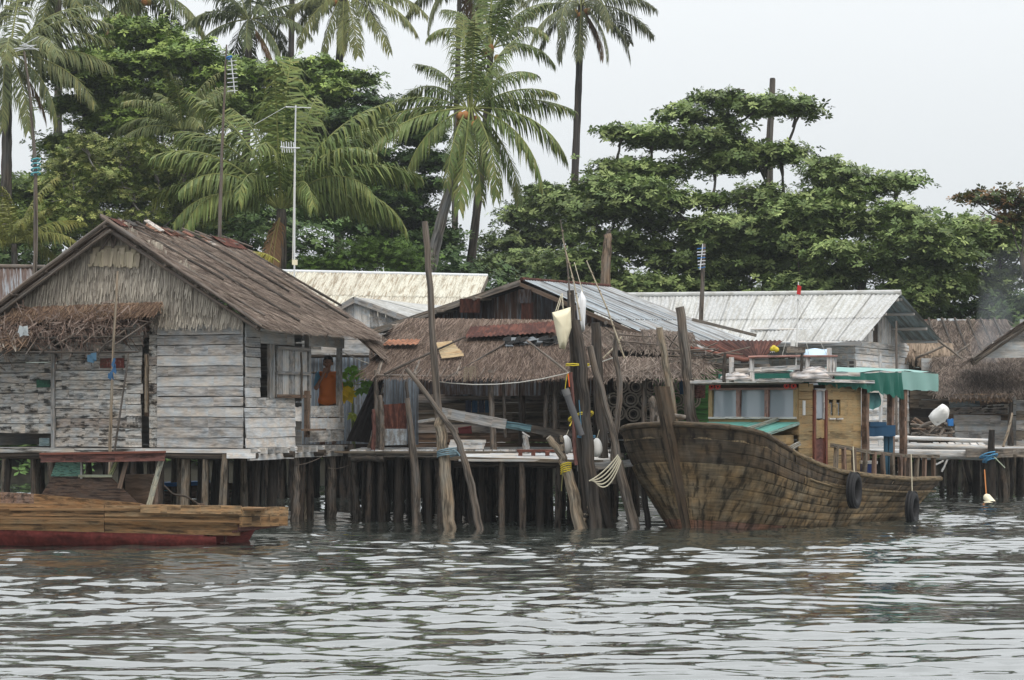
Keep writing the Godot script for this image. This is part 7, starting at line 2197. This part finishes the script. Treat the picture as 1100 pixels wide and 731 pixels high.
		crown(o, "foliage", [[e[0], e[1], e[2], e[3], e[4], 1.6], [e[0] - 8, e[1] + e[4] * 1.2, e[2], e[3], e[4] * 1.3, 1.6]], big, 0.192, Dk, 11.5, 0.4)
	for q in 12:  # added bushes, so that the gaps between the piles look dark
		var o := thing("shore_bush", "dark low bush on the muddy shore behind the stilts", "bush", P(20 + q * 95, 478, 53.5), 0.0, "bushes along the shore behind the stilts")
		log_of(o, "stem", M.bark_dark, [P(20 + q * 95, 490, 53.5), P(24 + q * 95, 470, 53.5), P(20 + q * 95, 455, 53.5)], 0.06, 0.03)
		crown(o, "foliage", [[20 + q * 95, 478, 53.5, 60, 26, 0.8]], big, 0.200, Dk, 10.1, 0.3)
	# palms
	var pc := Color(0.09, 0.13, 0.038)
	var pt := Color(0.2, 0.19, 0.07)
	palm("leaning coconut palm with orange nuts rising above the cream roof", 505, 118, 60, [[459, 330], [463, 288], [476, 229], [493, 170]], [
		[5, 35, 2.7, 55], [18, 20, 3.2, 45], [-15, 0, 3.6, 70], [-28, -20, 3.9, 60], [-60, -40, 3.4, 50], [-95, -55, 3.6, 25], [-120, -45, 3.0, 40], [-150, -25, 3.3, 60], [175, 8, 3.4, 50], [165, 25, 3.4, 65], [190, -5, 3.6, 50], [150, 50, 3.0, 95], [100, 55, 2.8, 70], [60, 60, 3.0, 60], [75, 78, 3.6, 25], [110, 80, 3.4, 25], [30, 72, 3.0, 40], [140, 65, 2.6, 60], [-80, 72, 2.8, 35], [-40, 55, 2.6, 80], [-75, -60, 3.2, 20], [-20, -45, 3.4, 45]], 0.2, M.bark_pale, pc, pt, 12, 3)
	palm("coconut palm with dark straight trunk standing behind the leaning palm", 527, 52, 66, [[502, 330], [505, 290], [515, 200], [524, 110]], [[70, 70, 3.4, 40], [110, 75, 3.2, 30], [30, 65, 2.8, 60], [150, 62, 2.8, 60], [90, 84, 3.6, 20], [-30, 40, 2.6, 90], [200, 40, 2.6, 90], [-70, 60, 2.8, 60], [-110, 30, 2.6, 90], [10, 20, 2.4, 80]], 0.17, M.bark_dark, pc, pt, 4, 1)
	palm("tall straight coconut palm with dark trunk above the almond tree", 624, 6, 78, [[611, 330], [614, 280], [618, 180], [622, 80]], [
		[0, 25, 3.1, 70], [15, 5, 3.3, 60], [-20, -25, 3.2, 60], [-45, -40, 2.8, 55], [-90, -60, 2.6, 20], [-130, -40, 2.8, 60], [-160, -15, 3.2, 65], [180, 10, 3.1, 70], [165, 35, 2.8, 80], [60, 60, 2.8, 70], [120, 60, 2.8, 70], [-60, 10, 2.9, 100], [-120, 5, 3.0, 100], [90, 40, 2.8, 80], [-85, 40, 2.6, 100], [40, 0, 2.8, 70], [140, -10, 2.8, 70]], 0.19, M.bark_dark, Color(0.1, 0.12, 0.06), Color(0.17, 0.16, 0.08), 7, 2)
	palm("tall thin coconut palm whose crown is cut by the picture's top", 494, -22, 82, [[488, 330], [489, 200], [491, 100]], ring_of(14, 70, -45, 2.6, 3.4, 40, 80), 0.15, M.bark, Color(0.1, 0.12, 0.05), pt, 0, 2)
	palm("coconut palm with pale trunk and drooping fronds beside the metal aerial", 370, -6, 72, [[364, 330], [364, 200], [363, 90]], [[0, 10, 3.2, 60], [-15, -10, 3.4, 50], [-35, -35, 3.0, 40], [-90, -60, 2.6, 20], [-70, -55, 2.8, 25], [-120, -55, 2.8, 30], [-150, -30, 2.8, 50], [180, 0, 3.0, 70], [160, 30, 3.0, 60], [20, 35, 3.0, 60], [90, 50, 3.0, 60], [-100, 20, 2.6, 110], [60, 10, 3.0, 60], [130, 10, 3.0, 70]], 0.2, M.bark, Color(0.11, 0.13, 0.05), pt, 4, 1)
	palm("coconut palm with grey-green crown above the broad green tree", 268, 22, 72, [[262, 330], [263, 200], [266, 90]], ring_of(20, 75, -30, 2.4, 3.2, 50, 75), 0.18, M.bark, Color(0.085, 0.11, 0.05), Color(0.15, 0.16, 0.07), 0, 1)
	palm("coconut palm trunk rising past the grey-green crown into the sky", 314, -30, 76, [[310, 330], [311, 200], [312, 90]], ring_of(12, 70, -30, 2.6, 3.2, 50, 75), 0.17, M.bark, Color(0.085, 0.11, 0.05), Color(0.15, 0.16, 0.07), 0, 0)
	palm("coconut palm with brown flower stalks above the broad green tree", 148, -8, 74, [[150, 330], [149, 200], [148, 80]], ring_of(18, 70, -35, 2.8, 3.6, 50, 70), 0.18, M.bark, Color(0.09, 0.12, 0.045), pt, 8, 2)
	palm("large coconut palm with drooping fronds at the left edge", 8, 60, 60, [[5, 330], [6, 220], [7, 140]], [
		[0, 15, 3.2, 50], [12, 35, 3.2, 60], [-12, -5, 3.2, 60], [-30, -25, 3.2, 60], [-50, -45, 2.9, 40], [-90, -55, 2.7, 30], [-110, 20, 2.8, 110], [30, 60, 3.2, 60], [60, 30, 3.0, 60], [100, 40, 3.0, 60], [-70, 30, 2.8, 110], [-40, 30, 3.0, 90], [150, 20, 3.0, 60], [190, 0, 3.0, 60], [-130, -30, 3.0, 50], [80, 75, 3.2, 30], [5, 50, 3.4, 70]], 0.2, M.bark, Color(0.1, 0.125, 0.055), pt, 0, 2)
	palm("coconut palm with crown cut by the picture's upper left corner", 62, -10, 66, [[60, 330], [61, 200], [62, 100]], ring_of(16, 60, -30, 2.8, 3.4, 50, 70), 0.18, M.bark, Color(0.09, 0.115, 0.05), pt, 0, 0)
	palm("low yellow-green palm behind the left end of the thatched roof", 15, 262, 54, [[14, 400], [15, 320]], ring_of(18, 75, 5, 1.7, 2.3, 50, 80), 0.12, M.bark, Color(0.15, 0.17, 0.045), Color(0.25, 0.22, 0.06), 0, 0)
	palm("big young palm with long arching fronds behind the thatched roof", 302, 225, 54, [[300, 420], [301, 330]], [
		[8, 48, 4.2, 80], [30, 62, 4.4, 55], [-12, 30, 3.9, 95], [-25, 50, 3.2, 110], [55, 78, 4.0, 40], [95, 84, 4.6, 22], [128, 74, 4.0, 50], [152, 60, 4.5, 62], [170, 40, 3.8, 85], [185, 55, 4.0, 75], [200, 28, 3.2, 90], [-85, 66, 3.6, 100], [-115, 50, 3.2, 120], [-60, 42, 3.0, 110], [-140, 30, 3.4, 110], [80, 66, 3.8, 70], [40, 36, 3.4, 90], [140, 35, 3.6, 95], [-95, 82, 4.0, 30], [215, 45, 3.4, 95], [-35, 60, 3.8, 90], [15, 20, 3.2, 60], [165, 72, 4.2, 45], [5, 70, 4.3, 55]], 0.22, M.bark, Color(0.095, 0.135, 0.04), Color(0.2, 0.21, 0.06), 0, 3)
	palm("small palm crown between the broad tree and the young palm", 196, 140, 58, [[196, 400], [196, 250]], ring_of(13, 80, 10, 1.9, 2.6, 50, 80), 0.12, M.bark, Color(0.1, 0.13, 0.05), pt, 0, 0)
	# a yellowing frond near the ridge
	var yf := thing("yellow_frond", "yellowing palm frond bending over the thatched roof's ridge", "frond", P(292, 275, 50))
	frond(yf, P(300, 282, 50), PI, deg_to_rad(40), 1.4, deg_to_rad(100), Color(0.3, 0.28, 0.05), Color(0.35, 0.28, 0.04), "blade")
	# bare dead palm trunk
	var dt := thing("dead_trunk", "bare dead palm trunk standing above the almond tree", "dead trunk", P(824, 445, 66))
	log_of(dt, "trunk", M.bark, [P(823, 450, 66), P(824, 320, 66), P(826, 200, 66), P(830, 85, 66)], 0.18, 0.1, 0.06)
	tube(dt, "broken_top", M.bark_dark, [P(830, 87, 66), P(830, 84, 66)], [0.1, 0.085])
	var bt := thing("dead_trunk", "short pale broken trunk before the almond tree's lower leaves", "dead trunk", P(652, 445, 57))
	log_of(bt, "trunk", mat(lin(0.36, 0.27, 0.2), 0.95, T.worn), [P(650, 400, 57), P(651, 290, 57), P(653, 252, 57)], 0.16, 0.12, 0.1)
	log_of(bt, "broken_top", M.bark, [P(653, 254, 57), P(655, 249, 57), P(655, 246, 57)], 0.09, 0.02)

func aerials() -> void:
	var a := thing("aerial_pole", "crooked wooden pole with tangled wire aerial left of the thatched house", "aerial", P(37, 330, 41))
	log_of(a, "pole", M.pole, [P(36, 380, 41), P(37, 290, 41), P(38, 190, 41), P(32, 110, 41), P(26, 55, 41)], 0.06, 0.02, 0.06)
	for q in 7:
		rod(a, "wire", M.metal, P(rr(14, 24), rr(40, 58), 41), P(rr(28, 42), rr(38, 58), 41), 0.008)
	for q in 4:
		tube(a, "blue_tie", mat(lin(0.1, 0.35, 0.4), 0.7), ring(P(38, 172 + q * 5, 41), 0.09, 0.2), 0.018, 5)
	a = thing("aerial_pole", "thin wooden pole carrying a drooping fishbone aerial over the thatched roof", "aerial", P(237, 260, 40))
	log_of(a, "pole", M.stick, [P(235, 300, 40), P(237, 200, 40), P(240, 120, 40), P(243, 48, 40)], 0.045, 0.015, 0.05)
	rod(a, "boom", M.metal, P(248, 62, 39.9), P(252, 100, 39.9), 0.012)
	for q in 8:
		rod(a, "element", M.metal, P(244.5 - q * 0.1, 66 + q * 4.6, 39.9), P(254 + q * 0.2, 65 + q * 4.6, 39.9), 0.009)
	tube(a, "blue_tie", M.blue, ring(P(246, 62, 39.9), 0.05, 0.3), 0.02, 5)
	a = thing("aerial_pole", "slim metal aerial mast with two small crossbars before the young palm", "aerial", P(316, 300, 46.5))
	rod(a, "pole", M.metal, P(316, 320, 46.5), P(317.5, 113, 46.5), 0.022)
	rod(a, "boom", M.metal, P(307, 115, 46.4), P(334, 116, 46.4), 0.012)
	rod(a, "boom", M.metal, P(301, 158, 46.4), P(322, 159, 46.4), 0.018)
	for q in 6:
		rod(a, "element", M.metal, P(302 + q * 2.6, 152 + q % 2, 46.4), P(303 + q * 2.6, 164, 46.4), 0.012)
	rod(a, "guy_rod", M.metal, P(273, 134, 46.4), P(308, 114, 46.4), 0.006)
	rope(a, "cable", M.line, P(316, 180, 46.4), P(314, 284, 46.4), 0.0, 0.012)
	plank(a, "junction_box", M.cream, P(316.5, 282, 46.3), Vector3(0.12, 0, 0), Vector3(0, 0.12, 0), 0.08)
	a = thing("aerial_pole", "wooden pole with small white fishbone aerial above the white house roof", "aerial", P(754, 345, 45))
	log_of(a, "pole", M.pole, [P(753, 380, 45), P(754, 320, 45), P(756, 262, 45)], 0.06, 0.04, 0.06)
	rod(a, "boom", M.metal, P(752, 290, 44.9), P(755, 262, 44.9), 0.015)
	for q in 7:
		rod(a, "element", M.metal if q % 3 else M.blue, P(750 - 0.2 * q, 288 - q * 3.4, 44.9), P(758, 287 - q * 3.4, 44.9), 0.012)
	a = thing("aerial_pole", "thin far aerial mast standing among the almond leaves", "aerial", P(941, 290, 62))
	rod(a, "pole", M.metal, P(941, 330, 62), P(941, 186, 62), 0.025)
	rod(a, "boom", M.metal, P(934, 190, 61.9), P(948, 191, 61.9), 0.02)
	# corner of a neighbour's tiled roof at the left edge
	var o := thing("neighbour_roof", "dark tin roof corner showing behind the thatched roof's left slope", "roof", P(10, 320, 42))
	sheet_roof(o, M.dull, P(-40, 286, 43), P(36, 287, 43), P(40, 330, 41), P(-40, 330, 41), 4, 1)
	rod(o, "ridge_pole", M.stick, P(-40, 286, 42.9), P(50, 287, 42.9), 0.05)

func smoke() -> void:
	var o := thing("smoke", "thin blue-grey smoke drifting up over the thatched hut's ridge", "smoke", P(1068, 388, 47.5))
	for e in [[1058, 375, 0.7, 1.2, 0.13], [1068, 352, 0.9, 2.0, 0.09], [1082, 325, 1.5, 2.8, 0.045]]:
		var f := FogVolume.new()
		f.name = "wisp"
		f.shape = RenderingServer.FOG_VOLUME_SHAPE_ELLIPSOID
		f.size = Vector3(e[2], e[3], e[2])
		var m := FogMaterial.new()
		m.density = e[4]
		m.albedo = Color(0.93, 0.96, 1.0)
		f.material = m
		o.add_child(f, true)
		f.global_position = P(e[0], e[1], 47.8)

func _ready() -> void:
	rng.seed = 20240611
	# camera: level, lens shifted up so that the horizon lies low in the picture
	var cam := Camera3D.new()
	cam.name = "camera"
	cam.position = Vector3(0, H, 0)
	cam.near = 0.1
	cam.far = 3000.0
	cam.projection = Camera3D.PROJECTION_FRUSTUM
	cam.keep_aspect = Camera3D.KEEP_HEIGHT
	cam.size = 0.1 * 731.0 / F
	cam.frustum_offset = Vector2(0, 0.1 * (HZ - 365.5) / F)
	add_child(cam)
	cam.current = true
	# overcast sky
	var sm := ProceduralSkyMaterial.new()
	sm.sky_top_color = Color(1.55, 1.57, 1.59)
	sm.sky_horizon_color = Color(0.79, 0.803, 0.81)
	sm.sky_curve = 1.333
	sm.ground_bottom_color = Color(0.3, 0.33, 0.33)
	sm.ground_horizon_color = Color(0.8, 0.83, 0.85)
	sm.sun_angle_max = 1.0
	var sky := Sky.new()
	sky.sky_material = sm
	var env := Environment.new()
	env.background_mode = Environment.BG_SKY
	env.sky = sky
	env.tonemap_mode = Environment.TONE_MAPPER_LINEAR
	env.tonemap_exposure = 1.21
	env.sdfgi_enabled = true
	env.ssao_enabled = true
	env.ssil_enabled = true
	env.volumetric_fog_enabled = true
	env.volumetric_fog_density = 0.0
	env.fog_enabled = true
	env.fog_density = 0.00045
	env.fog_light_color = Color(0.9, 0.93, 0.95)
	var we := WorldEnvironment.new()
	we.name = "environment"
	we.environment = env
	add_child(we)
	var sun := DirectionalLight3D.new()
	sun.name = "sun"
	sun.light_energy = 0.5
	sun.light_color = Color(1.0, 0.97, 0.93)
	sun.light_angular_distance = 25.0
	sun.shadow_enabled = true
	add_child(sun)
	sun.look_at_from_position(Vector3(6, 14, 9), Vector3.ZERO)
	make_materials()
	make_water()
	thatched_house()
	left_boat()
	tin_shed()
	lean_to()
	jetty()
	cream_roof_house()
	white_house()
	right_side()
	fishing_boat()
	mooring()
	clutter()
	aerials()
	vegetation()
	person()
	smoke()
